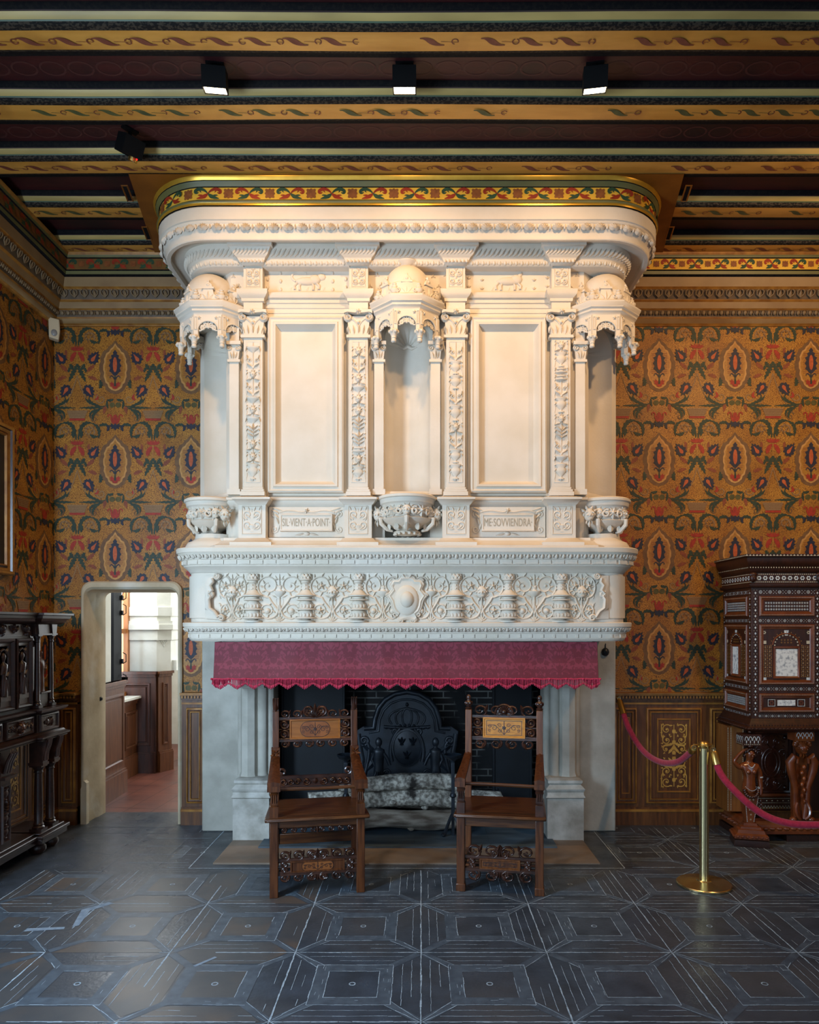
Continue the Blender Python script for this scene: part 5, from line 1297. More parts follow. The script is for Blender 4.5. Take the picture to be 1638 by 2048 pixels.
# ---- painted frieze between stone and beams (timber, belongs to the ceiling)
mb = MB(); TPth = rrect(FX, 1.60, 5.17, WALL, .22, 12)
mb.sweep(TPth, [(.2, 4.575), (.245, 4.578), (.247, 4.588), (.252, 4.592), (.256, 4.60), (.256, 4.606), (.245, 4.612), (.238, 4.616), (.236, 4.622), (.236, 4.704), (.242, 4.708), (.246, 4.714), (.256, 4.728), (.262, 4.734), (.264, 4.74), (.275, 4.752), (.28, 4.772)],
         mis=[2, 1, 1, 3, 3, 3, 2, 2, 0, 2, 3, 3, 3, 2, 1, 1])
ss = along(TPth, .236, .142)
half = len(ss)//2
for i, s in enumerate(ss):
    f = pfr(s, 4.663)
    if (i-half) % 2 == 0: acanth(mb, f, .215, .084, 1 if (i-half) % 4 == 0 else -1, g=5, r=4)
    else: sqflower(mb, f, .08, .082, 6)
tag(mb.build('trim_7b', [M['f_gold'], M['gilt_band'], M['c_blk'], M['c_olv'], M['f_red'], M['f_grn'], M['f_brn']]), 'gilded frieze with painted red and green scroll leaves above the stone cornice', 'frieze', kind='structure').name = 'trim_12'
# ================================================================ hearth things
# ---- cast-iron fireback
mb = MB(); FBX = FX-.02; f = front(FBX, 6.18, .12)
out = [(0,0),(.47,0),(.46,.08),(.43,.16),(.41,.28),(.40,.42),(.43,.56),(.44,.66),(.38,.70),(.30,.70),(.29,.78),(.26,.87),(.20,.95),(.11,1.0),(0,1.02)]
full = out[1:] + [(-a, b) for a, b in out[::-1][1:-1]]
mb.prism(full, -.03, 0, f)
for k in (-1, 1):
    m = lambda P: [(k*a, b) for a, b in P]
    mb.htube(f, m([(.46,.02),(.445,.08),(.415,.16),(.395,.28),(.385,.42),(.41,.55),(.42,.64)]), .022, .8)
    mb.htube(f, m([(.37,.685),(.285,.685),(.275,.77),(.245,.86),(.19,.93),(.105,.98),(0,1.0)]), .022, .8)
    mb.htube(f, m([(.33,.645),(.245,.66),(.235,.76),(.2,.84),(.14,.9),(.06,.93),(0,.935)]), .01, .8)
    mb.htube(f, m(spiral(.37,.58,.05,.012,0,-1.4,14)), .014, 1)
    mb.htube(f, m(bez((.35,.57),(.28,.5),(.38,.3),(.40,.1),10)), .016, 1)
    # supporters: robed figures
    g = f.at(k*.245, .12)
    mb.vrel(g, 0, 0, [(.06, 0), (.058, .05), (.05, .15), (.04, .23), (.045, .3), (.052, .36), (.05, .385), (.018, .40), (.017, .412), (.028, .43), (.03, .455), (.018, .48), (.004, .488)], .7, 0, 10)
    for t in (-.04, -.012, .02): mb.htube(g, bez((t*.4, .2), (t*1.5, .12), (t*.4+k*.02, .06), (t*1.4+k*.02, -.02), 7), .012, 1.2, c0=.025)
    mb.htube(g, [(-k*.03, .37), (-k*.07, .31), (-k*.095, .25)], .015, 1.2); mb.htube(g, [(k*.035, .37), (k*.06, .3), (k*.03, .24)], .015, 1.2)
    mb.leaf(g, k*.03, .36, PI/2-k*1.0, .16, .06, .02); mb.leaf(g, k*.03, .3, -k*.9 if k > 0 else PI+.9, .15, .06, .015)
    mb.htube(f, m([(.08,.27),(.11,.2),(.06,.17),(.1,.13)]), .012, 1); mb.htube(f, m(spiral(.17,.3,.035,.01,0,1.4,10)), .01, 1)
    mb.htube(f, m(bez((.13,.4),(.16,.5),(.13,.62),(.06,.68),8)), .018, 1); mb.htube(f, m(spiral(.1,.66,.04,.01,2,1.3,10)), .012, 1)
    for j in range(5): mb.blob(f, k*(.02+.04*j), .70+.012*math.cos(j), .016, .016, .016, 6, 2)
    for j in range(3): mb.htube(f, m(bez((.03+.05*j,.72),(.05+.07*j,.78),(.05+.05*j,.84),(.0,.86),6)), .009, 1)
    for j in range(6): mb.leaf(f, k*(.05+.07*j), .01, PI/2-k*.2*(j % 3), .06, .035, .015)
mb.blob(f, 0, .89, .016, .02, .016, 6, 2); mb.htube(f, [(-.2,.70),(0,.685),(.2,.70)], .014, 1)
mb.rosette(f, 0, .2, .05, .02, 6)
fb = mb.build('fireback', M['iron'], None, smooth=55)
tag(fb, 'black cast-iron fireback with arched top and crowned lily arms against the brick', 'fireback')
mb = MB(); g = f.at(0, .52)
rows = [[g(.118*s*math.cos(2*PI*i/32), .15*s*math.sin(2*PI*i/32), c) for i in range(32)] for s, c in ((1.12, 0), (1.1, .02), (1.0, .022), (.97, .012), (.6, .026), (.02, .032))]
mb.grid(rows, wrap=True)
for a, b in ((-.045, .055), (.05, .055), (0, -.06)):
    for t in (-.75, 0, .75): mb.leaf(g.at(a, b, .029), 0, -.008, PI/2-t, .052, .026, .02)
    for t in (-.6, 0, .6): mb.leaf(g.at(a, b, .029), 0, -.008, -PI/2+t, .03, .016, .014)
    mb.blob(g.at(a, b, .029), 0, -.008, .022, .008, .02, 6, 2)
mb.build('lily_shield', M['iron'], fb, smooth=55)
# ---- iron plates at the back of the hearth
for x0, x1, lb in ((563, 690, 'flat black iron plate at the back of the hearth behind the left chair'), (985, 1064, 'flat black iron plate at the back of the hearth behind the right chair')):
    D = 6.1; z0, z1 = .115, 1.32
    mb = MB(); X0, X1 = px(x0, D), px(x1, D)
    mb.box(X0, X1, D, D+.03, z0-.09, z1); mb.box(X0, X1, D-.012, D, z1-.03, z1); mb.box(X0, X0+.02, D-.01, D, z0-.09, z1-.03); mb.box(X1-.02, X1, D-.01, D, z0-.09, z1-.03)
    for zz in (.3, .9): mb.lathe(None, [(.012, 0), (.01, .008), (.001, .012)], 8, fr=Fr((X0+.04, D, zz), (1, 0, 0), (0, 0, 1), (0, -1, 0)))
    tag(mb.build('iron_plate', M['iron_plate'], bevel=.004), lb, 'iron plate', 'iron plates in the hearth')
# ---- logs
def log(x0, x1, D, z, r, m, label, seed, dy=0):
    rr = random.Random(seed); mb = MB(); n = 26; k = 18; rows = []
    ph = [rr.random()*6 for _ in range(6)]
    for i in range(n+1):
        t = i/n; x = x0+(x1-x0)*t
        row = []
        for j in range(k):
            a = 2*PI*j/k
            q_ = r*(1+.06*math.sin(2*a+ph[0]+t*3)+.05*math.sin(5*a+ph[1]+t*9)+.05*math.sin(t*11+ph[2])+.03*(rr.random()-.5))
            row.append((x+.01*math.sin(3*a), D+dy*t+q_*math.cos(a)+.015*math.sin(t*5+ph[3]), z+q_*math.sin(a)+.012*math.sin(t*6+ph[4])))
        rows.append(row)
    mb.grid(rows, 0, wrap=True)
    for row, e in ((rows[0], -1), (rows[-1], 1)):
        c = [sum(p[q_] for p in row)/k for q_ in range(3)]
        mb.grid([row, [(p[0]*.3+c[0]*.7+e*.004, p[1]*.3+c[1]*.7, p[2]*.3+c[2]*.7) for p in row]], 1, wrap=True)
        mb.face([(p[0]*.3+c[0]*.7+e*.004, p[1]*.3+c[1]*.7, p[2]*.3+c[2]*.7) for p in row], 1)
    for _ in range(4):
        t = rr.uniform(.15, .85); a = rr.uniform(PI, 2*PI)
        mb.ell((x0+(x1-x0)*t, D+dy*t+r*.95*math.cos(a), z+r*.95*math.sin(a)), (.03, .02, .02), 6, 4)
    tag(mb.build('firewood_log', [m, M['logend']], smooth=60), label, 'log', 'firewood logs stacked in the hearth')
log(-.66, .30, 5.88, .405, .066, M['log'], 'topmost grey lichened log of the stack in the hearth', 3)
log(-.92, .66, 5.90, .265, .072, M['log'], 'pale mottled log in the middle of the stack in the hearth', 5)
log(-.50, .34, 5.84, .115, .078, M['log_brown'], 'lowest brown log of the stack in the hearth', 8)
log(-.60, .60, 6.015, .205, .05, M['log_brown'], 'dark log at the back of the stack in the hearth', 12)
# ---- andirons
def andiron(x, D, label):
    r = empty('andiron', (x, D, .022), 0, label, 'andiron', 'pair of iron firedogs')
    mb = MB(); mb.box(-.014, .014, -.014, .014, .16, .58); mb.lathe((0, 0, 0), [(.02, .30), (.028, .31), (.02, .33)], 10); mb.build('post', M['iron'], r, local=True, bevel=.003)
    mb = MB(); mb.lathe((0, 0, .58), [(.014, 0), (.02, .015), (.06, .035), (.075, .06), (.07, .064), (.05, .045), (.001, .03)], 16); mb.build('cup', M['iron'], r, local=True)
    mb = MB()
    for s_ in (-1, 1): mb.tube(bez((0, 0, .17), (s_*.02, -.03, .16), (s_*.05, -.05, .07), (s_*.07, -.05, .018), 8), .014, 6)
    mb.ell((-.075, -.05, .018), (.022, .022, .018)); mb.ell((.075, -.05, .018), (.022, .022, .018))
    mb.build('foot', M['iron'], r, local=True)
    mb = MB(); mb.box(-.012, .012, 0, .40, .0, .013); mb.box(-.012, .012, -.012, .012, .0, .18); mb.build('log_bar', M['iron'], r, local=True)
andiron(px(692, 5.72), 5.72, 'iron firedog with cup top behind the left chair')
andiron(px(906, 5.72), 5.72, 'iron firedog with cup top behind the right chair')

# ---- drapery valance under the mantel
dr = empty('mantel_valance', (FX, 5.12, 1.58), 0, 'raspberry damask valance with tasselled fringe hung under the mantel', 'valance')
mb = MB(); x0, x1 = FX-1.378, FX+1.363; zt, zb = 1.575, 1.312
path = [(x0-.0, 5.62), (x0, 5.16), (x0+.01, 5.125)]
n = 60
rows = []
P = [(x0, 5.60), (x0, 5.4), (x0, 5.14)] + [(x0+.006+(x1-x0-.012)*i/n, 5.125+.003*math.sin(i*.9)+.002*math.sin(i*2.3)) for i in range(n+1)] + [(x1, 5.14), (x1, 5.4), (x1, 5.60)]
for j in range(9):
    t = j/8; z = zt+(zb-zt)*t; g = (t**1.3)*.014
    rows.append([(FX+(x-FX)*(1+.004*t), y-g*(1 if y < 5.2 else 0)+.004*t*math.sin(x*9), z) for x, y in P])
mb.grid(rows, 0)
ftilt = Fr((FX, 5.107, 1.318), (1, 0, 0), Vector((0, .014, .29)).normalized(), (0, -1, 0))
def dmotif(u):
    for s_ in (-1, 1):
        m = lambda P: [(u+s_*a, b) for a, b in P]
        mb.stroke(ftilt, m(bez((0, .02), (.09, .03), (.10, .1), (.035, .15), 9)), lambda t: .001+.0035*math.sin(PI*t), 1, .002)
        mb.stroke(ftilt, m(bez((.035, .15), (.0, .18), (.03, .22), (.06, .24), 7)), lambda t: .001+.005*math.sin(PI*t), 1, .002)
        mb.stroke(ftilt, m(bez((.12, .03), (.13, .11), (.09, .16), (.10, .24), 9)), lambda t: .001+.003*math.sin(PI*t), 1, .002)
        for a, b, r in ((.055, .07, .020), (.085, .19, .018), (.025, .1, .014), (.115, .10, .012), (.03, .21, .014), (.1, .15, .013), (.075, .12, .012)):
            for k in range(5):
                an = k*1.256+a*40; mb.stroke(ftilt, m([(a, b), (a+r*math.cos(an), b+r*math.sin(an))]), lambda t: .001+.004*math.sin(PI*t), 1, .002)
    mb.stroke(ftilt, [(u, .02), (u, .1)], lambda t: .009*math.sin(PI*t)+.001, 1, .002); mb.stroke(ftilt, [(u, .16), (u, .25)], lambda t: .012*math.sin(PI*t)+.001, 1, .002)
mb.build('cloth', [M['damask']], dr, smooth=60)
mb = MB(); nsc = 23; w = (x1-x0+.02)/nsc
mb.tube([(x0-.008, 5.16, 1.312)] + [(x0-.008+(x1-x0+.016)*i/80, 5.102, 1.312+.002*math.sin(i*2)) for i in range(81)] + [(x1+.008, 5.16, 1.312)], .006, 6)
for k in range(nsc+1): mb.ell((x0-.01+k*w, 5.098, 1.312), (.009, .009, .009), 6, 4)
per = 11
for k in range(nsc):
    for j in range(per):
        t = (j+.5)/per; x = x0-.01+(k+t)*w; L = .03+.042*(1-abs(2*t-1))**.8
        y = 5.102-.004*math.sin(j*2.1)
        mb.tube([(x, y, 1.309), (x+.001*math.sin(j), y-.002, 1.309-L*.55), (x, y, 1.309-L*.6)], [.0042, .0032, .003], 4)
        mb.tube([(x, y, 1.309-L*.6), (x, y-.001, 1.309-L*.66), (x, y, 1.309-L*.95), (x, y, 1.309-L)], [.003, .0062, .0055, .002], 5)
for s_, X in ((-1, x0-.008), (1, x1+.008)):
    for j in range(26):
        y = 5.12+.018*j; L = .03+.042*abs(math.sin(j*.28)); 
        mb.tube([(X, y, 1.312), (X, y, 1.312-L)], [.004, .006], 4)
mb.build('fringe', M['fringe'], dr, smooth=60)
# dark carved roundel hung on the right jamb
mb = MB(); f = front(px(1211, 5.88), 5.885, pz(1304, 5.88))
mb.blob(f, 0, 0, .032, .036, .028, 10, 4); mb.rosette(f, 0, 0, .03, .032, 6); mb.htube(f, [(0, .03), (.002, .07)], .004)
tag(mb.build('iron_hook_knob', M['iron'], smooth=50), 'small dark iron knob hanging on the right jamb beside the valance', 'knob')

# ================================================================ the two armchairs
W_, WX, WD, WL = M['wood'], M['wood_x'], M['wood_dk'], M['wood_lt']
def carve_row(mb, f, x0, x1, y, up, n, r, rad=.008, seed=0):
    """running scrolls standing along an edge (pierced carving in the round)"""
    w = (x1-x0)/n
    for i in range(n):
        c = x0+w*(i+.5); s_ = 1 if c < (x0+x1)/2-.001 else -1
        pts = [(c-s_*w*.62, y+up*rad*.9)] + [(c-s_*w*.3, y+up*r*.12)] + [(c+s_*(a*1.22), y+up*(r*1.0+b)) for a, b in spiral(0, 0, r, r*.3, -2.0, 1.3, 18)]
        mb.tube([f(a, b, 0) for a, b in pts], [rad*.8]*3 + [rad*(.85-.3*k/17) for k in range(len(pts)-3)], 6)
        mb.ell(f(c, y+up*r*1.0, 0), (rad*.8, rad*1.1, rad*.8), 6, 4)
        mb.leaf(f, c+s_*w*.3, y+up*r*.8, PI/2*up-s_*.4, r*1.3, r*.6, .012)
def slat(name, root, f, w, h, b0, b1, parts, inlay, carve=True, crest=None, n=3, side=2):
    """carved panel board between posts: board w x (b1-b0), pierced scrollwork to half-width h"""
    mb = MB(); mb.prism([(-w, b0), (w, b0), (w, b1), (-w, b1)], -.012, .006, f)
    mb.rectmold(f, -w, w, b0, b1, [(0, .006), (.002, .014), (.010, .014), (.014, .008), (.018, .008)], fill=0)
    o = mb.build(name, inlay[0], root, local=True)
    mb = MB()
    if inlay[1] == 'oval':
        rr = (b1-b0)*.38; L = w*.58
        oval = [(L-rr+rr*math.cos(a), (b0+b1)/2+rr*math.sin(a)) for a in [-PI/2+PI*i/8 for i in range(9)]] + [(-L+rr+rr*math.cos(a), (b0+b1)/2+rr*math.sin(a)) for a in [PI/2+PI*i/8 for i in range(9)]]
        mb.poly(f, oval, 0, .0095); mb.stroke(f, oval+oval[:1], .0018, 1, .0105); W2, H2 = L, rr
    else: W2, H2 = w*.85, (b1-b0)*.38
    c = (b0+b1)/2
    for s_ in (-1, 1):
        for a, b, r, t in ((.25, .3, .3, 0), (.25, -.35, .28, 2), (.55, .0, .4, 1), (.8, .25, .25, 3), (.8, -.3, .22, 4)):
            mb.stroke(f, [(s_*(a*W2+x), c+b*H2+y) for x, y in spiral(0, 0, r*H2, r*H2*.2, t, 1.2, 12)], .0016, 1, .0112)
        mb.stroke(f, [(s_*a, c+b) for a, b in bez((0, -H2*.8), (W2*.3, -H2*.2), (W2*.4, H2*.6), (W2*.9, H2*.3), 10)], .0018, 1, .0112)
    mb.stroke(f, [(0, c-H2*.9), (0, c+H2*.9)], .002, 1, .0112); mb.rosette(f.at(0, c, .01), 0, 0, H2*.3, .001, 6, 1)
    if inlay[1] != 'oval': mb.rectmold(f, -w+.024, w-.024, b0+.022, b1-.022, [(0, .0085), (.0, .0102), (.003, .0102), (.003, .0085)], mi=1)
    mb.build('inlay', [inlay[2], M['wood_dk']], o, local=True, smooth=0)
    if carve:
        mb = MB()
        carve_row(mb, f, -h, h, b1, 1, n*2, h/n*.40, .0105); carve_row(mb, f, -h, h, b0, -1, n*2, h/n*.36, .0105)
        for bb, up in ((b1, 1), (b0, -1)):
            mb.prism([(-h, bb-.002*up), (h, bb-.002*up), (h, bb+.014*up), (-h, bb+.014*up)], -.008, .008, f)
        for s_ in (-1, 1):
            m = (b0+b1)/2
            for q_ in range(side):
                y = b0+(b1-b0)*(q_+.5)/side; r = min((h-w)*.42, (b1-b0)/side*.42)
                P = [(s_*(w+(h-w)*.5+a), y+b) for a, b in spiral(0, 0, r*1.15, r*.25, PI if q_ else PI+.4, 1.4*(1 if q_ else -1), 14)]
                mb.tube([f(a, b, 0) for a, b in P], .0105, 6); mb.ell(f(s_*(w+(h-w)*.5), y, 0), (.01, .01, .01), 6, 4)
            mb.tube([f(s_*w, b0+.006, 0), f(s_*h, b0+.004, 0)], .009, 6); mb.tube([f(s_*w, b1-.006, 0), f(s_*h, b1-.004, 0)], .009, 6)
            mb.tube([f(s_*w, m, 0), f(s_*h, m, 0)], .007, 6)
        if crest == 'leaf':
            for a in (-1.1, -.7, -.35, 0, .35, .7, 1.1): mb.leaf(f.at(0, 0, -.004), 0, b1+.006, PI/2+a, .105-.03*abs(a), .034, .022)
            for s_ in (-1, 1): mb.tube([f(s_*a, b, 0) for a, b in spiral(.045, b1+.055, .036, .01, -1.5, 1.4, 16)], .010, 6)
        elif crest == 'boss':
            arc = [(.062*math.cos(a), b1+.018+.07*math.sin(a)) for a in [PI*i/14 for i in range(15)]]
            mb.tube([f(a, b, 0) for a, b in arc], .010, 6); mb.tube([f(a*.72, (b-b1)*.72+b1, 0) for a, b in arc], .006, 6)
            mb.prism(arc, -.008, .004, f); mb.ell(f(0, b1+.038, .01), (.019, .019, .019), 10, 6)
            for k in range(9): mb.leaf(f.at(0, b1+.038, .004), 0, 0, PI*k/8, .05, .018, .01)
        elif crest == 'mid':
            for s_ in (-1, 1):
                for up, bb in ((1, b1), (-1, b0)): mb.tube([f(s_*a, b, 0) for a, b in spiral(.03, bb+up*.03, .026, .008, -1.5*up, 1.4*up, 14)], .009, 6)
            mb.leaf(f.at(0, 0, -.004), 0, b1, PI/2, .07, .03, .014); mb.leaf(f.at(0, 0, -.004), 0, b0, -PI/2, .06, .03, .014)
        mb.build('carved_scrollwork', M['wood_dk'], o, local=True, smooth=60)
    return o
def armchair(x, y, rz, label, style):
    r = empty('carved_armchair', (x, y, 0), rz, label, 'chair', 'two carved armchairs before the hearth')
    L = style == 'left'
    wf, wb, d = (.270, .268, .215) if L else (.248, .246, .215)
    sh = .50; t = .026
    # seat board
    mb = MB(); q_ = .325 if L else .29
    pts = [(-q_, -d-.06), (q_, -d-.06), (q_, -d+.02), (wb+.03, d+.03), (-wb-.03, d+.03), (-q_, -d+.02)]
    mb.prism(pts, sh-.022, sh, Fr((0, 0, 0), (1, 0, 0), (0, 1, 0), (0, 0, 1)))
    mb.box(-q_+.01, q_-.01, -d-.066, -d-.05, sh-.020, sh-.006)
    mb.build('seat', WX, r, local=True, bevel=.006)
    for s_ in (-1, 1):
        mb = MB(); mb.box(s_*wf-t, s_*wf+t, -d-t, -d+t, 0, sh-.02); 
        if not L: mb.box(s_*wf-t-.004, s_*wf+t+.004, -d-t-.004, -d+t+.004, 0, .05)
        mb.build('front_leg', W_, r, local=True, bevel=.004)
        tp = 1.105
        mb = MB(); pb = .022; lean = .03
        rows = []
        for z, g in ((0, 0), (sh, 0), (tp, lean)):
            rows.append([(s_*wb-pb, d-pb+g, z), (s_*wb+pb, d-pb+g, z), (s_*wb+pb, d+pb+g, z), (s_*wb-pb, d+pb+g, z)])
        mb.grid(rows, wrap=True, cap=True); po = mb.build('back_post', W_ if L else M['wood_lt2'], r, local=True, smooth=30, bevel=.003)
        mb = MB(); yy = d+lean
        if L:
            mb.box(s_*wb-.02, s_*wb+.02, yy-.018, yy+.018, tp, tp+.012)
            for a in (-1, 0, 1): mb.tube([(s_*wb+a*.012, yy-.012, tp+.01), (s_*wb+a*.014, yy-.014, tp+.05), (s_*wb+a*.015, yy-.02, tp+.085), (s_*wb+a*.016, yy-.03, tp+.09)], [.007, .008, .007, .004], 6)
            mb.leaf(Fr((s_*wb, yy-.02, tp), (1, 0, 0), (0, 0, 1), (0, -1, 0)), 0, 0, PI/2, .06, .03, .014); mb.box(s_*wb-.014, s_*wb+.014, yy-.01, yy+.014, tp+.01, tp+.085)
        else:
            mb.lathe((s_*wb, yy, tp), [(.02, 0), (.026, .01), (.015, .018), (.022, .034), (.026, .05), (.014, .062), (.012, .07), (.018, .082), (.013, .098), (.004, .104)], 10)
            for k in range(6): mb.ell((s_*wb+.022*math.cos(k*PI/3), yy+.022*math.sin(k*PI/3), tp+.044), (.008, .008, .014), 5, 4)
        mb.build('finial', M['wood_dk'], po, local=True, smooth=50)
        # arm
        mb = MB(); za, zf = (.80, .715) if L else (.80, .72)
        rows = []
        aw = .032 if L else .026
        for k in range(11):
            u = k/10; yy = d+.01-(2*d+.075)*u; z = za+(zf-za)*(u**1.15)-(.012*math.sin(PI*u)); w2 = aw*(.85+.35*u)
            rows.append([(s_*wf-w2, yy, z-.018), (s_*wf+w2, yy, z-.018), (s_*wf+w2*1.05, yy, z+.006), (s_*wf, yy, z+.016), (s_*wf-w2*1.05, yy, z+.006)])
        mb.grid(rows, wrap=True, cap=True)
        mb.box(s_*wf-aw*1.25, s_*wf+aw*1.25, -d-.072, -d-.01, zf-.045, zf-.012)
        if L:
            f = Fr((s_*wf, d-.06, za+.01), (1, 0, 0), (0, -.9, .2), (0, .2, .98))
            for k in range(3):
                for e in (-1, 1): mb.leaf(f, e*.002, .01+k*.03, PI/2-e*.9, .034, .018, .012)
            f = Fr((s_*wf, d-.022, za), (1, 0, 0), (0, 0, 1), (0, -1, 0)); mb.box(s_*wb-.028, s_*wb+.028, d-.03, d+.02, za-.02, za+.06)
            for k in range(3):
                for e in (-1, 1): mb.leaf(f.at(0, 0, .01), e*.002, -.01+k*.02, PI/2-e*.8, .03, .016, .01)
        mb.build('arm', W_, r, local=True, smooth=40)
        mb = MB(); S4 = lambda zz, w3: [(s_*wf-w3, -d-w3, zz), (s_*wf+w3, -d-w3, zz), (s_*wf+w3, -d+w3, zz), (s_*wf-w3, -d+w3, zz)]
        prof = [(sh, .026), (sh+.065, .026), (sh+.07, .020), (sh+.085, .024), (sh+.12, .017), (sh+.145, .026), (sh+.15, .020), (sh+.165, .028), (zf-.02, .026)]
        mb.grid([S4(a, b) for a, b in prof], wrap=True, cap=True)
        f = Fr((s_*wf, -d-.02, sh+.09), (1, 0, 0), (0, 0, 1), (0, -1, 0))
        for k in (-1, 0, 1): mb.htube(f, [(k*.012, 0), (k*.012, .05)], .006, 1.4)
        mb.build('arm_support', M['wood_dk'] if not L else W_, r, local=True, smooth=30)
    fb = lambda z: Fr((0, d+.0, 0), (1, 0, 0), (0, .03, .999), (0, -1, .03))
    f = Fr((0, d-.006+.016, 0), (1, 0, 0), Vector((0, .04, 1)).normalized(), (0, -1, 0))
    if L: slat('back_panel', r, f, .175, wb-.02, .905, 1.045, None, (WL, 'oval', M['wood_lt3']), crest='leaf', n=3)
    else: slat('back_panel', r, f, .148, wb-.02, .905, 1.050, None, (M['inlaid_lt'], 'rect', M['inlaid_lt']), crest='boss', n=2)
    if L:
        mb = MB(); mb.box(-wb+.02, wb-.02, d-.01, d+.012, .645, .665); mb.box(-wb+.02, wb-.02, d-.01, d+.012, .59, .603); mb.box(-wb+.02, wb-.02, d, d+.008, .6, .65)
        f2 = Fr((0, d-.002, .625), (1, 0, 0), (0, 0, 1), (0, -1, 0))
        for s_ in (-1, 1):
            for a, rr, tn in ((.06, .026, 1.4), (.12, .02, -1.3), (.165, .02, 1.3), (.215, .024, 1.4)): mb.htube(f2, [(s_*x, y) for x, y in spiral(a, -.003, rr, .006, PI, tn, 14)], .008, 1.6)
            mb.tube([(s_*(wb-.03)+0*a, d-.004, .66+b) if a is None else (s_*(wb-.045+a), d-.004, .69+b) for a, b in spiral(0, 0, .03, .008, -PI/2, 1.3, 12)], .009, 6)
        mb.leaf(f2, 0, -.02, PI/2, .05, .04, .012)
        mb.build('back_rail', WD, r, local=True, smooth=50)
    # front guard rod between the arms
    mb = MB(); mb.tube([(-wf+.02, -d-.02, .675), (0, -d-.021, .672), (wf-.02, -d-.02, .675)] if L else [(-wf+.02, -d-.02, .688), (0, -d-.02, .687), (wf-.02, -d-.02, .683)], .011, 8)
    mb.build('guard_rod', WX, r, local=True)
    # aprons and stretchers
    mb = MB(); mb.box(-wf+.02, wf-.02, -d-.012, -d+.012, sh-.085 if not L else sh-.07, sh-.02)
    for s_ in (-1, 1): mb.box(s_*wf-.01, s_*wf+.01, -d, d, sh-.08, sh-.02)
    mb.box(-wb+.02, wb-.02, d-.01, d+.01, sh-.12, sh-.02)
    ap = mb.build('apron', WX, r, local=True, bevel=.003)
    if L:
        mb = MB(); carve_row(mb, Fr((0, -d, 0), (1, 0, 0), (0, 0, 1), (0, -1, 0)), -wf+.03, wf-.03, sh-.07, -1, 8, .018, .007)
        mb.leaf(Fr((0, -d, 0), (1, 0, 0), (0, 0, 1), (0, -1, 0)), 0, sh-.07, -PI/2, .045, .03, .012)
        mb.build('carved_apron', WD, ap, local=True, smooth=60)
    mb = MB(); mb.box(-wb+.02, wb-.02, d-.012, d+.012, .20 if L else .36, .27 if L else .44)
    for s_ in (-1, 1): mb.box(s_*wf-.011, s_*wf+.011, -d, d, .10, .15)
    mb.build('stretcher', WX, r, local=True, bevel=.003)
    f3 = Fr((0, -d-.004, 0), (1, 0, 0), (0, 0, 1), (0, -1, 0))
    slat('foot_panel', r, f3, .17 if L else .13, wf-.024, .145, .222 if L else .215, None, (W_ if L else M['wood_lt2'], 'oval' if L else 'rect', M['wood_lt3'] if L else M['wood_lt']), crest='mid', n=3 if L else 2, side=2)
    return r
M['wood_lt2'] = mat('medium_walnut', '#522a10', '#70401c', 7, 5, .35, stretch=(8, 8, .8))
M['wood_lt3'] = mat('oval_inlay_wood', '#743f1a', '#8a4f22', 14, 4, .4)
M['inlaid_lt'] = mat('golden_inlaid_panel', '#b06f22', '#c9862c', 10, 5, .33, stretch=(2, 8, 8))
armchair(-.690, 4.735, math.radians(10.3), 'carved walnut armchair with oval in its back and scrolled crest, left of the pair', 'left')
armchair(.537, 4.765, math.radians(-9.7), 'carved walnut armchair with golden inlaid back panel and boss crest, right of the pair', 'right')

# ================================================================ barrier
SX, SY = 1.846, 4.68
st = empty('brass_stanchion', (SX, SY, 0), 0, 'polished brass barrier post with round base holding two red ropes', 'stanchion')
mb = MB(); mb.lathe((0, 0, 0), [(.165, 0), (.172, .004), (.173, .014), (.168, .018), (.05, .034), (.045, .04), (.001, .042)], 48); mb.build('base', M['brass'], st, local=True, smooth=30)
mb = MB(); mb.lathe((0, 0, 0), [(.0295, .04), (.0295, .90)], 28); mb.build('post', M['brass'], st, local=True)
mb = MB(); mb.lathe((0, 0, .895), [(.032, 0), (.04, .006), (.042, .018), (.036, .022), (.036, .03), (.03, .036), (.026, .044), (.001, .047)], 28)
for a in (0.3, PI-.3, 1.6, -1.6): mb.tube([(.035*math.cos(a), .035*math.sin(a), .912), (.062*math.cos(a), .062*math.sin(a), .915), (.066*math.cos(a), .066*math.sin(a), .895), (.06*math.cos(a), .06*math.sin(a), .88)], .005, 6)
mb.build('collar', M['brass_dk'], st, local=True)
def rope(name, pts, label, r=.022, hooks=(True, True)):
    n = len(pts); root = empty(name, pts[0], 0, label, 'rope', 'red velvet barrier ropes')
    P = [Vector(p) for p in pts]
    def cat(t):
        t = max(0, min(n-1-1e-6, t)); i = int(t); u = t-i
        p0, p1, p2, p3 = P[max(i-1, 0)], P[i], P[i+1], P[min(i+2, n-1)]
        return .5*((2*p1)+(p2-p0)*u+(2*p0-5*p1+4*p2-p3)*u*u+(3*p1-p0-3*p2+p3)*u**3)
    Q = [cat((n-1)*k/60) for k in range(61)]
    mb = MB(); mb.tube(Q[4:57] if hooks[1] else Q[4:], r, 14); mb.build('cord', M['velvet'], root, smooth=60)
    for e, on in ((0, hooks[0]), (1, hooks[1])):
        if not on: continue
        S = Q[:7] if e == 0 else Q[::-1][:7]
        mb = MB(); mb.tube([S[1], S[1]*.8+S[2]*.2, S[2], S[5], S[6]], [r*.5, r*.95, r*1.12, r*1.2, r*1.22], 14)
        en = mb.build('rope_end', M['brass_dk'], root, smooth=40)
        mb = MB(); mb.tube([S[0], S[0]*.3+S[1]*.7, S[1]], .006, 6); mb.tube([S[0]+Vector((.012*math.cos(a), 0, .012*math.sin(a))) for a in [k*PI/5 for k in range(11)]], .004, 5); mb.build('snap_hook', M['brass'], en)
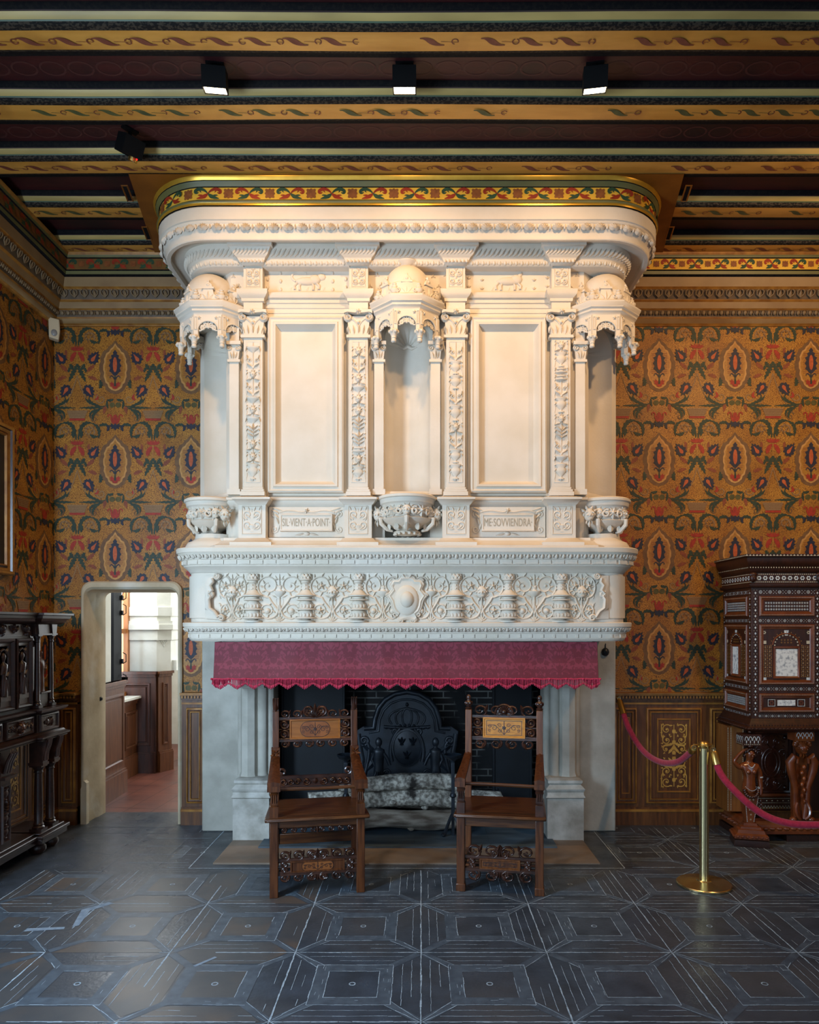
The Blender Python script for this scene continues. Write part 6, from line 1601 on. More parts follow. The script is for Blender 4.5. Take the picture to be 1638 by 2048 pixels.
W0 = Vector((px(1241, 6.0), 6.05, pz(1398, 6.0)))
def pt3(x, y, D): return (px(x, D), D, pz(y, D))
rope('velvet_rope', [tuple(W0), pt3(1257, 1455, 5.85), pt3(1285, 1500, 5.6), pt3(1318, 1523, 5.3), pt3(1352, 1525, 5.0), pt3(1378, 1508, 4.8), (SX-.062, SY+.01, .895)], 'red velvet rope looped from the wall to the brass post')
rope('velvet_rope', [(SX+.060, SY-.005, .885), pt3(1440, 1545, 4.62), pt3(1475, 1587, 4.55), pt3(1520, 1625, 4.5), pt3(1570, 1645, 4.45), pt3(1638, 1650, 4.4), (2.95, 4.34, .50), (3.4, 4.3, .85)], 'red velvet rope sagging from the brass post toward the right')
mb = MB(); mb.tube([(px(1228, 5.95), 6.1, W0.z+.02), (W0.x, 6.05, W0.z+.012)], .006, 6); mb.lathe(None, [(.02, 0), (.02, .006), (.001, .01)], 12, fr=Fr((px(1228, 5.95)+.02, 6.085, W0.z+.02), (1, 0, 0), (0, 0, 1), (0, -1, 0)))
tag(mb.build('wall_hook', M['brass_dk']), 'small metal hook beside the right jamb that holds the rope end', 'hook')

# ================================================================ ceiling lamps
def spot(x, y, z, label, tilt=0, yaw=0, lit=True, cone=False):
    r = empty('spotlight', (x, y, z), yaw, label, 'spotlight', 'black ceiling spotlights')
    mb = MB(); mb.tube([(0, 0, .03), (0, 0, HB+SOF-z)], .012, 10); mb.box(-.05, .05, -.02, .02, HB+SOF-z-.012, HB+SOF-z); mb.build('stem', M['black'], r, local=True)
    mb = MB(); ct, s_ = math.cos(tilt), math.sin(tilt)
    f = Fr((0, 0, 0), (1, 0, 0), (0, ct, s_), (0, -s_, ct))      # c axis = away from the opening
    w = .066
    rows = [[f(-w*a, -.055*b, c), f(w*a, -.055*b, c), f(w*a, .055*b, c), f(-w*a, .055*b, c)] for a, b, c in ((.98, .98, .055), (1, 1, .05), (1, 1, -.05), (.93, .92, -.052), (.9, .88, -.03))]
    mb.grid(rows, wrap=True); mb.face([tuple(p) for p in rows[0]])
    b = mb.build('lamp_head', M['black'], r, local=True, smooth=20)
    mb = MB(); mb.face([f(-w*.9, -.048, -.046), f(w*.9, -.048, -.046), f(w*.9, .048, -.046), f(-w*.9, .048, -.046)])
    mb.build('lamp_glass', M['lamp_glass'] if lit else M['black'], b, local=True, smooth=0)
    if cone:
        mb = MB(); mb.lathe(None, [(.028, .0), (.03, .1), (.022, .11)], 12, fr=f.at(.045, .02, -.07)); mb.build('barrel', M['brass_dk'], b, local=True)
        mb = MB(); mb.ell(f(.035, -.05, -.054), (.006, .006, .006)); mb.build('indicator', M['red_led'], b, local=True)
    return r
SPY = 4.03
SPX = [px(430, SPY), px(809, SPY), px(1190, SPY)]
SPZ = SOF - .015
spot(SPX[0], SPY, SPZ, 'leftmost of the three black spotlights in a row, above the left of the fireplace', .30, .12)
spot(SPX[1], SPY, SPZ, 'middle of the three black spotlights, over the fireplace axis', .27, 0)
spot(SPX[2], SPY, SPZ, 'rightmost of the three black spotlights in a row, above the right of the fireplace', .33, -.15)
spot(px(260, 4.56), 4.56, pz(293, 4.56), 'black ceiling spotlight with a red indicator, apart at the left', .5, .9, False, True)
# motion detector in the corner
md = empty('motion_detector', (LEFT+.03, WALL-.05, 4.2), math.radians(25), 'ivory motion detector high in the left corner under the cornice', 'detector')
mb = MB(); mb.prism([(-.04, -.085), (.035, -.10), (.045, -.02), (.04, .075), (-.045, .085)], -.0, .07, Fr((0, 0, 0), (1, 0, 0), (0, 0, 1), (0, -1, 0)))
mb.build('housing', M['plastic'], md, local=True, bevel=.008)
mb = MB(); mb.blob(Fr((0, -.07, -.045), (1, 0, 0), (0, 0, 1), (0, -1, 0)), 0, 0, .025, .03, .01, 10, 3); mb.build('lens', mat('grey_lens', '#8f8a84', None, rough=.3), md, local=True)
mb = MB(); mb.tube([(0, .0, .08), (.0, .01, .12), (.02, .03, .13), (.03, .04, .09)], .006, 6); mb.build('bracket', M['plastic'], md, local=True)
# picture at the left edge
pc = empty('framed_painting', (LEFT, 4.9, 2.63), 0, 'large dark painting in a gilded wood frame at the left edge of the picture', 'painting')
mb = MB(); f = Fr((LEFT+.005, 0, 0), (0, 1, 0), (0, 0, 1), (1, 0, 0))
mb.rectmold(f, 4.0, 5.47, 2.07, 3.20, [(0, 0), (0, .04), (.012, .05), (.03, .045), (.035, .03), (.055, .02), (.07, .03), (.078, .03), (.085, .012)], mis=[0, 1, 1, 0, 1, 0, 1, 1]); mb.build('frame', [M['wood_dk'], M['gilt_dk']], pc)
mb = MB(); mb.face([f(4.08, 2.15, .014), f(5.39, 2.15, .014), f(5.39, 3.12, .014), f(4.08, 3.12, .014)])
mb.build('canvas', mat('dark_old_canvas', '#0b0d12', '#161a22', 3, 5, .35), pc, smooth=0)
# ================================================================ inlaid cabinet, right
M['cab'] = mat('inlaid_cabinet_walnut', '#2a130a', '#3d1d0e', 9, 5, .42, stretch=(6, 6, 1), spec=.4)
M['cab_mid'] = mat('red_walnut_moulding', '#59280f', '#713816', 12, 4, .36)
M['cab_lt'] = mat('cabinet_plain_board', '#6d3d18', '#83501f', 6, 5, .38, stretch=(6, 6, .7))
M['ivory'] = mat('ivory_inlay', '#c9bda0', '#a8a08a', 90, 2, .4)
M['pearl'] = mat('pearl_inlay', '#aebac2', '#d9dcd2', 60, 2, .25)
M['ochre'] = mat('boxwood_inlay', '#a0712f', '#8a5d25', 60, 2, .4)
M['plaque'] = mat('engraved_ivory_plaque', '#d9dad4', '#8d9296', 38, 8, .5, lo=.48, hi=.66)
M['cab_carved'] = mat('glossy_carved_walnut', '#2a120b', '#3d1a0f', 20, 4, .25, spec=.7)
M['figure'] = mat('polished_boxwood', '#5c2b12', '#7a3d1b', 12, 4, .2, spec=.7)
CX0, CY0, CY1 = 2.565, 5.57, 6.09
cab = empty('inlaid_cabinet', (3.2, 5.85, 0), 0, 'dark walnut cabinet inlaid with ivory on carved figure supports, right of the barrier post', 'cabinet')
CX1 = 3.95
FFR = Fr((CX0, CY0, 0), (1, 0, 0), (0, 0, 1), (0, -1, 0))               # front
FSD = Fr((CX0, CY1, 0), (0, -1, 0), (0, 0, 1), (-1, 0, 0))              # left side, a runs toward the viewer
ZB, ZT = .965, 2.24
def dots(mb, fr, a0, a1, b0, b1, step, r, mi, c=.002, kind='dot', m2=None):
    nx = max(1, int((a1-a0)/step)); ny = max(1, int((b1-b0)/step))
    for i in range(nx):
        for j in range(ny):
            a = a0+(i+.5)*(a1-a0)/nx; b = b0+(j+.5)*(b1-b0)/ny
            if kind == 'flower':
                for k in range(6): mb.poly(fr, [(a+r*.62*math.cos(k*PI/3)+r*.33*math.cos(t*PI/2.5), b+r*.62*math.sin(k*PI/3)+r*.33*math.sin(t*PI/2.5)) for t in range(5)], mi, c)
            elif kind == 'tri': 
                s_ = 1 if (i+j) % 2 else -1; mb.poly(fr, [(a-r, b-s_*r*.8), (a+r, b-s_*r*.8), (a, b+s_*r)], mi, c)
            else: mb.poly(fr, [(a+r*math.cos(t*PI/3+.5), b+r*math.sin(t*PI/3+.5)) for t in range(6)], mi if m2 is None or (i+j) % 2 else m2, c)
def border(mb, fr, a0, a1, b0, b1, w, mi, r=.0035, step=.014):
    for x0, x1, y0, y1 in ((a0, a1, b0, b0+w), (a0, a1, b1-w, b1), (a0, a0+w, b0+w, b1-w), (a1-w, a1, b0+w, b1-w)):
        dots(mb, fr, x0, x1, y0, y1, step, r, mi)
def lattice_band(mb, fr, a0, a1, b0, b1, mi):
    h = b1-b0; n = max(1, round((a1-a0)/(h*1.05))); w = (a1-a0)/n
    for i in range(n):
        c = a0+(i+.5)*w; m = (b0+b1)/2
        if i % 2 == 0:
            for k in range(8): mb.poly(fr, [(c+h*.30*math.cos(k*PI/4)+h*.09*math.cos(t*PI/3), m+h*.30*math.sin(k*PI/4)+h*.09*math.sin(t*PI/3)) for t in range(6)], mi, .0022)
            mb.poly(fr, [(c+h*.1*math.cos(t*PI/3), m+h*.1*math.sin(t*PI/3)) for t in range(6)], mi, .0022)
        else:
            for u in (-.32, 0, .32):
                for v in (-.3, 0, .3):
                    if (round(u*3)+round(v*3)) % 2 == 0: mb.poly(fr, [(c+u*h+h*.1, m+v*h), (c+u*h, m+v*h+h*.1), (c+u*h-h*.1, m+v*h), (c+u*h, m+v*h-h*.1)], mi, .0022)
IM = [M['pearl'], M['ivory'], M['ochre'], M['cab_mid'], M['cab']]
body = MB(); body.box(CX0, CX1, CY0, CY1, ZB, ZT-.15)
bo = body.build('upper_case', M['cab'], cab, bevel=.003)
# base moulding and cornice wrap front and side
cpath = [(CX0, WALL-.055), (CX0, CY0), (CX1, CY0)]
mb = MB(); mb.sweep(cpath, [(-.02, .86), (.0, .865), (.035, .875), (.05, .89), (.05, .905), (.035, .915), (.03, .93), (.015, .945), (.01, .96), (0, .97)], mis=[0]*9)
mb.face([(CX0-.02, CY1, .87), (CX0-.02, CY0-.02, .87), (CX1, CY0-.02, .87), (CX1, CY1, .87)])
for s in along(cpath, .05, .03): f = pfr(s, .897); mb.ell(f(0, 0, .002), (.013, .008, .008), 6, 4)
for s in along(cpath, .034, .022): f = pfr(s, .922); mb.ell(f(0, 0, 0), (.008, .006, .006), 5, 3)
mb.build('base_moulding', M['cab'], cab)
mb = MB(); mb.sweep(cpath, [(0, 1.985), (.02, 1.99), (.026, 2.0), (.026, 2.012), (.01, 2.018), (.01, 2.1), (.02, 2.106), (.03, 2.125), (.034, 2.15), (.05, 2.165), (.06, 2.19), (.062, 2.215), (.075, 2.222), (.077, 2.24), (.0, 2.243)])
mb.face([(CX0, CY1, 2.243), (CX0, CY0, 2.243), (CX1, CY0, 2.243), (CX1, CY1, 2.243)])
for x in (CX0+.005, CX0+.52): 
    mb.ell((x, CY0-.018, 2.06), (.028, .022, .034), 12, 8); mb.ell((x, CY0-.04, 2.055), (.006, .008, .012)); mb.ell((x, CY0-.022, 2.085), (.034, .018, .02))
co = mb.build('cornice', M['cab'], cab, smooth=40)
mb = MB()
for s in along(cpath, .0785, .026): f = pfr(s, 2.226); f.n = f.n; mb.poly(f, [(-.011, 0), (0, .012), (.011, 0)], 1, .0); 
for s in along(cpath, .0105, .048): f = pfr(s, 2.06); dots(mb, f, -.022, .022, -.022, .022, .044, .02, 0, .001, 'flower')
for s in along(cpath, .0105, .016):
    f = pfr(s, 2.09); mb.poly(f, [(-.005, -.003), (.005, -.003), (.005, .003), (-.005, .003)], 1, .001); f = pfr(s, 2.03); mb.poly(f, [(-.005, -.003), (.005, -.003), (.005, .003), (-.005, .003)], 1, .001)
for s in along(cpath, .035, .02): f = pfr(s, 2.14); mb.poly(f, [(-.004, -.004), (.004, -.004), (.004, .004), (-.004, .004)], 1, .004)
mb.build('ivory_inlay', IM, co, smooth=0)
def bay(fr, a0, a1, name_parts, narrow):
    """one bay of the case: drawer, arched door with plaque, lower drawer, all inlaid"""
    w = a1-a0; c = (a0+a1)/2
    i = MB()
    lattice_band(i, fr, a0+.04, a1-.03, 1.935, 1.97, 0); lattice_band(i, fr, a0+.04, a1-.03, 1.715, 1.745, 0); lattice_band(i, fr, a0+.04, a1-.03, 1.185, 1.215, 0); lattice_band(i, fr, a0+.04, a1-.03, .978, 1.002, 0)
    for b in [1.0+.045*k for k in range(22)]:
        for a in (a0+.018, a1-.014):
            i.poly(fr, [(a-.008, b), (a, b+.010), (a+.008, b), (a, b-.010)], k_ := (0 if int(b*100) % 3 else 2), .0022)
            for e in (-.011, .011): i.poly(fr, [(a+e-.003, b+.02), (a+e+.003, b+.02), (a+e, b+.026)], 1, .0022)
    i.build('ivory_inlay', IM, bo, smooth=0)
    dm = [(0, 0), (.0, .012), (.006, .018), (.018, .016), (.024, .008), (.03, .01), (.036, .004)]
    x0, x1 = a0+.045, a1-.04
    for z0, z1, nm in ((1.765, 1.92, 'drawer'), (1.02, 1.165, 'drawer')):
        d = MB(); d.rectmold(fr, x0, x1, z0, z1, dm, fill=1); do = d.build(nm, [M['cab_mid'], M['cab']], cab)
        i = MB(); ii = .04
        border(i, fr, x0+.006, x1-.006, z0+.006, z1-.006, .008, 1, .0028, .012)
        for k in range(len(i.v)): pass
        i.v = [tuple(Vector(p)+fr.n*.017) for p in i.v]
        j = MB(); dots(j, fr, x0+ii+.004, x1-ii-.004, z0+ii, z1-ii, .02 if not narrow else .016, .008, 0, .006, 'flower'); 
        if z0 < 1.1 and not narrow:
            j = MB(); j.poly(fr, [(c-.07, z0+.05), (c+.07, z0+.05), (c+.07, z1-.05), (c-.07, z1-.05)], 5, .006)
            for s_ in (-1, 1): dots(j, fr, c+s_*.115-.025, c+s_*.115+.025, z0+.045, z1-.045, .05, .022, 3, .006, 'flower'); j.rectmold(fr, c+s_*.115-.028, c+s_*.115+.028, z0+.046, z1-.046, [(0, .0062), (.003, .0062)], mi=0)
        b_ = len(i.v); i.v += j.v; i.f += [tuple(b_+q_ for q_ in t) for t in j.f]; i.m += j.m
        i.build('ivory_inlay', IM + [M['plaque']], do, smooth=0)
    z0, z1 = 1.235, 1.70
    d = MB(); d.rectmold(fr, x0, x1, z0, z1, dm, fill=1)
    pw, p0, p1 = (.085, 1.30, 1.51) if not narrow else (.06, 1.30, 1.52)
    d.rectmold(fr, c-pw-.018, c+pw+.018, p0-.02, p1+.02, [(0, .004), (.002, .016), (.01, .018), (.018, .008), (.022, .006)])
    # arch
    ar = min(.105, w*.24); zc_ = 1.54
    d.htube(fr, [(c+ar*math.cos(PI*k/14), zc_+ar*.85*math.sin(PI*k/14)) for k in range(15)], .006, 1, 0, c0=.004)
    do = d.build('door', [M['cab_mid'], M['cab']], cab)
    i = MB(); i.poly(fr, [(c-pw, p0), (c+pw, p0), (c+pw, p1), (c-pw, p1)], 5, .0085)
    for k in range(11):
        a = PI*k/10; i.poly(fr, [(c+ar*.86*math.cos(a)+.006*math.cos(t*PI/3), zc_+ar*.74*math.sin(a)+.006*math.sin(t*PI/3)) for t in range(6)], 1, .006)
        i.poly(fr, [(c+ar*1.15*math.cos(a)+.004*math.cos(t*PI/3), zc_+ar*.98*math.sin(a)+.004*math.sin(t*PI/3)) for t in range(6)], 2, .006)
    dots(i, fr, c-.05, c+.05, zc_+.01, zc_+.05, .02, .007, 2, .006, 'flower')
    for s_ in (-1, 1):
        dots(i, fr, c+s_*(w*.5-.085)-.018, c+s_*(w*.5-.085)+.018, 1.62, 1.656, .036, .015, 1, .006, 'flower')
        for zz in (1.265, 1.55): i.poly(fr, [(c+s_*(w*.5-.088)-.013, zz), (c+s_*(w*.5-.088)+.013, zz), (c+s_*(w*.5-.088)+.013, zz+.024), (c+s_*(w*.5-.088)-.013, zz+.024)], 0 if zz < 1.5 else 1, .006)
        dots(i, fr, *(sorted((c+s_*(pw+.026), c+s_*(w*.5-.075)))), 1.29, 1.54, .0135, .005, 2, .006, 'tri'); dots(i, fr, *(sorted((c+s_*(pw+.026), c+s_*(w*.5-.075)))), 1.29, 1.54, .03, .0035, 1, .0065)
    i.poly(fr, [(c-.012, 1.615), (c+.012, 1.615), (c+.018, 1.655), (c-.018, 1.655)], 0, .006)
    lattice_band(i, fr, c-pw, c+pw, 1.258, 1.282, 0)
    j = MB(); border(j, fr, x0+.006, x1-.006, z0+.006, z1-.006, .008, 1, .0028, .012); j.v = [tuple(Vector(p)+fr.n*.017) for p in j.v]
    b_ = len(i.v); i.v += j.v; i.f += [tuple(b_+q_ for q_ in t) for t in j.f]; i.m += j.m
    dots(i, fr, c-.10 if not narrow else c-.07, c+.10 if not narrow else c+.07, 1.665, 1.672, .012, .003, 1, .006)
    i.build('ivory_inlay', IM + [M['plaque']], do, smooth=0)
bay(FFR, .012, .525, None, False)
bay(FFR, .545, 1.058, None, False)
bay(FSD, .01, CY1-CY0-.008, None, True)
# divider
mb = MB(); mb.box(CX0+.526, CX0+.544, CY0-.02, CY0, ZB, 1.98); mb.build('stile', M['cab_mid'], cab)
# lower stage: recessed back with plain side board and carved panel
mb = MB(); BY = 5.93
mb.box(CX0+.02, CX1, BY, CY1, .16, .87)
mb.build('lower_back', M['cab'], cab)
fl = Fr((CX0, BY, 0), (1, 0, 0), (0, 0, 1), (0, -1, 0))
mb = MB(); mb.box(CX0-.06, CX0+.075, BY-.06, CY1, .17, .87, 0)
i = MB(); f = Fr((CX0-.06, BY-.06, 0), (1, 0, 0), (0, 0, 1), (0, -1, 0))
for k in range(48):
    for a in (.006, .03, .128): i.poly(f, [(a-.003, .18+k*.0142), (a+.003, .18+k*.0142), (a+.003, .188+k*.0142), (a-.003, .188+k*.0142)], 1, .001)
so = mb.build('side_board', M['cab_lt'], cab); i.build('ivory_inlay', IM, so, smooth=0)
mb = MB(); mb.rectmold(fl, .13, .52, .28, .84, [(0, 0), (0, .03), (.012, .04), (.03, .036), (.036, .02), (.05, .016), (.055, .004)], mis=[0, 0, 0, 1, 1, 1], fill=1)
cpn = fl.at(.325, .56)
mb.htube(cpn, [(.075*math.cos(t*PI/12), .12*math.sin(t*PI/12)) for t in range(25)], .010, 1, 1, c0=.004); mb.htube(cpn, [(.05*math.cos(t*PI/12), .085*math.sin(t*PI/12)) for t in range(25)], .006, 1, 1, c0=.004)
for sx in (-1, 1):
    for sy in (-1, 1):
        mb.blob(cpn, sx*.115, sy*.205, .022, .022, .02, 10, 3, 1); mb.htube(cpn, [(sx*a, sy*b) for a, b in bez((.02, .22), (.07, .24), (.08, .16), (.12, .17), 8)], .009, 1, 1)
        mb.htube(cpn, [(sx*a, sy*b) for a, b in spiral(.095, .08, .035, .01, 0, 1.3, 14)], .009, 1, 1); mb.htube(cpn, [(sx*a, sy*b) for a, b in spiral(.05, .17, .03, .008, 2, 1.3, 14)], .008, 1, 1)
        mb.htube(cpn, [(sx*.125, sy*.0), (sx*.125, sy*.12), (sx*.10, sy*.14)], .008, 1, 1)
    mb.leaf(cpn, 0, .1, PI/2-sx*.6, .09, .03, .014, 1); mb.leaf(cpn, 0, -.1, -PI/2+sx*.6, .09, .03, .014, 1)
mb.build('carved_panel', [M['cab_mid'], M['cab_carved']], cab, smooth=50)
i = MB()
for k in range(40): i.poly(fl, [(.11+k*.011, .262), (.116+k*.011, .262), (.116+k*.011, .266), (.11+k*.011, .266)], 1, .002); i.poly(fl, [(.11+k*.011, .225), (.116+k*.011, .225), (.116+k*.011, .229), (.11+k*.011, .229)], 1, .002)
for k in range(9): i.poly(fl, [(.15+k*.045, .245), (.156+k*.045, .251), (.162+k*.045, .245), (.156+k*.045, .239)], 1, .002)
for k in range(20): i.stroke(fl, [(.1+k*.024, .18), (.112+k*.024, .205), (.124+k*.024, .18)], .0018, 1, .002); i.poly(fl, [(.107+k*.024, .178), (.117+k*.024, .178), (.112+k*.024, .188)], 2, .002)
i.build('ivory_inlay', IM, cab, smooth=0)
# plinth: bars and blocks
mb = MB()
bpth = [(CX0+.02, WALL-.06), (CX0+.02, 5.66), (CX1, 5.66)]
mb.sweep(bpth, [(-.08, .15), (0, .15), (.012, .14), (.03, .12), (.035, .10), (.05, .085), (.05, .06), (.03, .05), (-.08, .05)])
for s in along(bpth, .045, .055): f = pfr(s, .10); mb.ell(f(0, 0, 0), (.025, .014, .014), 6, 4)
mb.box(CX0-.04, CX0+.06, 5.7, WALL-.07, .0, .05, 1); mb.box(CX0+.3, CX1, 5.62, 5.8, .0, .05, 1)
mb.build('plinth_bar', [M['cab_mid'], M['ebony']], cab)
def block(x, y, ang):
    r = MB(); f = Fr((x, y, 0), (math.cos(ang), math.sin(ang), 0), (-math.sin(ang), math.cos(ang), 0), (0, 0, 1))
    S4 = lambda w, z: [f(-w, -w*.8, z), f(w, -w*.8, z), f(w, w*.8, z), f(-w, w*.8, z)]
    r.grid([S4(.125, .0), S4(.128, .012), S4(.12, .05), S4(.108, .056), S4(.122, .062), S4(.118, .09), S4(.1, .10), S4(.092, .125), S4(.075, .13), S4(.07, .145), S4(.05, .15), S4(.046, .17)], wrap=True, mis=[1, 1, 1, 0, 0, 0, 0, 0, 0, 0, 0], cap=True)
    for k in range(-3, 4): r.ell(f(k*.034, -.096, .077), (.014, .014, .012), 6, 4); r.ell(f(-.122, k*.026, .077), (.012, .012, .012), 6, 4)
    r.build('plinth_block', [M['cab_mid'], M['ebony']], cab, smooth=30)
HX, HY = 2.545, 5.56
block(HX, HY, math.radians(-14))
# caryatid: herm-bodied woman, one arm raised, carved as one surface
def skin(name, V, E, Rr, m, parent, sub=2):
    me = bpy.data.meshes.new(name); o0 = wloc(parent)
    me.from_pydata([tuple(Vector(v)-o0) for v in V], E, []); o = bpy.data.objects.new(name, me); col.objects.link(o); o.parent = parent
    md = o.modifiers.new('skin', 'SKIN'); md.use_smooth_shade = True
    sv = me.skin_vertices[0].data
    for i, r in enumerate(Rr): sv[i].radius = (r, r) if not isinstance(r, tuple) else r
    sv[0].use_root = True
    s = o.modifiers.new('subdivision', 'SUBSURF'); s.levels = sub; s.render_levels = sub
    me.materials.append(m); return o
def caryatid(x, y, base):
    Z = lambda z: base+z
    V = [(x, y, Z(.20)), (x, y, Z(.27)), (x, y-.005, Z(.33)), (x, y-.008, Z(.385)), (x, y-.005, Z(.43)), (x, y, Z(.465)), (x+.004, y-.01, Z(.50)), (x+.006, y-.014, Z(.535)), (x+.006, y-.012, Z(.565)),
         (x+.055, y-.005, Z(.43)), (x+.082, y, Z(.385)), (x+.088, y+.002, Z(.315)), (x+.088, y-.012, Z(.245)), (x+.080, y-.022, Z(.205)),
         (x-.055, y-.005, Z(.435)), (x-.085, y-.012, Z(.425)), (x-.125, y-.02, Z(.475)), (x-.085, y-.025, Z(.53)), (x-.045, y-.03, Z(.565)), (x-.02, y-.035, Z(.575))]
    E = [(0,1),(1,2),(2,3),(3,4),(4,5),(5,6),(6,7),(7,8),(4,9),(9,10),(10,11),(11,12),(12,13),(4,14),(14,15),(15,16),(16,17),(17,18),(18,19)]
    Rr = [.050, .058, .044, .050, .044, .020, .030, .038, .026, .030, .026, .020, .015, .011, .028, .023, .017, .013, .012, .007]
    o = skin('caryatid_figure', V, E, Rr, M['figure'], cab)
    mb = MB(); f = Fr((x, y, base), (1, 0, 0), (0, 0, 1), (0, -1, 0))
    for s_ in (-1, 1):
        mb.ell((x+s_*.022, y-.046, Z(.395)), (.018, .014, .018)); 
        mb.ell((x+.006+s_*.012, y-.047, Z(.53)), (.006, .005, .004)); mb.ell((x+.006+s_*.036, y-.01, Z(.525)), (.006, .008, .012))
    mb.ell((x+.006, y-.053, Z(.516)), (.005, .007, .012)); mb.ell((x+.006, y-.047, Z(.500)), (.010, .005, .004))
    mb.build('face_and_chest_detail', M['figure'], o, smooth=60); mb = MB()
    for s_ in (-1, 1): mb.ell((x+.006+s_*.013, y-.0475, Z(.531)), (.0052, .003, .0032), 8, 6)
    mb.build('ivory_eyes', M['ivory'], o, smooth=60)
    mb = MB()      # hair
    for k in range(12):
        a = PI*k/11; mb.ell((x+.006+.038*math.cos(a), y-.012, Z(.545)+.026*math.sin(a)), (.014, .022, .014), 7, 5)
    for k in range(7): mb.ell((x+.006+.03*math.cos(PI*k/6), y-.038+.004*(k % 2), Z(.555)+.016*math.sin(PI*k/6)), (.011, .012, .011), 7, 5)
    for s_ in (-1, 1): mb.ell((x+.006+s_*.042, y+.0, Z(.515)), (.012, .016, .02), 7, 5)
    mb.build('hair', M['cab_carved'], o, smooth=60)
    mb = MB()      # fruit garland at the hips
    for k in range(11):
        a = PI*k/10; mb.ell((x-.052*math.cos(a), y-.045-.012*math.sin(a), Z(.255)-.05*math.sin(a)), (.014, .014, .013), 7, 5)
    mb.build('fruit_garland', M['cab_carved'], o, smooth=60); mb = MB()
    for k in range(5): mb.ell((x+.078+.004*(k % 2), y-.03, Z(.17)-.03*k), (.012-.001*k, .011, .018), 6, 5)
    mb.build('fruit_drop', M['cab_carved'], o, smooth=60)
    h = MB()
    S4 = lambda w, d_, z: [(x-w, y-d_, Z(z)), (x+w, y-d_, Z(z)), (x+w, y+d_, Z(z)), (x-w, y+d_, Z(z))]
    h.grid([S4(.030, .03, 0), S4(.030, .03, .01), S4(.058, .05, .225)], wrap=True, cap=True)
    ho = h.build('tapered_pedestal', M['cab_mid'], o)
    i = MB(); f2 = Fr((x, y-.0301, Z(.01)), (1, 0, 0), Vector((0, -.02, .215)).normalized(), Vector((0, -.215, -.02)).normalized())
    for k in range(16):
        w = .026+.026*k/16
        for s_ in (-1, 1): i.poly(f2, [(s_*w-.002, k*.013), (s_*w+.002, k*.013), (s_*w+.002, k*.013+.008), (s_*w-.002, k*.013+.008)], 0, .0012)
        if k % 3 == 1: dots(i, f2, -.6*w, .6*w, k*.013-.008, k*.013+.018, .02, .007, 1, .0012, 'flower')
    i.build('ivory_inlay', IM, ho, smooth=0)
    t = MB(); t.box(x-.07, x+.07, y-.06, y+.06, Z(.60), Z(.685)); to = t.build('capital_block', M['cab'], o)
    i = MB(); f3 = Fr((x, y-.06, Z(.60)), (1, 0, 0), (0, 0, 1), (0, -1, 0)); f4 = Fr((x-.06-.01, y, Z(.60)), (0, -1, 0), (0, 0, 1), (-1, 0, 0))
    for ff in (f3, f4):
        for k in (-.045, -.015, .015, .045):
            i.stroke(ff, [(k+.012*math.cos(a), .04+.03*math.sin(a)) for a in [PI*q_/8 for q_ in range(9)]], .0022, 0, .001); i.poly(ff, [(k-.004, .03), (k, .045), (k+.004, .03), (k, .015)], 0, .001)
        for k in range(9): i.poly(ff, [(-.06+k*.014, .008), (-.054+k*.014, .008), (-.054+k*.014, .013), (-.06+k*.014, .013)], 1, .001)
    i.build('ivory_inlay', IM, to, smooth=0)
    n = MB(); f5 = f
    for k in range(9): n.ell((x-.026+k*.0065, y-.044-.006*math.sin(k*PI/8), Z(.452)-.022*math.sin(k*PI/8)), (.004, .004, .004), 5, 4)
    for k in range(13): n.ell((x-.05+k*.0083, y-.056-.006*math.sin(k*PI/12), Z(.285)-.03*math.sin(k*PI/12)), (.003, .003, .003), 5, 4)
    for zz in (.345, .26): n.lathe((x+.088, y, Z(zz)), [(.021, 0), (.022, .005), (.021, .01)], 10)
    n.build('bead_necklace', M['pearl'], o, smooth=60)
caryatid(HX-.005, HY-.0, .17)
# console support with carved head further right
mb = MB(); kx, ky = 2.995, 5.66
for s_ in (-1, 1):
    mb.tube([Vector((kx+s_*.03, ky, .17)), Vector((kx+s_*.045, ky, .3)), Vector((kx+s_*.05, ky-.01, .42)), Vector((kx+s_*.085, ky-.02, .55)), Vector((kx+s_*.095, ky-.02, .62)), Vector((kx+s_*.07, ky-.03, .665)), Vector((kx+s_*.04, ky-.03, .65)), Vector((kx+s_*.045, ky-.035, .61))], [.03, .026, .024, .032, .036, .03, .018, .01], 10, mi=1)
    mb.tube(bez((kx+s_*.02, ky-.03, .17), (kx+s_*.06, ky-.05, .2), (kx+s_*.07, ky-.03, .24), (kx+s_*.04, ky-.02, .3), 8), .012, 6)
mb.box(kx-.05, kx+.05, ky, ky+.06, .15, .66); mb.box(kx-.075, kx+.075, ky-.06, ky+.06, .79, .87)
f = Fr((kx, ky-.03, .73), (1, 0, 0), (0, 0, 1), (0, -1, 0)); mb.ell((kx, ky-.01, .735), (.05, .05, .062), 12, 8); mask(mb, f, 1.1)
for k in range(9): a = PI*k/8; mb.ell((kx+.056*math.cos(a), ky-.02, .755+.04*math.sin(a)), (.02, .024, .02), 7, 5)
for k in range(7): mb.ell((kx+.008*(-1)**k, ky-.035, .58-.045*k), (.018-.001*k, .016, .02), 7, 5)
mb.ell((kx-.07, ky-.02, .17), (.03, .03, .022), 8, 5); mb.ell((kx+.07, ky-.02, .17), (.03, .03, .022), 8, 5)
co2 = mb.build('console_support', [M['figure'], M['cab_mid']], cab, smooth=50)
i = MB(); f3 = Fr((kx, ky-.06, .79), (1, 0, 0), (0, 0, 1), (0, -1, 0))
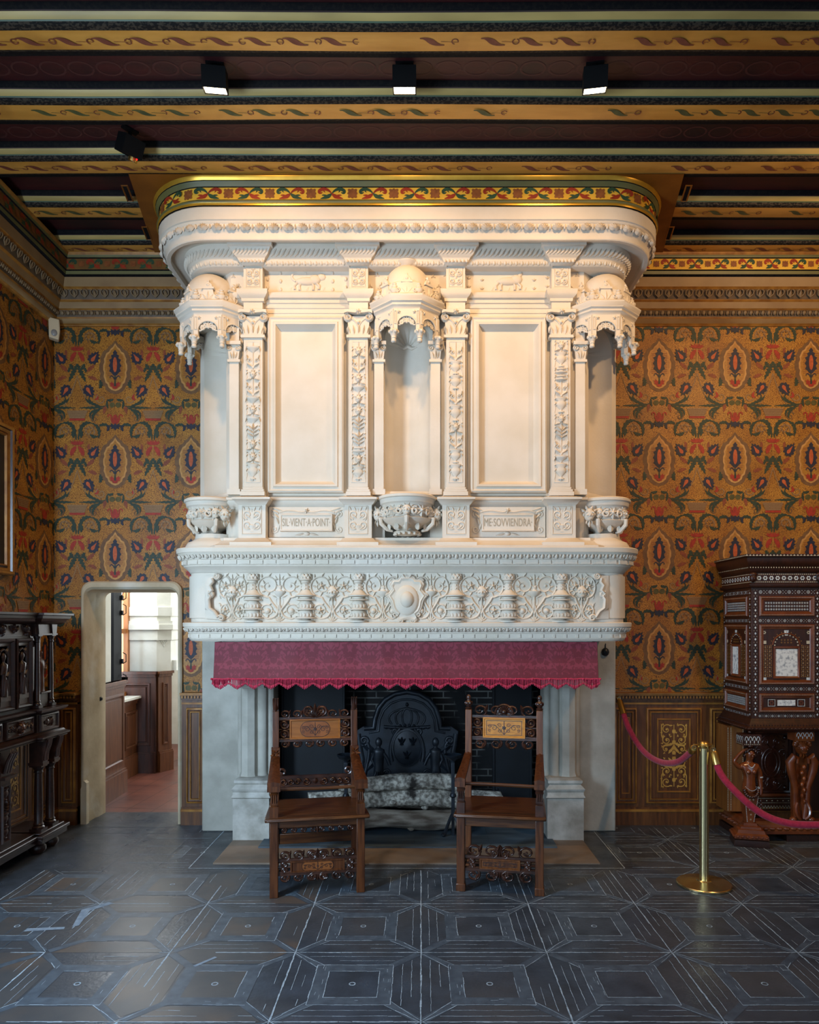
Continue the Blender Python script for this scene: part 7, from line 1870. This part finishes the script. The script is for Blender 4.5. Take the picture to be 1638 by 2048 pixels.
for k in (-.05, -.017, .017, .05): i.stroke(f3, [(k+.013*math.cos(a), .035+.03*math.sin(a)) for a in [PI*q_/8 for q_ in range(9)]], .0022, 0, .001); i.poly(f3, [(k-.004, .028), (k, .042), (k+.004, .028), (k, .014)], 0, .001)
i.build('ivory_inlay', IM, co2, smooth=0)

# ================================================================ black oak dresser against the left wall
dr2 = empty('carved_dresser', (-2.95, 4.7, 0), 0, 'tall black oak dresser with paired columns and carved figure panels on the left wall', 'dresser')
EB, EC = M['ebony'], M['ebony_carved']
XF = -2.805            # front plane of the end bay
Ya, Yb = 3.55, 5.60    # extent along the wall
fd = Fr((XF, 0, 0), (0, 1, 0), (0, 0, 1), (1, 0, 0))    # a runs away from the viewer along the wall, c toward the room
XB = LEFT + .02; dep = XF - XB
rec = .04              # middle doors set back
E0 = 5.28              # start of the far end bay
def dsweep(mb, prof):
    """mouldings break forward at the end bay"""
    mb.sweep([(XB, Yb), (XF, Yb), (XF, E0), (XF-rec, E0), (XF-rec, Ya), (XB, Ya)][::-1] if False else [(XB, Ya), (XF-rec, Ya), (XF-rec, E0), (XF, E0), (XF, Yb), (XB, Yb)], prof)
def slab(mb, z0, z1, g=0, mi=0):
    mb.box(XB, XF-rec+g, Ya-g, E0+.02, z0, z1, mi); mb.box(XB, XF+g, E0-g, Yb+g, z0, z1, mi)
# lower open stage
mb = MB(); slab(mb, .085, .125, .03); slab(mb, .125, .15, .045); slab(mb, .15, .165, .015)
mb.build('plinth', EB, dr2, bevel=.006)
for y, xx in ((5.34, XF-.05), (5.52, XF-.05), (4.70, XF-rec-.05), (3.65, XF-rec-.05), (5.48, XB+.06), (3.65, XB+.06)):
    mb = MB(); mb.lathe((xx, y, 0), [(.02, 0), (.045, .004), (.062, .03), (.06, .055), (.04, .078), (.03, .086)], 18); mb.build('bun_foot', EB, dr2)
def column(x, y, z0, z1, r, name, cap=True):
    mb = MB(); h = z1-z0
    mb.box(x-r*1.5, x+r*1.5, y-r*1.5, y+r*1.5, z0, z0+.02)
    mb.lathe((x, y, z0), [(r*1.4, .02), (r*1.45, .03), (r*1.1, .04), (r*1.25, .05), (r, .06), (r*1.05, h*.35), (r*.86, h-.06), (r*1.1, h-.055), (r*.95, h-.04), (r*1.35, h-.02), (r*1.4, h-.01)], 16)
    mb.box(x-r*1.5, x+r*1.5, y-r*1.5, y+r*1.5, z1-.012, z1)
    mb.build(name, EB, dr2, smooth=40)
for y in (5.345, 5.51): 
    column(XF-.045, y, .165, .655, .030, 'column')
    mb = MB()
    mb.prism([(-.05, .66), (.05, .66), (.055, .72), (.075, .80), (.085, .86), (-.05, .86)], -.035, .035, Fr((XF-.045, y, 0), (1, 0, 0), (0, 0, 1), (0, -1, 0)))
    f = Fr((XF-.045, y, 0), (1, 0, 0), (0, 0, 1), (0, -1, 0)); mb.box(XF-.10, XF+.012, y-.042, y+.042, .655, .675)
    for k in (-.02, 0, .02): mb.tube([(XF+.012, y+k, .69), (XF+.016, y+k, .75), (XF+.036, y+k, .81), (XF+.044, y+k, .85)], .008, 6)
    mb.build('console_bracket', EC, dr2, smooth=40)
mb = MB(); mb.box(XF-rec-.09, XF-rec-.01, 4.87, 4.99, .165, .84); f = Fr((XF-rec-.01, 4.93, 0), (0, 1, 0), (0, 0, 1), (1, 0, 0))
mb.rectmold(f, -.05, .05, .2, .6, [(0, 0), (.004, .012), (.012, .012), (.016, .0)]); grot(mb, f.at(0, .22), .08, .34, 5); mb.box(XF-rec-.1, XF-rec+.03, 4.855, 5.005, .64, .66); 
for k in (-.03, 0, .03): mb.tube([(XF-rec, 4.93+k, .68), (XF-rec+.02, 4.93+k, .76), (XF-rec+.05, 4.93+k, .82)], .012, 6)
mb.build('middle_support', EC, dr2, smooth=45)
# drawer stage
mb = MB(); mb.box(XB, XF-rec-.01, Ya, E0, .85, 1.05); mb.box(XB, XF-.02, E0, Yb-.01, .85, 1.05)
mb.build('drawer_case', EB, dr2)
mb = MB(); dsweep(mb, [(-.03, .84), (.0, .845), (.03, .85), (.045, .86), (.045, .872), (.02, .882), (.012, .895), (.0, .90)]); 
slab(mb, .842, .86, .03); mb.build('lower_moulding', EB, dr2)
mb = MB(); dsweep(mb, [(0, 1.035), (.01, 1.04), (.03, 1.055), (.035, 1.062), (.035, 1.072), (0, 1.078)]); slab(mb, 1.05, 1.074, .02); mb.build('upper_moulding', EB, dr2)
fr_ = Fr((XF-rec-.01, 0, 0), (0, 1, 0), (0, 0, 1), (1, 0, 0)); fe = Fr((XF-.02, 0, 0), (0, 1, 0), (0, 0, 1), (1, 0, 0))
for a0, a1 in ((4.91, 5.26), (4.5, 4.86), (4.05, 4.45)):
    mb = MB(); mb.rectmold(fr_, a0, a1, .905, 1.03, [(0, 0), (.002, .02), (.012, .024), (.018, .014), (.022, .012)], fill=0)
    c = (a0+a1)/2; g = fr_.at(c, .967, .012)
    for s_ in (-1, 1):
        for k in range(3): mb.htube(g, [(s_*a, b) for a, b in spiral(.06+.045*k, 0, .022, .006, PI, 1.3*(-1)**k, 10)], .007, 1.4); mb.leaf(g, s_*(.05+.045*k), -.02, PI/2-s_*.6, .05, .02, .012)
    d_ = mb.build('drawer', EC, dr2, smooth=50)
    mb = MB(); mask(mb, g.at(0, 0, .004), .85); mb.lathe(None, [(.02, 0), (.03, .01), (.02, .02)], 10, fr=g); mb.build('drawer_knob', M['wood'], d_, smooth=60)
mb = MB(); mb.rectmold(fe, 5.31, 5.57, .905, 1.03, [(0, 0), (.002, .016), (.012, .018), (.02, .006)], fill=0); grot(mb, Fr(fe(5.36, .967, .006), (0, 0, 1), (0, 1, 0), (1, 0, 0)), .07, .16, 3); mb.build('end_block', EC, dr2, smooth=50)
# upper stage
mb = MB(); mb.box(XB, XF-rec-.03, Ya, E0, 1.07, 1.72); mb.box(XB, XF-.15, E0, Yb-.03, 1.07, 1.72)
mb.build('upper_case', EB, dr2)
for y in (5.335, 5.53): column(XF-.05, y, 1.078, 1.625, .019, 'column')
mb = MB(); mb.box(XF-.15, XF-.03, 5.36, 5.50, 1.18, 1.195); mb.box(XF-.15, XF-.05, 5.37, 5.49, 1.078, 1.18); mb.build('statuette_shelf', EB, dr2, bevel=.003)
x_, y_ = XF-.085, 5.43
V = [(x_, y_, 1.22), (x_+.004, y_, 1.27), (x_, y_+.004, 1.33), (x_+.006, y_, 1.385), (x_, y_, 1.43), (x_, y_, 1.455), (x_+.008, y_, 1.48), (x_+.008, y_, 1.505), (x_+.005, y_+.035, 1.43), (x_+.02, y_+.045, 1.385), (x_+.035, y_+.02, 1.36), (x_+.005, y_-.035, 1.43), (x_+.008, y_-.05, 1.38), (x_+.025, y_-.045, 1.33), (x_, y_, 1.197)]
skin('statuette', V, [(0,1),(1,2),(2,3),(3,4),(4,5),(5,6),(6,7),(4,8),(8,9),(9,10),(4,11),(11,12),(12,13),(0,14)], [.036, .034, .032, .036, .028, .012, .02, .018, .016, .013, .009, .016, .013, .009, .036], M['wood'], dr2)
mb = MB(); fs = Fr((XF-.15, 5.43, 1.55), (0, 1, 0), (0, 0, 1), (1, 0, 0)); mb.leaf(fs, 0, -.03, PI/2, .08, .06, .02)
for s_ in (-1, 1): mb.htube(fs, spiral(s_*.04, .0, .025, .006, 0, s_*1.3, 12), .008, 1.5)
mb.build('shell_carving', EC, dr2, smooth=50)
# carved doors
fdoor = Fr((XF-rec-.03, 0, 0), (0, 1, 0), (0, 0, 1), (1, 0, 0))
for a0, a1 in ((5.06, 5.27), (4.83, 5.04), (4.60, 4.81), (4.37, 4.58)):
    mb = MB(); mb.rectmold(fdoor, a0, a1, 1.10, 1.60, [(0, 0), (.0, .025), (.012, .032), (.022, .024), (.03, .012), (.05, .008), (.055, 0)], fill=0)
    d_ = mb.build('door', EB, dr2)
    mb = MB(); c = (a0+a1)/2; g = fdoor.at(c, 1.17)
    mb.box(-.06, .06, 0, .035, 0, .02, 0, g); mb.box(-.05, .05, -.04, 0, 0, .012, 0, g)
    mb.vrel(g, 0, .03, [(.034, 0), (.036, .02), (.028, .10), (.024, .14), (.031, .19), (.034, .222), (.012, .238), (.011, .248), (.019, .262), (.021, .28), (.014, .298), (.003, .306)], .85, 0, 10)
    for t in (-.02, 0, .02): mb.htube(g, [(t*.5, .15), (t*.9, .1), (t*1.3, .04)], .006, 1.2, c0=.022)
    mb.htube(g, [(.03, .245), (.048, .2), (.012, .17)], .010, 1.4, c0=.012); mb.htube(g, [(-.03, .245), (-.046, .19), (-.01, .2)], .010, 1.4, c0=.012)
    for s_ in (-1, 1): mb.htube(g, [(s_*.06, .04), (s_*.062, .3), (s_*.03, .345), (0, .36)], .008, 1); mb.leaf(g, s_*.03, .33, PI/2-s_*.6, .05, .025, .012); mb.leaf(g, s_*.05, .05, PI/2, .07, .025, .012)
    mb.build('carved_figure_relief', EC, d_, smooth=60)
mb = MB(); 
for z0, z1, g in ((1.62, 1.632, .0),): slab(mb, z0, z1, g-.02)
f = Fr((XF-rec-.02, 0, 0), (0, 1, 0), (0, 0, 1), (1, 0, 0))
mb.box(XB, XF-rec-.02, Ya, E0, 1.63, 1.71); mb.box(XB, XF-.03, E0, Yb-.02, 1.63, 1.71)
for a in (4.75, 4.9, 5.05, 5.2): 
    g = f.at(a, 1.67); mask(mb, g, .75) if a in (4.9, 5.2) else mb.rosette(g, 0, 0, .035, .02, 6)
    for s_ in (-1, 1): mb.leaf(g, s_*.03, -.02, PI/2-s_*.5, .05, .02, .012)
for y in (5.335, 5.53):
    g = Fr((XF-.03, y, 1.67), (0, 1, 0), (0, 0, 1), (1, 0, 0)); mb.prism([(-.028, -.045), (.028, -.045), (.04, .035), (-.04, .035)], -.06, .012, g)
mb.build('frieze', EC, dr2, smooth=45)
mb = MB(); dsweep(mb, [(-.02, 1.70), (.0, 1.705), (.02, 1.715), (.03, 1.735), (.045, 1.745), (.05, 1.765), (.065, 1.77), (.066, 1.785), (-.1, 1.79)]); slab(mb, 1.71, 1.786, .0); mb.build('cornice', EB, dr2)

# ================================================================ camera and light
cd = bpy.data.cameras.new('camera'); cam = bpy.data.objects.new('camera', cd); col.objects.link(cam)
cam.location = (0, 0, EYE); cam.rotation_euler = (PI/2, 0, 0)
cd.sensor_fit = 'VERTICAL'; cd.sensor_height = 36; cd.lens = F/2048*36
cd.shift_x = -(CX-819)/2048; cd.shift_y = (CY-1024)/2048
cd.clip_start = .05; cd.clip_end = 60
scene.camera = cam
def light(name, kind, loc, target, energy, color, size=.1, size_y=None, spot=None, blend=.5, spread=None):
    d = bpy.data.lights.new(name, kind); d.energy = energy; d.color = color
    if kind == 'AREA':
        d.size = size
        if spread: d.spread = math.radians(spread)
        if size_y: d.shape = 'RECTANGLE'; d.size_y = size_y
    else: d.shadow_soft_size = size
    if kind == 'SPOT': d.spot_size = math.radians(spot); d.spot_blend = blend
    o = bpy.data.objects.new(name, d); col.objects.link(o); o.location = loc
    o.rotation_euler = (Vector(target)-Vector(loc)).to_track_quat('-Z', 'Y').to_euler()
    return o
COOL = (.56, .77, 1.0); WARM = (1.0, .62, .30)
light('window_and_fill_light', 'AREA', (LEFT+.06, 1.75, 2.0), (.3, 5.2, 1.3), 325, COOL, 1.0, 2.2, spread=150)
light('window_and_fill_light', 'AREA', (-1.2, -1.3, 1.6), (0, 5, 1.0), 24, COOL, 3.0, 2.0, spread=100)
light('window_and_fill_light', 'AREA', (RIGHT-.1, 1.2, 1.7), (1.4, 4.6, .6), 20, COOL, 1.3, 2.0, spread=130)
light('window_and_fill_light', 'AREA', (0, -1.2, 3.2), (0, 3.2, 4.6), 24, (.8, .9, 1.0), 4.5, 1.2)  # added fill aimed up at the ceiling, not a window
for x, tx in zip(SPX, (-.95, -.1, .85)):
    light('spot_beam', 'SPOT', (x, SPY+.02, SPZ-.10), (tx, 5.3, 2.7), 86, WARM, .05, None, 140, 1.0)
light('spot_beam', 'SPOT', (3.2, 3.4, 4.6), (2.7, 6.1, 2.9), 230, WARM, .06, None, 110, .8)
light('spot_beam', 'SPOT', (-2.2, 3.9, 4.6), (-2.4, 6.1, 2.9), 13, WARM, .06, None, 110, .8)
light('passage_daylight', 'AREA', (-3.40, 7.8, 2.0), (-1.5, 8.0, 1.2), 100, (.88, .95, 1.0), .8, 2.0)
light('passage_daylight', 'AREA', (-2.0, 9.9, 2.0), (-2.7, 7.5, 1.2), 70, (.88, .95, 1.0), 1.2, 1.6)
w = bpy.data.worlds.new('world'); scene.world = w; w.use_nodes = True
w.node_tree.nodes['Background'].inputs[0].default_value = (.55, .72, 1.0, 1); w.node_tree.nodes['Background'].inputs[1].default_value = .16
scene.view_settings.view_transform = 'Standard'; scene.view_settings.look = 'None'; scene.view_settings.exposure = -.2
scene.cycles.max_bounces = 6; scene.cycles.diffuse_bounces = 3; scene.cycles.glossy_bounces = 3; scene.cycles.transmission_bounces = 4
scene.cycles.caustics_reflective = False; scene.cycles.caustics_refractive = False
scene.cycles.sample_clamp_indirect = 4
scene.cycles.adaptive_threshold = .03
